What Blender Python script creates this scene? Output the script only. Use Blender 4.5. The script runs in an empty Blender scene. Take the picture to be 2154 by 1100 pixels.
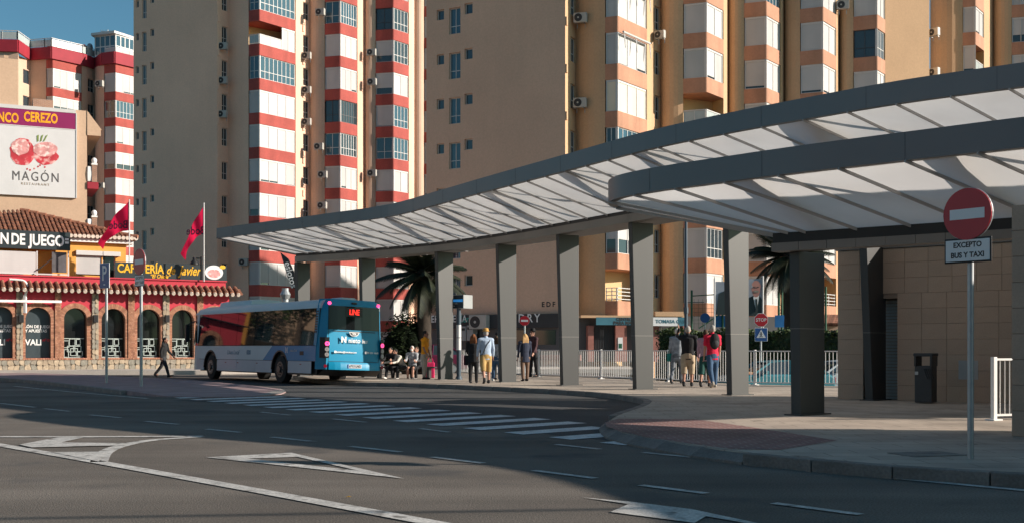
import bpy, bmesh, math, random
from mathutils import Vector, Matrix
random.seed(7)
SC = bpy.context.scene
COL = SC.collection
R = math.radians
# ---------------------------------------------------------------- camera, sky, sun, exposure
CAM_H, FPX, CX, HY = 1.35, 2400.0, 1077.0, 730.0
cd = bpy.data.cameras.new("camera"); cam = bpy.data.objects.new("camera", cd); COL.objects.link(cam)
cam.location = (0, 0, CAM_H); cam.rotation_euler = (R(90), 0, 0)
cd.sensor_width = 36; cd.lens = FPX / 2154 * 36; cd.shift_y = (HY - 550) / 2154
cd.clip_start = .1; cd.clip_end = 3000
SC.camera = cam
SUN_EL, SUN_AZ = 20.6, -7.0          # azimuth: degrees from +X towards +Y
sun_dir = Vector((math.cos(R(SUN_EL)) * math.cos(R(SUN_AZ)), math.cos(R(SUN_EL)) * math.sin(R(SUN_AZ)), math.sin(R(SUN_EL))))
w = bpy.data.worlds.new("World"); SC.world = w; w.use_nodes = True
nt = w.node_tree; nt.nodes.clear()
sky = nt.nodes.new("ShaderNodeTexSky"); sky.sky_type = 'NISHITA'; sky.sun_disc = False
sky.sun_elevation = R(SUN_EL); sky.sun_rotation = R(90 - SUN_AZ); sky.altitude = 50; sky.air_density = 1.0; sky.dust_density = 1.0; sky.ozone_density = 1.6
mixn = nt.nodes.new("ShaderNodeMix"); mixn.data_type = 'RGBA'; mixn.blend_type = 'MULTIPLY'; mixn.inputs[0].default_value = 1
mixn.inputs[7].default_value = (.62, 1.0, 1.04, 1)
bg = nt.nodes.new("ShaderNodeBackground"); bg.inputs[1].default_value = .066
wo = nt.nodes.new("ShaderNodeOutputWorld")
nt.links.new(sky.outputs[0], mixn.inputs[6]); nt.links.new(mixn.outputs[2], bg.inputs[0]); nt.links.new(bg.outputs[0], wo.inputs[0])
ld = bpy.data.lights.new("sun", 'SUN'); ld.energy = 5.0; ld.angle = R(.5); ld.color = (1, .89, .78)
sun = bpy.data.objects.new("sun", ld); COL.objects.link(sun)
sun.rotation_euler = sun_dir.to_track_quat('Z', 'Y').to_euler(); sun.location = (60, 0, 60)
SC.view_settings.view_transform = 'Standard'; SC.view_settings.look = 'None'
SC.view_settings.exposure = 0.62; SC.view_settings.gamma = 1; SC.view_settings.use_curve_mapping = False
# ---------------------------------------------------------------- helpers
def XP(px, Y): return (px - CX) / FPX * Y
def ZP(py, Y): return CAM_H + (HY - py) / FPX * Y
def W(px, py, Y): return Vector((XP(px, Y), Y, ZP(py, Y)))
def P2(px, Y): return Vector((XP(px, Y), Y))
def G(px, py, z=0.0):
    Y = FPX * (CAM_H - z) / (py - HY)
    return Vector((XP(px, Y), Y, z))
def V3(p, z): return Vector((p[0], p[1], z))
OFF = {}
class MB:
    def __init__(s): s.v = []; s.f = []; s.m = []
    def add(s, vs, fs, m=0):
        k = len(s.v); s.v += [Vector(v) for v in vs]
        for f in fs: s.f.append([i + k for i in f]); s.m.append(m)
        return s
    def quad(s, a, b, c, d, m=0): return s.add([a, b, c, d], [(0, 1, 2, 3)], m)
    def obox(s, o, ax, ay, az, m=0):
        o, ax, ay, az = Vector(o), Vector(ax), Vector(ay), Vector(az)
        vs = [o, o + ax, o + ax + ay, o + ay]; vs += [p + az for p in vs]
        return s.add(vs, [(3, 2, 1, 0), (4, 5, 6, 7), (0, 1, 5, 4), (1, 2, 6, 5), (2, 3, 7, 6), (3, 0, 4, 7)], m)
    def box(s, c, sx, sy, sz, ang=0, m=0):
        ca, sa = math.cos(ang), math.sin(ang)
        ax, ay = Vector((ca, sa, 0)) * sx, Vector((-sa, ca, 0)) * sy
        return s.obox(Vector(c) - ax / 2 - ay / 2 - Vector((0, 0, sz / 2)), ax, ay, (0, 0, sz), m)
    def bar(s, a, b, wd, ht=None, up=(0, 0, 1), m=0):
        a, b = Vector(a), Vector(b); d = (b - a)
        u = Vector(up); side = d.cross(u)
        if side.length < 1e-5: side = d.cross(Vector((1, 0, 0)))
        side.normalize(); u2 = side.cross(d).normalized(); ht = ht or wd
        return s.obox(a - side * wd / 2 - u2 * ht / 2, d, side * wd, u2 * ht, m)
    def prism(s, pts, z0, z1, m=0, mt=None):
        n = len(pts)
        vs = [V3(p, z0) for p in pts] + [V3(p, z1) for p in pts]
        s.add(vs, [list(range(n - 1, -1, -1))], m); k = len(s.v) - 2 * n
        s.f.append([k + n + i for i in range(n)]); s.m.append(m if mt is None else mt)
        for i in range(n):
            j = (i + 1) % n; s.f.append([k + i, k + j, k + n + j, k + n + i]); s.m.append(m)
        return s
    def plate(s, pts3, nrm, t=1.0, m=0):
        n = len(pts3); nn = Vector(nrm) * t
        vs = [Vector(p) for p in pts3] + [Vector(p) + nn for p in pts3]
        fs = [list(range(n - 1, -1, -1)), list(range(n, 2 * n))] + [[i, (i + 1) % n, n + (i + 1) % n, n + i] for i in range(n)]
        return s.add(vs, fs, m)
    def tube(s, path, r, n=8, m=0, sq=(1, 1), side=None, dome=False):
        path = [Vector(p) for p in path]; rs = list(r) if isinstance(r, (list, tuple)) else [r] * len(path)
        if dome:
            d0 = (path[0] - path[1]).normalized(); d1 = (path[-1] - path[-2]).normalized()
            pre = [(path[0] + d0 * rs[0] * math.sin(a), rs[0] * math.cos(a)) for a in (R(75), R(40))]
            post = [(path[-1] + d1 * rs[-1] * math.sin(a), rs[-1] * math.cos(a)) for a in (R(40), R(75))]
            path = [p for p, _ in pre] + path + [p for p, _ in post]; rs = [q for _, q in pre] + rs + [q for _, q in post]
        k = len(s.v); N = len(path); ref = Vector(side) if side else None
        for i, p in enumerate(path):
            d = path[min(i + 1, N - 1)] - path[max(i - 1, 0)]
            if d.length < 1e-9: d = Vector((0, 0, 1))
            d.normalize()
            q = ref if ref is not None else (Vector((1, 0, 0)) if abs(d.x) < .8 else Vector((0, 1, 0)))
            u = (q - d * q.dot(d)).normalized(); v = d.cross(u)
            if ref is None: ref = u
            for j in range(n):
                a = 2 * math.pi * j / n
                s.v.append(p + u * math.cos(a) * rs[i] * sq[0] + v * math.sin(a) * rs[i] * sq[1])
        for i in range(N - 1):
            for j in range(n):
                j2 = (j + 1) % n
                s.f.append([k + i * n + j, k + i * n + j2, k + (i + 1) * n + j2, k + (i + 1) * n + j]); s.m.append(m)
        s.f.append([k + j for j in range(n - 1, -1, -1)]); s.m.append(m)
        s.f.append([k + (N - 1) * n + j for j in range(n)]); s.m.append(m)
        return s
    def ell(s, c, rx, ry, rz, n=12, k=8, m=0, M=None):
        c = Vector(c); path = []
        base = len(s.v); vs = []; fs = []
        for i in range(k + 1):
            t = math.pi * i / k
            for j in range(n):
                a = 2 * math.pi * j / n
                p = Vector((rx * math.sin(t) * math.cos(a), ry * math.sin(t) * math.sin(a), rz * math.cos(t)))
                vs.append(c + (M @ p if M else p))
        for i in range(k):
            for j in range(n):
                fs.append((i * n + j, (i + 1) * n + j, (i + 1) * n + (j + 1) % n, i * n + (j + 1) % n))
        return s.add(vs, fs, m)
    def disc(s, c, nrm, r, t, n=24, m=0, ry=None):
        nrm = Vector(nrm).normalized(); c = Vector(c)
        u = Vector((0, 0, 1)).cross(nrm)
        if u.length < 1e-4: u = Vector((1, 0, 0))
        u.normalize(); v = nrm.cross(u); ry = ry or r
        return s.plate([c + u * r * math.cos(2 * math.pi * i / n) + v * ry * math.sin(2 * math.pi * i / n) for i in range(n)], nrm, t, m)
    def mesh(s, name, mats, off=None, smooth=False, bevel=0, ang=40, recalc=True):
        me = bpy.data.meshes.new(name); o = off or Vector((0, 0, 0))
        me.from_pydata([tuple(v - o) for v in s.v], [], s.f)
        for mm in (mats if isinstance(mats, (list, tuple)) else [mats]): me.materials.append(mm)
        for i, p in enumerate(me.polygons): p.material_index = s.m[i]
        if recalc or bevel:
            bm = bmesh.new(); bm.from_mesh(me)
            if recalc: bmesh.ops.recalc_face_normals(bm, faces=bm.faces)
            if bevel:
                es = [e for e in bm.edges if len(e.link_faces) == 2 and e.calc_face_angle(0) > R(30)]
                bmesh.ops.bevel(bm, geom=es, offset=bevel, segments=2, affect='EDGES', profile=.6)
            bm.to_mesh(me); bm.free()
        if smooth:
            me.shade_smooth(); me.set_sharp_from_angle(angle=R(ang))
        return me
    def build(s, name, mats, parent=None, local=False, **kw):
        off = Vector((0, 0, 0))
        if parent is not None and not local: off = OFF.get(parent.name, off)
        return link(name, s.mesh(name, mats, off, **kw), parent)
def link(name, me, parent=None, loc=None, rot=None):
    o = bpy.data.objects.new(name, me); COL.objects.link(o)
    if parent is not None:
        o.parent = parent; OFF[o.name] = OFF.get(parent.name, Vector((0, 0, 0)))
    if loc is not None: o.location = loc
    if rot is not None: o.rotation_euler = rot
    return o
def tag(o, label, cat, group=None, kind=None):
    if label: o["label"] = label
    if cat: o["category"] = cat
    if group: o["group"] = group
    if kind: o["kind"] = kind
    return o
def thing(name, label, cat, loc, rz=0, group=None):
    o = bpy.data.objects.new(name, None); COL.objects.link(o); o.empty_display_size = .2
    o.location = loc; o.rotation_euler = (0, 0, rz); OFF[o.name] = Vector(loc)
    return tag(o, label, cat, group)
def structure(o): o["kind"] = "structure"; return o
def stuff(o): o["kind"] = "stuff"; return o
def text_mesh(body, size, mat, bold=0.0, shear=0.0, ext=.004, spacing=1.0, align='CENTER'):
    c = bpy.data.curves.new("lettering", 'FONT'); c.body = body; c.size = size; c.align_x = align; c.align_y = 'CENTER'
    c.offset = bold; c.shear = shear; c.extrude = ext; c.space_character = spacing; c.resolution_u = 3
    o = bpy.data.objects.new("lettering", c); COL.objects.link(o)
    dg = bpy.context.evaluated_depsgraph_get(); me = bpy.data.meshes.new_from_object(o.evaluated_get(dg))
    bpy.data.objects.remove(o); bpy.data.curves.remove(c)
    me.materials.clear(); me.materials.append(mat); return me
def put_text(body, size, mat, parent, pos, right, up=(0, 0, 1), sx=1.0, local=False, mirror=False, name="lettering", fit=None, **kw):
    me = text_mesh(body, size, mat, **kw)
    if fit:
        xs = [v.co.x for v in me.vertices]; sx = fit / (max(xs) - min(xs)); me.transform(Matrix.Translation((-(max(xs) + min(xs)) / 2, 0, 0)))
    r = Vector(right).normalized(); u = Vector(up).normalized(); n = r.cross(u)
    off = Vector((0, 0, 0)) if local else OFF.get(parent.name, Vector((0, 0, 0)))
    p = Vector(pos) - off
    if mirror: r = -r
    M = Matrix(((r.x * sx, u.x, n.x, p.x), (r.y * sx, u.y, n.y, p.y), (r.z * sx, u.z, n.z, p.z), (0, 0, 0, 1)))
    me.transform(M)
    return link(name, me, parent)
# ---------------------------------------------------------------- materials
def mat(name, col, rough=.8, var=.12, scale=2.0, bump=0.0, bscale=40.0, metal=0.0, spec=.4, lane=0.0, streak=0.0, fine=0.0, fscale=120, alpha=1, emit=0, dirt=None):
    m = bpy.data.materials.new(name); m.use_nodes = True; n = m.node_tree; b = n.nodes["Principled BSDF"]; L = n.links.new
    c4 = (*col, 1)
    b.inputs["Base Color"].default_value = c4; b.inputs["Roughness"].default_value = rough; b.inputs["Metallic"].default_value = metal
    b.inputs["Specular IOR Level"].default_value = spec
    if emit: b.inputs["Emission Color"].default_value = c4; b.inputs["Emission Strength"].default_value = emit
    tc = n.nodes.new("ShaderNodeTexCoord"); src = None
    def mul(prev, fac_out, lo, hi):
        r = n.nodes.new("ShaderNodeMapRange"); r.inputs[3].default_value = lo; r.inputs[4].default_value = hi
        r.inputs[1].default_value = .3; r.inputs[2].default_value = .7
        L(fac_out, r.inputs[0])
        x = n.nodes.new("ShaderNodeMix"); x.data_type = 'RGBA'; x.blend_type = 'MULTIPLY'; x.inputs[0].default_value = 1
        if prev is None: x.inputs[6].default_value = c4
        else: L(prev, x.inputs[6])
        L(r.outputs[0], x.inputs[7]); return x.outputs[2]
    def noise(sc, det=4, mp=None):
        t = n.nodes.new("ShaderNodeTexNoise"); t.inputs["Scale"].default_value = sc; t.inputs["Detail"].default_value = det
        if mp:
            g = n.nodes.new("ShaderNodeMapping"); g.inputs["Scale"].default_value = mp; L(tc.outputs["Object"], g.inputs[0]); L(g.outputs[0], t.inputs["Vector"])
        else: L(tc.outputs["Object"], t.inputs["Vector"])
        return t.outputs["Fac"]
    if var: src = mul(src, noise(scale), 1 - var, 1 + var)
    if streak: src = mul(src, noise(1.0, 3, (1.6, 1.6, .07)), 1 - streak, 1 + streak * .6)
    if lane:
        g = n.nodes.new('ShaderNodeMapping'); g.inputs['Rotation'].default_value = (0, 0, R(47)); g.inputs['Scale'].default_value = (.05, .9, 1); L(tc.outputs['Object'], g.inputs[0])
        t = n.nodes.new('ShaderNodeTexNoise'); t.inputs['Scale'].default_value = 1; t.inputs['Detail'].default_value = 3; L(g.outputs[0], t.inputs['Vector']); src = mul(src, t.outputs['Fac'], 1 - lane, 1 + lane)
    if fine: src = mul(src, noise(fscale, 2), 1 - fine, 1 + fine)
    if dirt:
        r = n.nodes.new("ShaderNodeMapRange"); r.inputs[1].default_value = dirt[2]; r.inputs[2].default_value = dirt[2] + .12; L(noise(dirt[1], 6), r.inputs[0])
        x = n.nodes.new("ShaderNodeMix"); x.data_type = 'RGBA'; L(r.outputs[0], x.inputs[0])
        if src: L(src, x.inputs[6])
        else: x.inputs[6].default_value = c4
        x.inputs[7].default_value = (*dirt[0], 1); src = x.outputs[2]
    if src: L(src, b.inputs["Base Color"])
    if bump:
        bp = n.nodes.new("ShaderNodeBump"); bp.inputs["Strength"].default_value = bump; bp.inputs["Distance"].default_value = .02
        L(noise(bscale, 3), bp.inputs["Height"]); L(bp.outputs[0], b.inputs["Normal"])
    return m
def cyc(name, **kw): return mat(name, **kw)
M = {}
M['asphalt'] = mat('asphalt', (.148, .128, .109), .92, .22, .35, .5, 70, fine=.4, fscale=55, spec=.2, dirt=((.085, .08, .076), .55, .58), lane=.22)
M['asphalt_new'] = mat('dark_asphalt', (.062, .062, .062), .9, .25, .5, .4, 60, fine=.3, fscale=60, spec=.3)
M['line'] = mat('road_paint', (.46, .44, .41), .85, .2, 3, .2, 60, fine=.3, fscale=40, dirt=((.17, .155, .14), 5, .56))
M['ramp'] = mat('ramp_concrete', (.27, .25, .23), .9, .2, 2); M['zebra'] = mat('zebra_paint', (.62, .61, .59), .8, .2, 3, .2, 60, fine=.25, fscale=40, dirt=((.25, .24, .23), 5, .62))
M['paving'] = mat('concrete_paving', (.47, .42, .37), .85, .12, .6, .2, 30, fine=.1, fscale=25)
M['kerb'] = mat('kerb_stone', (.19, .168, .15), .9, .3, 1.5, .4, 30, fine=.15, fscale=30)
M['red_paving0'] = mat('red_paving0', (.34, .12, .11), .8, .25, 4, .4, 30, fine=.35, fscale=9)
M['island'] = mat('island_paving', (.34, .25, .24), .85, .15, .9, .2, 30, fine=.15, fscale=12)
M['ground'] = mat('ground', (.13, .12, .11), .95, .2, .3, .3, 30)
M['steel_grey'] = mat('painted_grey_steel', (.041, .0415, .0415), .5, .05, .6, spec=.45, streak=.05)
M['fascia'] = mat('grey_aluminium_cladding', (.14, .142, .145), .42, .06, .5, metal=.12, spec=.5)
M['beam'] = mat('beam_grey', (.19, .178, .165), .45, .06, .8, spec=.4)
M['dark_steel'] = mat('dark_steel', (.03, .03, .032), .6, .1, 2)
M['zinc'] = mat('galvanised_steel', (.36, .38, .39), .45, .1, 8, metal=.6)
M['white_paint'] = mat('white_paint', (.78, .76, .74), .5, .04, 2)
M['white_alu'] = mat('white_aluminium', (.56, .545, .53), .45, .03, 1.5)
M['black'] = mat('black_plastic', (.015, .015, .016), .5, .1, 3)
def glass(name, col, rough=.04, spec=.8):
    return mat(name, col, rough, 0, spec=spec)
M['glass'] = glass('window_glass', (.03, .045, .055))
M['glass_blue'] = glass('blue_window_glass', (.035, .085, .12))
M['pole_dark'] = mat('dark_blue_pole', (.05, .075, .10), .45, .08, 3)
M['disp_case'] = mat('display_housing', (.30, .31, .31), .5, .08, 2)
M['disp_dark'] = mat('display_screen', (.035, .05, .065), .25, .05, 2)
M['led_blue'] = mat('blue_display_line', (.03, .22, .55), .4, .1, 20, emit=.35)
def tiled(name, c1, c2, cm, bw, bh, mort=.012, rough=.8, bump=.4, axis='xz', sc=1.0, stain=0):
    m = bpy.data.materials.new(name); m.use_nodes = True; n = m.node_tree; b = n.nodes["Principled BSDF"]; L = n.links.new
    b.inputs["Roughness"].default_value = rough; b.inputs["Specular IOR Level"].default_value = .3
    tc = n.nodes.new("ShaderNodeTexCoord"); sp = n.nodes.new("ShaderNodeSeparateXYZ"); cb = n.nodes.new("ShaderNodeCombineXYZ")
    L(tc.outputs["Object"], sp.inputs[0])
    if axis == 'xz':
        ad = n.nodes.new("ShaderNodeMath"); ad.operation = 'MULTIPLY_ADD'; ad.inputs[1].default_value = .6; L(sp.outputs[1], ad.inputs[0]); L(sp.outputs[0], ad.inputs[2])
        L(ad.outputs[0], cb.inputs[0]); L(sp.outputs[2], cb.inputs[1])
    else: L(sp.outputs[0], cb.inputs[0]); L(sp.outputs[1], cb.inputs[1])
    t = n.nodes.new("ShaderNodeTexBrick"); t.inputs["Color1"].default_value = (*c1, 1); t.inputs["Color2"].default_value = (*c2, 1); t.inputs["Mortar"].default_value = (*cm, 1)
    t.inputs["Scale"].default_value = sc; t.inputs["Brick Width"].default_value = bw; t.inputs["Row Height"].default_value = bh; t.inputs["Mortar Size"].default_value = mort
    L(cb.outputs[0], t.inputs["Vector"])
    nz = n.nodes.new("ShaderNodeTexNoise"); nz.inputs["Scale"].default_value = 1.3; nz.inputs["Detail"].default_value = 5; L(tc.outputs["Object"], nz.inputs["Vector"])
    r = n.nodes.new("ShaderNodeMapRange"); r.inputs[1].default_value = .3; r.inputs[2].default_value = .7; r.inputs[3].default_value = .82; r.inputs[4].default_value = 1.15; L(nz.outputs["Fac"], r.inputs[0])
    x = n.nodes.new("ShaderNodeMix"); x.data_type = 'RGBA'; x.blend_type = 'MULTIPLY'; x.inputs[0].default_value = 1
    L(t.outputs["Color"], x.inputs[6]); L(r.outputs[0], x.inputs[7]); last = x.outputs[2]
    for scl, lo, hi, am in ((.35, .52, .64, .72), (2.6, .66, .70, stain)) if stain else ():
        n2 = n.nodes.new("ShaderNodeTexNoise"); n2.inputs["Scale"].default_value = scl; n2.inputs["Detail"].default_value = 4; L(tc.outputs["Object"], n2.inputs["Vector"])
        r2 = n.nodes.new("ShaderNodeMapRange"); r2.inputs[1].default_value = lo; r2.inputs[2].default_value = hi; r2.inputs[3].default_value = 1; r2.inputs[4].default_value = am; L(n2.outputs["Fac"], r2.inputs[0])
        x2 = n.nodes.new("ShaderNodeMix"); x2.data_type = 'RGBA'; x2.blend_type = 'MULTIPLY'; x2.inputs[0].default_value = 1; L(last, x2.inputs[6]); L(r2.outputs[0], x2.inputs[7]); last = x2.outputs[2]
    L(last, b.inputs["Base Color"])
    bp = n.nodes.new("ShaderNodeBump"); bp.inputs["Strength"].default_value = bump; bp.inputs["Distance"].default_value = .01; bp.invert = True
    L(t.outputs["Fac"], bp.inputs["Height"]); L(bp.outputs[0], b.inputs["Normal"])
    return m
M['brick'] = tiled('brick', (.36, .17, .10), (.29, .13, .08), (.4, .33, .27), .26, .065, .012)
M['plaza'] = tiled('plaza_slabs', (.45, .375, .305), (.41, .34, .28), (.26, .22, .18), .8, .4, .010, .85, .3, 'xy', stain=.62)
M['tactile'] = tiled('tactile_tiles', (.27, .145, .13), (.225, .125, .115), (.31, .225, .20), .2, .2, .014, .8, .6, 'xy', stain=1.35)
M['island'] = tiled('island_tiles', (.34, .24, .235), (.30, .21, .21), (.24, .18, .17), .4, .4, .01, .85, .3, 'xy')
# ---------------------------------------------------------------- ground, roads, pavements
PZ = .13
def sheet(name, pts, z, m, thick=0):
    mb = MB()
    if thick: mb.prism([(p[0], p[1]) for p in pts], z - thick, z)
    else: mb.add([V3(p, z) for p in pts], [list(range(len(pts)))])
    o = mb.build(name, m, recalc=thick > 0); structure(o)
    if not thick and o.data.polygons[0].normal.z < 0: o.data.flip_normals()
    return o
sheet('ground', [(-900, -300), (900, -300), (900, 1500), (-900, 1500)], -.6, M['ground'])
# main road slab; the street behind the railing on the right lies lower
sheet('road', [(-160, -30), (160, -30), (160, 20), (40, 30), (12, 36.5), (5.2, 46), (5.2, 100), (-160, 100)], 0, M['asphalt'], .5)
def gp(lst, z): return [G(x, y, z) for x, y in lst]
def curve(pts, n=6):
    """Catmull-Rom through 2D/3D points"""
    pts = [Vector(p) for p in pts]; out = []
    q = [pts[0] * 2 - pts[1]] + pts + [pts[-1] * 2 - pts[-2]]
    for i in range(1, len(q) - 2):
        a, b, c, d = q[i - 1], q[i], q[i + 1], q[i + 2]
        for k in range(n):
            t = k / n
            out.append(.5 * (2 * b + (c - a) * t + (2 * a - 5 * b + 4 * c - d) * t * t + (3 * b - a - 3 * c + d) * t ** 3))
    return out + [pts[-1]]
kerb_px = [(700, 801), (870, 806), (1000, 811), (1130, 817), (1260, 825), (1325, 834), (1355, 841), (1343, 852), (1290, 869), (1262, 884), (1264, 896), (1284, 908), (1375, 927), (1482, 944), (1616, 959), (1750, 970), (1910, 983), (2154, 997)]
kerb_line = [Vector((p.x, p.y)) for p in gp(kerb_px, PZ)]
kerb_line = [Vector((-9.5, 49.5))] + kerb_line
e = kerb_line[-1]; kerb_line += [e + Vector((3, -1.9)), e + Vector((9, -5.6)), e + Vector((30, -18))]
kerb_sm = curve(kerb_line, 6)
def inset_line(line, dist):
    out = []
    for i, p in enumerate(line):
        d = (line[min(i + 1, len(line) - 1)] - line[max(i - 1, 0)]).normalized()
        out.append(p + Vector((-d.y, d.x)) * dist)
    return out
fence_pts = [Vector((-2.5, 53.0)), Vector((-.3, 50.0)), Vector((1.8, 46.7)), Vector((3.85, 43.6)), Vector((5.5, 40.6)), Vector((7.9, 36.9)), Vector((10.8, 35.2)), Vector((13.5, 34.0))]
plaza_back = [Vector((60, 22)), Vector((14, 34.4)), Vector((10.9, 35.6)), Vector((8.1, 37.4)), Vector((5.8, 41.0)), Vector((4.2, 44.0)), Vector((2.1, 47.2)), Vector((-.1, 50.5)), Vector((-2.5, 54)), Vector((-6, 57)), Vector((-9.5, 54))]
k_in = inset_line(kerb_sm, .16)
plaza = sheet('plaza_pavement', [tuple(p) for p in k_in] + [tuple(p) for p in plaza_back], PZ, M['plaza'], .7)
def resample(line, step):
    out = [line[0].copy()]; need = step
    for a, b in zip(line, line[1:]):
        L_ = (b - a).length; pos = 0
        while L_ - pos >= need:
            pos += need; out.append(a + (b - a) * (pos / L_)); need = step
        need -= (L_ - pos)
    return out
def kerb_stones(line, z, parent, step=.95, wd=.165, z0=-.05, gap=.008, side=1, ramp=None):
    rs = resample(line, step); meshes = {}
    for a, b in zip(rs, rs[1:]):
        d = (b - a); L_ = round(d.length, 2)
        if L_ < .05: continue
        mx_ = CX + FPX * (a.x + b.x) / (a.y + b.y)
        if ramp and ramp[0] < mx_ < ramp[1] and a.y < ramp[2]:      # dropped kerb at the crossing: a sloping stone
            mb = MB(); g_ = gap; zl = .03; w2 = wd * side
            mb.add([(g_, 0, z0), (L_ - g_, 0, z0), (L_ - g_, w2, z0), (g_, w2, z0), (g_, 0, zl), (L_ - g_, 0, zl), (L_ - g_, w2, z + .004), (g_, w2, z + .004)], [(3, 2, 1, 0), (4, 5, 6, 7), (0, 1, 5, 4), (1, 2, 6, 5), (2, 3, 7, 6), (3, 0, 4, 7)])
            link('kerb_stone', mb.mesh('kerb_stone', M['kerb']), parent, (a.x, a.y, 0), (0, 0, math.atan2(d.y, d.x))); continue
        if L_ not in meshes:
            mb = MB(); mb.obox((gap, 0, z0), (L_ - 2 * gap, 0, 0), (0, wd * side, 0), (0, 0, z - z0 + .004)); meshes[L_] = mb.mesh('kerb_stone', M['kerb'], bevel=.015)
        link('kerb_stone', meshes[L_], parent, (a.x, a.y, 0), (0, 0, math.atan2(d.y, d.x)))
kerb_stones(kerb_sm, PZ, plaza, ramp=(1240, 1600, 20.5))
# tactile red crossing pad, flush sheet on the plaza
pad = [G(x, y, PZ) for x, y in [(1272, 888), (1300, 880), (1462, 881), (1560, 895), (1665, 911), (1760, 926), (1640, 946), (1540, 944), (1440, 931), (1360, 919), (1300, 905), (1275, 896)]]
sheet('crossing_pad', pad, PZ + .004, M['tactile'])
# island on the left
isl_front = [G(x, y, .12) for x, y in [(-160, 786), (0, 794), (70, 799), (140, 806), (210, 814), (276, 822)]]
isl_tip = [G(x, y, .03) for x, y in [(345, 832), (430, 834), (540, 832), (592, 827), (603, 822), (590, 817)]]
isl_back = [G(x, y, .12) for x, y in [(520, 809), (400, 798), (200, 788), (0, 781.5), (-160, 778)]]
mb = MB(); allp = isl_front + isl_tip + isl_back
nn = len(allp); mb.add(allp + [V3(p, -.1) for p in allp], [list(range(nn))] + [[i, (i + 1) % nn, nn + (i + 1) % nn, nn + i] for i in range(nn)])
island = structure(mb.build('island_pavement', M['island']))
kerb_stones(curve([Vector((p.x, p.y)) for p in isl_front], 4), .125, island, 1.0, .16, side=-1)
sheet('ramp_pad', isl_tip[2:6], .037, M['ramp'])
# pavement in front of the cafe
cafe_pav = sheet('cafe_pavement', [(-60, 41), (-26.5, 54.3), (-24, 55), (-14.5, 57.0), (-8, 60.5), (6.5, 60.5), (8, 80), (-20, 100), (-90, 70)], .2, M['paving'], .3)
# darker asphalt of the bus bay
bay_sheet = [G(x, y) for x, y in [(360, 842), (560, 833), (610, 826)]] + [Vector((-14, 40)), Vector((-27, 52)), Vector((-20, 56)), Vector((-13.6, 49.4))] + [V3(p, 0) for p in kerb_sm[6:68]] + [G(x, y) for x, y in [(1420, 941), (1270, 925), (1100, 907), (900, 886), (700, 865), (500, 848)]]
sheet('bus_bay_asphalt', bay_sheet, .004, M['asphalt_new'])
# painted markings
def marks(name, polys, z=.009):
    mb = MB()
    for p in polys: mb.add([V3(G(x, y), z) for x, y in p], [list(range(len(p)))])
    o = mb.build(name, M['line'], recalc=False); structure(o)
    for p in o.data.polygons:
        if p.normal.z < 0: p.flip()
    return o
def band(pts, wd, z=.009, name='road_line'):
    pts = [Vector((p[0], p[1])) for p in pts]; mb = MB(); l = inset_line(pts, wd / 2); r = inset_line(pts, -wd / 2)
    for i in range(len(pts) - 1): mb.quad(V3(r[i], z), V3(r[i + 1], z), V3(l[i + 1], z), V3(l[i], z))
    return structure(mb.build(name, M['line'], recalc=False))
A_, B_ = G(373, 837), G(1287, 934); svec = Vector((1.75, 1.62, 0)); pd = (B_ - A_).normalized()
cross = []
for k in range(16):
    a = A_ + (B_ - A_) * (k / 15); ln = svec * (1.12 if k < 11 else [1.1, 1.05, .85, .62, .42][k - 11])
    w2 = pd * .27
    cross.append([a - w2, a + w2, a + w2 + ln, a - w2 + ln])
mb = MB()
for c in cross:
    mb.add([V3(p, .010) for p in c], [(0, 1, 2, 3)])
o = structure(mb.build('zebra_crossing', M['zebra'], recalc=False))
ln0 = [G(-60, 925), G(0, 936), G(209, 972.5), G(560, 1036), G(905, 1100)]
ln0 = [ln0[0] + (ln0[0] - ln0[-1]) * .6] + ln0 + [ln0[-1] + (ln0[-1] - ln0[1]) * .6]
band(ln0, .19)
band([G(x, y) for x, y in [(-300, 918.5), (0, 919), (200, 919), (425, 918)]], .22, z=.0105)
band(curve([G(425, 918.5), G(320, 926), G(255, 938), G(221, 952), G(208, 972)], 5), .2)
marks('hatch_marking', [[(80 / 1.958, 936), (235 / 1.958, 921), (345 / 1.958, 921), (250 / 1.958, 931.5), (520 / 1.958, 933), (515 / 1.958, 937.5), (130 / 1.958, 942)], [(108, 952), (222, 951), (208, 972)]], .0135)
Zf = lambda l: [(x / 1.958, 780 + y / 1.958) for x, y in l]
marks('give_way_triangle', [Zf([(850, 357), (1200, 338), (1225, 355), (1020, 362)]), Zf([(1200, 338), (1665, 445), (1480, 413), (1225, 355)]), Zf([(850, 357), (1020, 362), (1480, 413), (1665, 445)])])
marks('lane_arrow', [[(1225, 1047), (1332, 1057), (1321, 1061)], [(1332, 1057), (1455, 1072), (1485, 1087), (1461, 1101), (1284, 1078)], [(1455, 1072), (1620, 1107), (1600, 1107), (1485, 1087)]])
def dash(a, b, wd=.11): return band([G(*a), G(*b)], wd, name='lane_dash')
for a, b in [((0, 848), (74, 856.5)), ((92, 859), (146, 865)), ((189, 872.5), (253, 878.5)), ((306, 886), (375, 892.5)), ((434, 902.5), (506, 909.5)), ((572, 919.5), (661, 929)), ((735, 939), (843, 951)), ((909, 961.5), (1016, 974.5)), ((1123, 990), (1252, 1006.5)), ((1348, 1021), (1486, 1038.5)), ((1627, 1059), (1810, 1083)), ((2000, 1108), (2200, 1135)),
             ((549, 866.5), (610, 873)), ((700, 881), (770, 888)), ((884, 901.5), (945, 909)), ((1170, 935), (1262, 945)), ((1353, 952), (1455, 962)), ((1552, 974), (1664, 985.5))]: dash(a, b)
band([G(30, 812), G(150, 824), G(311, 838)], .12); band([G(1782, 997), G(2154, 1032), G(2500, 1064)], .12)

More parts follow.
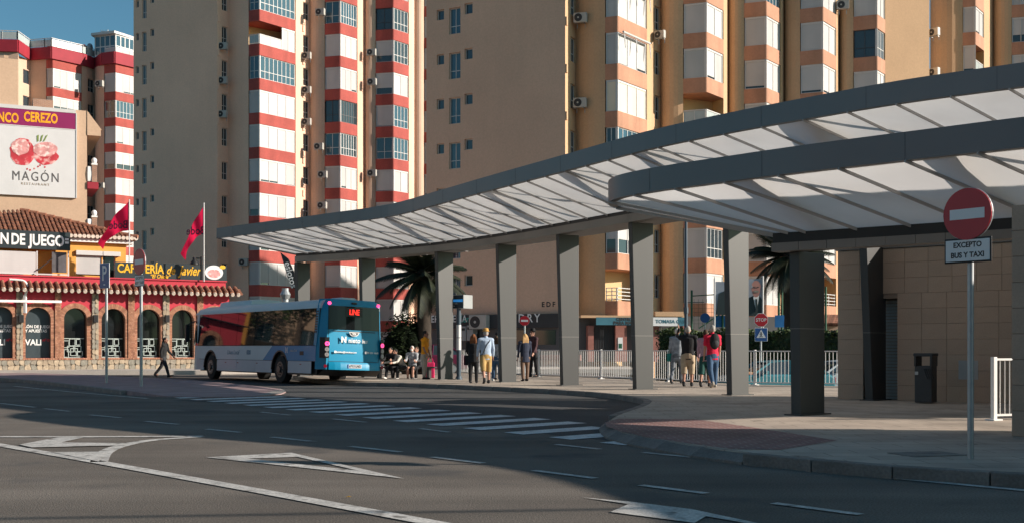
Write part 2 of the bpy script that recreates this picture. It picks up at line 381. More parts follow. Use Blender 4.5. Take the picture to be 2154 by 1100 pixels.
def rough_line(pts, wd, m, name, z=.0065):
    rr = random.Random(len(pts)); mb = MB(); q = curve([Vector((p[0], p[1])) for p in pts], 8); q = [p + Vector((rr.uniform(-.06, .06), rr.uniform(-.06, .06))) for p in q]
    l = inset_line(q, wd / 2); r = inset_line(q, -wd / 2)
    for i in range(len(q) - 1): mb.quad(V3(r[i], z), V3(r[i + 1], z), V3(l[i + 1], z), V3(l[i], z))
    return structure(mb.build(name, m, recalc=False))
M['crack'] = mat('tar_crack', (.035, .033, .032), .9, .2, 5); M['patch'] = mat('road_patch', (.122, .108, .095), .95, .2, 1.2, .5, 60, fine=.4, fscale=50); M['drain'] = mat('drain_cover', (.2, .18, .16), .9, .3, 4); M['iron'] = mat('cast_iron', (.06, .055, .05), .7, .2, 8, .5, 40)
for pts in ([G(300, 856), G(352, 852), G(420, 857), G(520, 853)], [G(1000, 868), G(1120, 866), G(1230, 872)]): rough_line(pts, .02, M['crack'], 'road_crack')
mh = G(1950, 955, PZ); mb = MB(); mb.box((mh.x, mh.y, PZ + .003), .7, .5, .014, .3); structure(mb.build('drain_cover', M['drain']))
lf = thing('fallen_leaf', 'small yellow leaf lying on the road near the solid line', 'leaf', G(733, 1045)); c = G(733, 1045, .012); mb = MB(); mb.add([c + Vector((-.03, 0, 0)), c + Vector((0, -.015, .01)), c + Vector((.03, .005, .003)), c + Vector((0, .02, .01))], [(0, 1, 2), (0, 2, 3)]); mb.build('blade', mat('yellow_leaf', (.55, .32, .05), .8), lf)

def dn(P, Q):
    d = (Q - P).normalized(); return d, Vector((d.y, -d.x))
def wall(mb, P, Q, z0, z1, holes=(), depth=.18, m=0):
    d, n = dn(P, Q); Ln = (Q - P).length
    ss = sorted({0, Ln, *[h[0] for h in holes], *[h[1] for h in holes]}); zs = sorted({z0, z1, *[h[2] for h in holes], *[h[3] for h in holes]})
    p = lambda s, z, o=0: V3(P + d * s - n * o, z)
    for a, b in zip(ss, ss[1:]):
        for c, e in zip(zs, zs[1:]):
            sm, zm = (a + b) / 2, (c + e) / 2
            if any(h[0] < sm < h[1] and h[2] < zm < h[3] for h in holes): continue
            mb.quad(p(a, c), p(b, c), p(b, e), p(a, e), m)
    for a, b, c, e in [h[:4] for h in holes]:
        for q in ((a, c, b, c), (b, c, b, e), (b, e, a, e), (a, e, a, c)):
            mb.quad(p(q[0], q[1]), p(q[0], q[1], depth), p(q[2], q[3], depth), p(q[2], q[3]), m)
# ---------------------------------------------------------------- canopies
def membrane_mat():
    m = bpy.data.materials.new('white_membrane'); m.use_nodes = True; n = m.node_tree; n.nodes.clear(); L = n.links.new
    o = n.nodes.new("ShaderNodeOutputMaterial"); mx = n.nodes.new("ShaderNodeMixShader"); mx.inputs[0].default_value = .50
    d = n.nodes.new("ShaderNodeBsdfDiffuse"); t = n.nodes.new("ShaderNodeBsdfTranslucent")
    tc = n.nodes.new("ShaderNodeTexCoord"); nz = n.nodes.new("ShaderNodeTexNoise"); nz.inputs["Scale"].default_value = .8; nz.inputs["Detail"].default_value = 5
    L(tc.outputs["Object"], nz.inputs["Vector"]); cr = n.nodes.new("ShaderNodeValToRGB")
    cr.color_ramp.elements[0].position = .3; cr.color_ramp.elements[0].color = (.78, .765, .755, 1); cr.color_ramp.elements[1].position = .7; cr.color_ramp.elements[1].color = (.88, .87, .865, 1)
    L(nz.outputs["Fac"], cr.inputs[0]); L(cr.outputs[0], d.inputs[0]); L(cr.outputs[0], t.inputs[0])
    g = n.nodes.new("ShaderNodeBsdfGlossy"); g.inputs["Roughness"].default_value = .25; g.inputs["Color"].default_value = (1, 1, 1, 1)
    fr = n.nodes.new("ShaderNodeFresnel"); fr.inputs[0].default_value = 1.35; m2 = n.nodes.new("ShaderNodeMixShader")
    L(d.outputs[0], mx.inputs[1]); L(t.outputs[0], mx.inputs[2]); L(fr.outputs[0], m2.inputs[0]); L(mx.outputs[0], m2.inputs[1]); L(g.outputs[0], m2.inputs[2]); L(m2.outputs[0], o.inputs[0])
    return m
M['membrane'] = membrane_mat()
def nearest_s(line, S, p):
    best = (1e9, 0); p = Vector(p)
    for i in range(len(line) - 1):
        d = line[i + 1] - line[i]; t = max(0, min(1, (p - line[i]).dot(d) / d.length_squared)); e = (line[i].lerp(line[i + 1], t) - p).length
        if e < best[0]: best = (e, S[i] + t * d.length)
    return best[1]
def rib_knots(outer, inner, pairs):
    So, Si = arclen(outer), arclen(inner); kn = sorted((nearest_s(outer, So, o), nearest_s(inner, Si, i)) for o, i in pairs)
    return [(0, kn[0][1])] + kn + [(kn[-1][0] + 30, kn[-1][1] + 30)] if kn[0][0] > .01 else kn + [(kn[-1][0] + 30, kn[-1][1] + 30)]
def arclen(line):
    s = [0]
    for a, b in zip(line, line[1:]): s.append(s[-1] + (b - a).length)
    return s
def at_s(line, S, s):
    for i in range(len(S) - 1):
        if s <= S[i + 1] or i == len(S) - 2: return line[i].lerp(line[i + 1], (s - S[i]) / (S[i + 1] - S[i]))
def interp(kn, x):
    for (a, p), (b, q) in zip(kn, kn[1:]):
        if x <= b: return p + (q - p) * (x - a) / (b - a)
    return kn[-1][1]
def nrm_out(line, i):
    d = (line[min(i + 1, len(line) - 1)] - line[max(i - 1, 0)]).normalized(); return Vector((d.y, -d.x))
M['joint'] = mat('cladding_joint', (.10, .102, .105), .7, .05)
def canopy(name, label, outer, inner, zo, zi, zb, knots, step, facet, fh=.42, bh=.24, so_end=None, soffit=True, group='white membrane canopies of the bus station'):
    """outer/inner: smooth plan lines; zo: fascia underside, zi: membrane low edge, zb: beam underside"""
    root = thing(name, label, 'canopy', (inner[0].x, inner[0].y, 0), 0, group)
    So, Si = arclen(outer), arclen(inner)
    s = 0; rows = []
    while s < (so_end or So[-1]) - .01:
        po, pi_ = at_s(outer, So, s), at_s(inner, Si, min(interp(knots, s), Si[-1])); rows.append((V3(po, zo + .03), V3(pi_, zi))); s += step
    # membrane panels sag slightly between ribs
    for (a, b), (c, d) in zip(rows, rows[1:]):
        mb = MB(); K = 4; gr = []
        for i in range(K + 1):
            t = i / K
            for j in range(3):
                u = j / 2; p = (a.lerp(b, t)).lerp(c.lerp(d, t), u)
                p = p - Vector((0, 0, .03 * (4 * u * (1 - u)) * (4 * t * (1 - t)) ** .5)); gr.append(p)
        fs = [(i * 3 + j, (i + 1) * 3 + j, (i + 1) * 3 + j + 1, i * 3 + j + 1) for i in range(K) for j in range(2)]
        mb.add(gr, fs); mb.build('membrane_panel', M['membrane'], root, smooth=True, recalc=False)
    for a, b in rows[1:-1]:
        mb = MB(); mb.bar(a + Vector((0, 0, -.035)), b + Vector((0, 0, -.035)), .022, .05); mb.build('rib', M['rib'], root)
    # fascia panels
    for i0, i1 in zip(facet, facet[1:]):
        mb = MB()
        pts = outer[i0:i1 + 1]
        ins = [p - nrm_out(outer, i0 + k) * .14 for k, p in enumerate(pts)]
        ring = [p for p in pts] + ins[::-1]
        n = len(pts)
        vs = [V3(p, zo) for p in pts] + [V3(p, zo + fh) for p in pts] + [V3(p, zo) for p in ins] + [V3(p, zo + fh) for p in ins]
        fs = []
        for k in range(n - 1):
            fs += [(k, k + 1, n + k + 1, n + k), (2 * n + k, 3 * n + k, 3 * n + k + 1, 2 * n + k + 1), (k, 2 * n + k, 2 * n + k + 1, k + 1), (n + k, n + k + 1, 3 * n + k + 1, 3 * n + k)]
        fs += [(0, n, 3 * n, 2 * n), (n - 1, 3 * n - 1, 4 * n - 1, 2 * n - 1)] if False else [(0, n, 3 * n, 2 * n), (n - 1, 2 * n - 1, 4 * n - 1, 3 * n - 1)]
        mb.add(vs, fs); mb.build('fascia_panel', M['fascia'], root, smooth=(n > 3), ang=35)
    s = 1.2
    while s < (so_end or So[-1]) - .5:
        p = at_s(outer, So, s); q = at_s(outer, So, s + .02); d = (q - p).normalized(); nn = Vector((d.y, -d.x))
        mb = MB(); mb.obox(V3(p - d * .005 - nn * .02, zo + .006), V3(d * .010, 0), V3(nn * .0225, 0), (0, 0, fh - .012)); mb.build('panel_joint', M['joint'], root); s += 2.4
    # beam in short lengths, a dark gutter above it
    k = 0; seg = max(1, len(inner) // 16)
    for i in range(0, len(inner) - 1, seg):
        j = min(i + seg, len(inner) - 1); a, b = inner[i], inner[j]; d = (b - a).normalized(); nn = Vector((d.y, -d.x))
        mb = MB(); mb.obox(V3(a - nn * .17 + d * .004, zb), V3(d * ((b - a).length - .008), 0), V3(nn * .34, 0), (0, 0, bh)); mb.build('beam', M['beam'], root)
        mb = MB()
        if soffit: mb.obox(V3(a - nn * 1.55, zb + .10), V3(b - a, 0), V3(nn * 1.37, 0), (0, 0, .16)); mb.build('soffit_panel', M['beam'], root)
        mb = MB(); mb.obox(V3(a - nn * .10, zb + bh + .002), V3(b - a, 0), V3(nn * .2, 0), (0, 0, zi - zb - bh + .02)); mb.build('gutter', M['dark_steel'], root)
    return root, So, Si
M['rib'] = mat('rib_aluminium', (.42, .41, .40), .5, .05)
def truss(root, po, inner, Si, si, zi, zo, fan=((-1.0, .105), (1.2, .07), (3.7, .05))):
    """bracing tubes fanning from a fascia node to the beam, just above the membrane"""
    for ds, r in fan:
        q = at_s(inner, Si, max(.05, si + ds)); a = V3(po.lerp(q, .05), zo + .20); c = V3(q, zi + .22)
        mb = MB(); mb.tube([a, c], r, 8)
        if r < .06: mb.tube([a.lerp(c, .52), a.lerp(c, .60)], r * 2.6, 8)
        mb.build('strut', M['steel_grey'], root, smooth=True)
def s_at_px(line, S, px):
    for i in range(len(line) - 1):
        f = lambda p: p.x - (px - CX) / FPX * p.y
        a, c = f(line[i]), f(line[i + 1])
        if a * c <= 0: return S[i] + (S[i + 1] - S[i]) * abs(a) / (abs(a) + abs(c) + 1e-9)
    return S[-1]
def column(base, nv, wt=.76, wb=.66, th=.19, z1=4.95, label='', group='tapered steel canopy columns', sh=.30):
    """plate column; nv = outward (road side) direction"""
    nv = Vector(nv).normalized(); t = Vector((-nv.y, nv.x))
    root = thing('canopy_column', label, 'column', (base.x, base.y, PZ), 0, group)
    mb = MB(); vs = []
    for z, ww in ((PZ, wb), (z1, wt)):
        for a, b in ((-sh, -1), (ww - sh, -1), (ww - sh, 1), (-sh, 1)): vs.append(V3(base + nv * a + t * b * th / 2, z))
    # one side leans: narrow foot, wide head
    mb.add(vs, [(3, 2, 1, 0), (4, 5, 6, 7), (0, 1, 5, 4), (1, 2, 6, 5), (2, 3, 7, 6), (3, 0, 4, 7)])
    mb.build('shaft', M['steel_grey'], root, bevel=.012)
    mb = MB(); mb.box((base.x + nv.x * (wb / 2 - sh), base.y + nv.y * (wb / 2 - sh), PZ + .012), wb + .2, .36, .024, math.atan2(nv.y, nv.x)); mb.build('base_plate', M['steel_grey'], root)
    # welded joint at a third of the height
    mb = MB(); zj = PZ + 1.55; wj = wb + (wt - wb) * 1.55 / (z1 - PZ)
    mb.obox(V3(base - nv * (sh + .002) - t * (th / 2 + .002), zj), V3(nv * (wj + .004), 0), V3(t * (th + .004), 0), (0, 0, .012)); mb.build('weld_seam', M['beam'], root)
    return root
# canopy one (long, behind)
ZO1, ZI1, ZB1 = 5.87, 5.29, 4.95
o1_raw = [(-12.3, 47.5), (-9.6, 44.9), (-6.9, 42.3), (-4.3, 39.6), (-2.44, 36.3), (-.63, 32.9), (1.35, 29.3), (3.05, 26.2), (4.4, 24.3), (5.84, 22.6), (7.2, 21.15), (8.9, 19.8), (11.5, 17.9), (15, 15.6), (20, 12.6)]
outer1 = curve([Vector(p) for p in o1_raw], 4)
# keep straight facets near the far end
i1_raw = [(-9.1, 48.4), (-6.1, 46.3), (-2.8, 43.2), (-.45, 40.0), (1.54, 36.6), (3.5, 33.05), (5.75, 29.2), (8.2, 26.2), (11.2, 23.6), (15, 20.9), (20, 18)]
inner1 = curve([Vector(p) for p in i1_raw], 4)
KN1 = rib_knots(outer1, inner1, [((-12.3, 47.5), (-9.1, 48.4)), ((-5.6, 41), (-3.5, 43.9)), ((-.63, 32.9), (1.8, 36.1)), ((4.1, 24.75), (7.2, 27.4)), ((6.87, 21.45), (10.3, 24.35)), ((11.5, 17.9), (15, 20.9))])
can1, So1, Si1 = canopy('bus_canopy', 'long curved white membrane canopy with grey fascia running behind the bus', outer1, inner1, ZO1, ZI1, ZB1,
    KN1, 1.0, list(range(0, len(outer1) - 1, 4)) + [len(outer1) - 1], so_end=44)
# end edge trim of canopy one
mb = MB(); mb.bar(V3(outer1[0], ZO1 + .05), V3(inner1[0], ZI1 + .0), .06, .12); mb.build('end_trim', M['fascia'], can1)
names1 = ['tapered grey column at the far end of the long canopy, half hidden by the bus', 'grey column rising just behind the blue rear of the bus', 'grey column beside the bus information display, second seen right of the bus', 'grey column between the man in the straw hat and the blonde woman',
          'grey column left of the railing posts, with its lit face below the letters on the wall', 'grey column between the white railing and the pair in black and grey', 'grey column beside the woman and man with red top, ahead of the STOP sign', 'dark strongly tapered column against the beige tiled kiosk wall']
for i, nm in enumerate(names1):
    k = i * 4; b = Vector(i1_raw[i]); nv = nrm_out(inner1, k)
    column(b, nv, label=nm, z1=ZB1 - .003, wb=.60 if i < 7 else .62, wt=.76 if i < 7 else 1.0, sh=(.66 if i < 6 else (.34 if i == 6 else .62)))
    s0 = So1[-1]
for px in (542, 680, 823, 915, 1031, 1195, 1356):
    so = s_at_px(outer1, So1, px); truss(can1, at_s(outer1, So1, so), inner1, Si1, interp(KN1, so), ZI1, ZO1)
for so in (s_at_px(outer1, So1, 1700), s_at_px(outer1, So1, 1700) + 5.5):
    truss(can1, at_s(outer1, So1, so), inner1, Si1, interp(KN1, so), ZI1, ZO1, ((-1.6, .16), (-.2, .13), (3.2, .06)))
# canopy two (near, right)
ZO2, ZI2, ZB2 = 4.10, 3.37, 3.06
o2_raw = [(2.9, 23.2), (2.35, 22.95), (1.98, 22.45), (1.84, 21.8), (1.95, 21.1), (2.3, 20.45), (2.8, 19.8), (3.45, 19.1), (4.5, 18.0), (6.1, 16.55), (7.02, 15.75), (9.2, 14.0), (11.6, 11.6), (12.9, 8.4), (13.3, 4.0), (13.4, -2)]  # unseen last points bend towards the camera, shaped to shade the near road
outer2 = curve([Vector(p) for p in o2_raw], 4)
i2_raw = [(4.75, 20.6), (6.4, 19.35), (8.1, 18.0), (11, 15.7), (13.6, 13.0), (15.6, 9.4), (16.4, 4.5), (16.6, -2)]
inner2 = curve([Vector(p) for p in i2_raw], 4)
So2 = arclen(outer2)
KN2 = rib_knots(outer2, inner2, [((2.9, 23.2), (4.75, 20.6)), ((1.84, 21.8), (4.85, 20.52)), ((2.8, 19.8), (5.3, 20.2)), ((4.2, 18.3), (6.7, 19.1)), ((4.95, 17.6), (7.4, 18.55)), ((7.02, 15.75), (9.6, 16.8)), ((11.6, 11.6), (14.2, 12.3))])
can2, So2, Si2 = canopy('bus_canopy', 'nearer lower white membrane canopy with rounded grey end above the no entry sign', outer2, inner2, ZO2, ZI2, ZB2,
    KN2, 1.05, [0, 12, 20, 28, 32, 36, 40, 44, len(outer2) - 1], so_end=33, bh=.15, soffit=False)
mb = MB(); mb.bar(V3(outer2[0], ZO2 + .03), V3(inner2[0], ZI2 + .02), .05, .10); mb.build('end_trim', M['fascia'], can2)
column(Vector((5.42, 20.75)), (-.76, -.65), .78, .73, .21, ZB2 - .003, 'short dark column under the rounded end of the nearer canopy')
column(Vector((11.2, 15.55)), (-.65, -.76), .78, .73, .21, ZB2 - .003, 'short dark column of the nearer canopy at the picture edge')
for px in (1576, 2010):
    so = s_at_px(outer2[12:], arclen(outer2[12:]), px) + So2[12]
    truss(can2, at_s(outer2, So2, so), inner2, Si2, interp(KN2, so), ZI2, ZO2, ((-1.0, .14), (2.6, .06)))
# ---------------------------------------------------------------- kiosk of beige tiles
M['tile'] = [mat('beige_tile', (.42 * k, .30 * k, .22 * k), .6, .1, 1.2, spec=.35, fine=.06, fscale=40) for k in (1, .96, 1.03)]
M['grout'] = mat('grout', (.25, .185, .14), .9, .1)
M['shutter_metal'] = mat('roller_door_metal', (.33, .34, .34), .5, .05, metal=.4)
kd = Vector((.79, -.613)); kn = Vector((-.613, -.79)); K0 = Vector((7.76, 27.15))
kiosk = thing('kiosk_building', 'low station building clad in square beige tiles behind the litter bin', 'building', (K0.x, K0.y, PZ))
def kp(s, o=0): return K0 + kd * s + kn * o
KH = 3.62
mb = MB()
door1, door2 = (.62, 1.42), (4.2, 5.6)
for s0, s1, dep in ((0, .62, 0), (.62, 1.42, .45), (1.42, 4.2, 0), (4.2, 5.6, .55), (5.6, 14, 0)):
    mb.prism([kp(s0, -dep), kp(s1, -dep), kp(s1, -1.4), kp(s0, -1.4)], PZ - .3, KH)
mb.build('core', M['grout'], kiosk)
mb = MB(); mb.prism([kp(-.05, .06), kp(14, .06), kp(14, -1.5), kp(-.05, -1.5)], KH + .012, KH + .10); mb.build('roof', M['beam'], kiosk)
for (s0, s1), hh in ((door1, 2.35), (door2, 2.35)):
    mb = MB(); mb.prism([kp(s0, 0), kp(s1, 0), kp(s1, -.6), kp(s0, -.6)], hh + PZ, KH); mb.build('lintel', M['grout'], kiosk)
    f = MB(); dp = .43 if s0 < 1 else .53
    zz = PZ + .01
    while zz < hh + PZ - .02:
        f.obox(V3(kp(s0 + .02, -dep if False else -dp), zz), V3(kd * (s1 - s0 - .04), 0), V3(kn * .03, 0), (0, 0, .06)); zz += .075
    stuff(f.build('roller_door', M['shutter_metal'], kiosk))
tile_cache = {}
tw, th_ = .545, .352
def add_tile(s0, s1, z0, z1, o=0.0):
    key = (round(s1 - s0, 2), round(z1 - z0, 2), random.randrange(3))
    if key not in tile_cache:
        mb = MB(); mb.obox((.003, 0, .003), (s1 - s0 - .006, 0, 0), (0, -.022, 0), (0, 0, z1 - z0 - .006)); tile_cache[key] = mb.mesh('tile', M['tile'][key[2]], bevel=.003)
    p = kp(s0, o) - K0
    link('tile', tile_cache[key], kiosk, (p.x, p.y, z0 - PZ), (0, 0, math.atan2(kd.y, kd.x)))
for r in range(10):
    z0 = PZ + r * th_; z1 = min(z0 + th_, KH)
    low = z0 < 2.35 + PZ - .1
    spans = [(0, .62), (1.42, 4.2), (5.6, 9.0)] if low else [(0, 9.0)]
    for a, b in spans:
        n = max(1, round((b - a) / tw))
        for k in range(n): add_tile(a + (b - a) * k / n, a + (b - a) * (k + 1) / n, z0, z1)
# jamb tiles inside the wide door recess
mb = MB(); mb.box((*kp(3.0, .018), PZ + .72), .42, .02, .42, math.atan2(kd.y, kd.x)); mb.build('meter_hatch', M['shutter_metal'], kiosk)
mb = MB(); mb.prism([Vector((9.35, 19.55)), Vector((15, 19.1)), Vector((15, 22)), Vector((10.8, 23.9))], PZ - .3, KH); mb.build('shade_wing', M['tile'][0], kiosk)  # unseen wing, added to shade the short column and the pavement behind
# tiled pillar nearer, at the picture edge
pil = thing('tiled_pillar', 'beige tiled pillar at the picture edge beside the white handrail', 'pillar', (7.44, 15.75, PZ))
for r in range(9):
    mb = MB(); mb.box((7.44, 15.75, PZ + r * .352 + .174), .82, .8, .344, R(-38)); mb.build('tile', M['tile'][r % 3], pil, bevel=.006)
mb = MB(); mb.box((7.44, 15.75, PZ + 1.58), .80, .78, 3.16, R(-38)); mb.build('core', M['grout'], pil)
tk = thing('shade_block', 'beige station ticket office standing right of the tiled pillar, outside the picture', 'building', (9.7, 16.0, PZ))  # unseen block, added to keep low sun off the sign, pavement and road
mb = MB(); wall(mb, Vector((9.7, 16.0)), Vector((9.7, 9.6)), PZ, 3.0, [(1.2, 2.6, .9 + PZ, 2.3), (3.6, 5.0, .9 + PZ, 2.3)]); wall(mb, Vector((9.7, 9.6)), Vector((13, 9.6)), PZ, 3.0); wall(mb, Vector((13, 9.6)), Vector((13, 16.0)), PZ, 3.0); wall(mb, Vector((13, 16.0)), Vector((9.7, 16.0)), PZ, 3.0); mb.build('wall', M['tile'][0], tk, recalc=False)
mb = MB(); mb.prism([(9.6, 9.5), (13.1, 9.5), (13.1, 16.1), (9.6, 16.1)], 3.01, 3.12); mb.build('roof', M['beam'], tk)
for y0 in (14.8, 12.4): mb = MB(); mb.obox((9.85, y0 - 1.4, .9 + PZ), (.03, 0, 0), (0, 1.4, 0), (0, 0, 1.27)); mb.build('window', M['glass'], tk)
# short white handrail next to the pillar
def railing(name, label, pts, z0, top, post_at, step=.115, group=None, cat='railing', bar=.022):
    root = thing(name, label, cat, (pts[0].x, pts[0].y, z0), 0, group)
    me = MB().tube([(0, 0, .1), (0, 0, top - .02)], bar / 2, 6).mesh('bar', M['white_paint'], smooth=True)
    S = arclen(pts); s = step / 2; cnt = 0
    while s < S[-1]:
        p = at_s(pts, S, s); s += step; cnt += 1
        if cnt <= 290: link('bar', me, root, (p.x - pts[0].x, p.y - pts[0].y, 0))
    for zz in (.09, top):
        mb = MB()
        for a, b in zip(pts, pts[1:]): mb.bar(V3(a, z0 + zz), V3(b, z0 + zz), .05, .035)
        mb.build('rail', M['white_paint'], root)
    for s in post_at(S[-1]):
        p = at_s(pts, S, s)
        mb = MB(); mb.box((p.x, p.y, z0 + (top + .04) / 2), .075, .075, top + .04, .4); mb.box((p.x, p.y, z0 + .012), .2, .2, .024, .4); mb.build('post', M['white_paint'], root, bevel=.008)
    return root
railing('handrail', 'short white bar handrail between the sign pole and the tiled pillar', [Vector((8.03, 19.05)), Vector((9.0, 19.4))], PZ, 1.02, lambda L_: [0.02], .10, bar=.016)
railing('railing', 'long white bar railing along the back of the station pavement', fence_pts, PZ, 1.10, lambda L_: [k * L_ / 12 for k in range(13)], .118)
# litter bin
M['bin_grey'] = mat('bin_plastic', (.045, .045, .046), .55, .12, 3)
bx, by = 9.03, 24.9
binr = thing('litter_bin', 'dark grey litter bin with slanted slots standing against the tiled wall', 'litter bin', (bx, by, PZ))
ba = math.atan2(kd.y, kd.x)
mb = MB(); mb.box((bx, by, PZ + .42), .38, .36, .80, ba); mb.build('body', M['bin_grey'], binr, bevel=.03)
mb = MB(); mb.box((bx, by, PZ + 1.06), .42, .40, .07, ba); mb.build('lid', M['bin_grey'], binr, bevel=.02)
mb = MB()
for a in (-.17, .17):
    p = Vector((bx, by)) + kd * a; mb.box((p.x, p.y, PZ + .93), .04, .40, .24, ba)
mb.build('post', M['bin_grey'], binr)
mb = MB(); f0 = Vector((bx, by)) + kn * .185
for k in range(4):
    a = f0 + kd * (.02 + k * .045); b = f0 + kd * (.10 + k * .045); mb.bar(V3(a, PZ + .76), V3(b, PZ + .54), .012, .02, up=(kn.x, kn.y, 0))
mb.build('slot', M['black'], binr)
mb = MB(); p = f0 - kd * .14; mb.box((p.x, p.y, PZ + .66), .07, .01, .07, ba); mb.build('emblem', M['zinc'], binr)
# ---------------------------------------------------------------- traffic signs
M['sign_red'] = mat('sign_red', (.45, .012, .025), .4, .04, spec=.5)
M['sign_white'] = mat('sign_white', (.72, .72, .72), .4, .05, spec=.5)
M['sign_blue'] = mat('sign_blue', (.015, .09, .28), .4, .04, spec=.5)
M['sign_black'] = mat('sign_black', (.015, .015, .018), .5, .05)
M['sign_back'] = mat('sign_back', (.35, .36, .37), .5, .05, metal=.5)
def frame_dir(yaw):
    """yaw: direction the sign faces, 0 = towards camera (-Y), positive turns to +X"""
    n = Vector((math.sin(yaw), -math.cos(yaw), 0)); r = Vector((math.cos(yaw), math.sin(yaw), 0)); return n, r
def no_entry(base, zc, dia, yaw, label, plate=None, pole_r=.035, ztop=None, zpl=None, pw=.52, ph=.30, foot=0):
    n, r = frame_dir(yaw)
    root = thing('no_entry_sign', label, 'road sign', base, 0, 'no entry signs')
    c = Vector((base[0], base[1], zc)) + n * .055
    mb = MB(); mb.tube([Vector(base), Vector((base[0], base[1], ztop or zc))], pole_r, 10); mb.build('pole', M['zinc'], root, smooth=True)
    mb = MB(); mb.disc(c, n, dia / 2, .018, 36); d = mb.build('disc', M['sign_red'], root)
    mb = MB(); mb.disc(c - n * .012, n, dia / 2 + .006, .014, 36); mb.build('rim', M['sign_back'], root)
    mb = MB(); mb.obox(c + n * .0185 - r * dia * .36 - Vector((0, 0, dia * .1)), r * dia * .72, n * .002, (0, 0, dia * .2)); mb.build('white_bar', M['sign_white'], root)
    if plate:
        pc = Vector((base[0], base[1], zpl)) + n * .045
        mb = MB(); mb.obox(pc - r * (pw / 2 + .012) - Vector((0, 0, ph / 2 + .012)), r * (pw + .024), n * .016, (0, 0, ph + .024)); mb.build('plate_frame', M['sign_black'], root, bevel=.01)
        mb = MB(); mb.obox(pc - r * (pw / 2 - .008) - Vector((0, 0, ph / 2 - .008)) + n * .0165, r * (pw - .016), n * .004, (0, 0, ph - .016)); mb.build('plate', M['sign_white'], root)
        for t, dz in zip(plate, (.062, -.055)):
            put_text(t, ph * .33, M['sign_black'], root, pc + n * .0215 + Vector((0, 0, dz * ph / .26)), r, sx=.95, bold=.0025, ext=.001)
    return root
no_entry((5.02, 12.49, PZ), 2.80, .565, R(-52), 'large red no entry sign with a bus and taxi exception plate, on the near pavement', ('EXCEPTO', 'BUS Y TAXI'), .035, 2.75, 2.405, .53, .245)
b = G(297, 812, .12)
no_entry((b.x, b.y, .12), ZP(551, b.y), .82, R(-46), 'turned no entry sign with a faded plate on the island, beside the parking sign', ('EXCEPTO', 'BUS Y TAXI'), .05, ZP(530, b.y), ZP(590, b.y), .62, .34)
b = G(1103, 792, .0); b = V3(P2(1103.5, 50), 0)
no_entry((b.x, b.y, 0), ZP(674, 50), .43, R(-4), 'small distant no entry sign above the blonde woman by the column', None, .04)
# parking sign
b = G(224, 805, .12); n, r = frame_dir(R(-38))
pk = thing('parking_sign', 'blue square parking sign on a tall grey pole on the island', 'road sign', (b.x, b.y, .12))
mb = MB(); mb.tube([b, V3(b, ZP(556, b.y))], .048, 10); mb.build('pole', M['zinc'], pk, smooth=True)
c = V3(b, ZP(580, b.y)) + n * .06; hw, hh = .155 * 1.1, .43
hw = .29
mb = MB(); mb.obox(c - r * hw - Vector((0, 0, hh)), r * hw * 2, n * .02, (0, 0, hh * 2)); mb.build('panel', M['sign_white'], pk, bevel=.01)
mb = MB(); mb.obox(c - r * (hw - .015) - Vector((0, 0, hh - .015)) + n * .0205, r * (hw * 2 - .03), n * .004, (0, 0, hh * 2 - .03)); mb.build('blue_face', M['sign_blue'], pk)
put_text('P', .72, M['sign_white'], pk, c + n * .026 + Vector((0, 0, .06)), r, sx=.8, bold=.01, ext=.001)
mb = MB(); mb.obox(c - r * .05 - Vector((0, 0, .33)) + n * .0255, r * .10, n * .002, (0, 0, .05)); mb.build('small_print', M['sign_white'], pk)
# stop sign with crossing sign below
bs = P2(1600.5, 42.0); root = thing('stop_sign', 'red octagonal STOP sign above a blue crossing sign by the hedge', 'road sign', (bs.x, bs.y, -.6)); n, r = frame_dir(R(-3))
mb = MB(); mb.tube([V3(bs, -.6), V3(bs, ZP(660, 42))], .035, 10); mb.build('pole', M['zinc'], root, smooth=True)
c = V3(bs, ZP(672.5, 42)) + n * .045
def octo(c, R_, n, r): return [c + r * R_ * math.cos(R(22.5 + 45 * k)) + Vector((0, 0, 1)) * R_ * math.sin(R(22.5 + 45 * k)) for k in range(8)]
mb = MB(); mb.plate(octo(c, .27, n, r), n, .012); mb.build('white_edge', M['sign_white'], root)
mb = MB(); mb.plate(octo(c + n * .0125, .25, n, r), n, .004); mb.build('red_face', M['sign_red'], root)
put_text('STOP', .17, M['sign_white'], root, c + n * .017, r, bold=.003, ext=.001, sx=.95)
c = V3(bs, ZP(703, 42)) + n * .045; s_ = .235
mb = MB(); mb.obox(c - r * s_ - Vector((0, 0, .25)), r * 2 * s_, n * .012, (0, 0, .5)); mb.build('crossing_panel', M['sign_white'], root, bevel=.01)
mb = MB(); mb.obox(c - r * (s_ - .015) - Vector((0, 0, .235)) + n * .0125, r * 2 * (s_ - .015), n * .003, (0, 0, .47)); mb.build('crossing_face', M['sign_blue'], root)
tri = [c + n * .016 + r * a + Vector((0, 0, b_)) for a, b_ in ((-.17, -.12), (.17, -.12), (0, .19))]
mb = MB(); mb.plate(tri, n, .003); mb.build('white_triangle', M['sign_white'], root)
q = c + n * .0195; mb = MB(); mb.disc(q + Vector((0, 0, .075)), n, .022, .002, 12)
for a, b_ in (((0, .055), (0, -.02)), ((0, -.02), (-.05, -.095)), ((0, -.02), (.05, -.095)), ((0, .045), (-.05, 0)), ((0, .045), (.045, .005))):
    mb.bar(q + r * a[0] + Vector((0, 0, a[1])), q + r * b_[0] + Vector((0, 0, b_[1])), .022, .003, up=n)
mb.build('walking_figure', M['sign_black'], root)
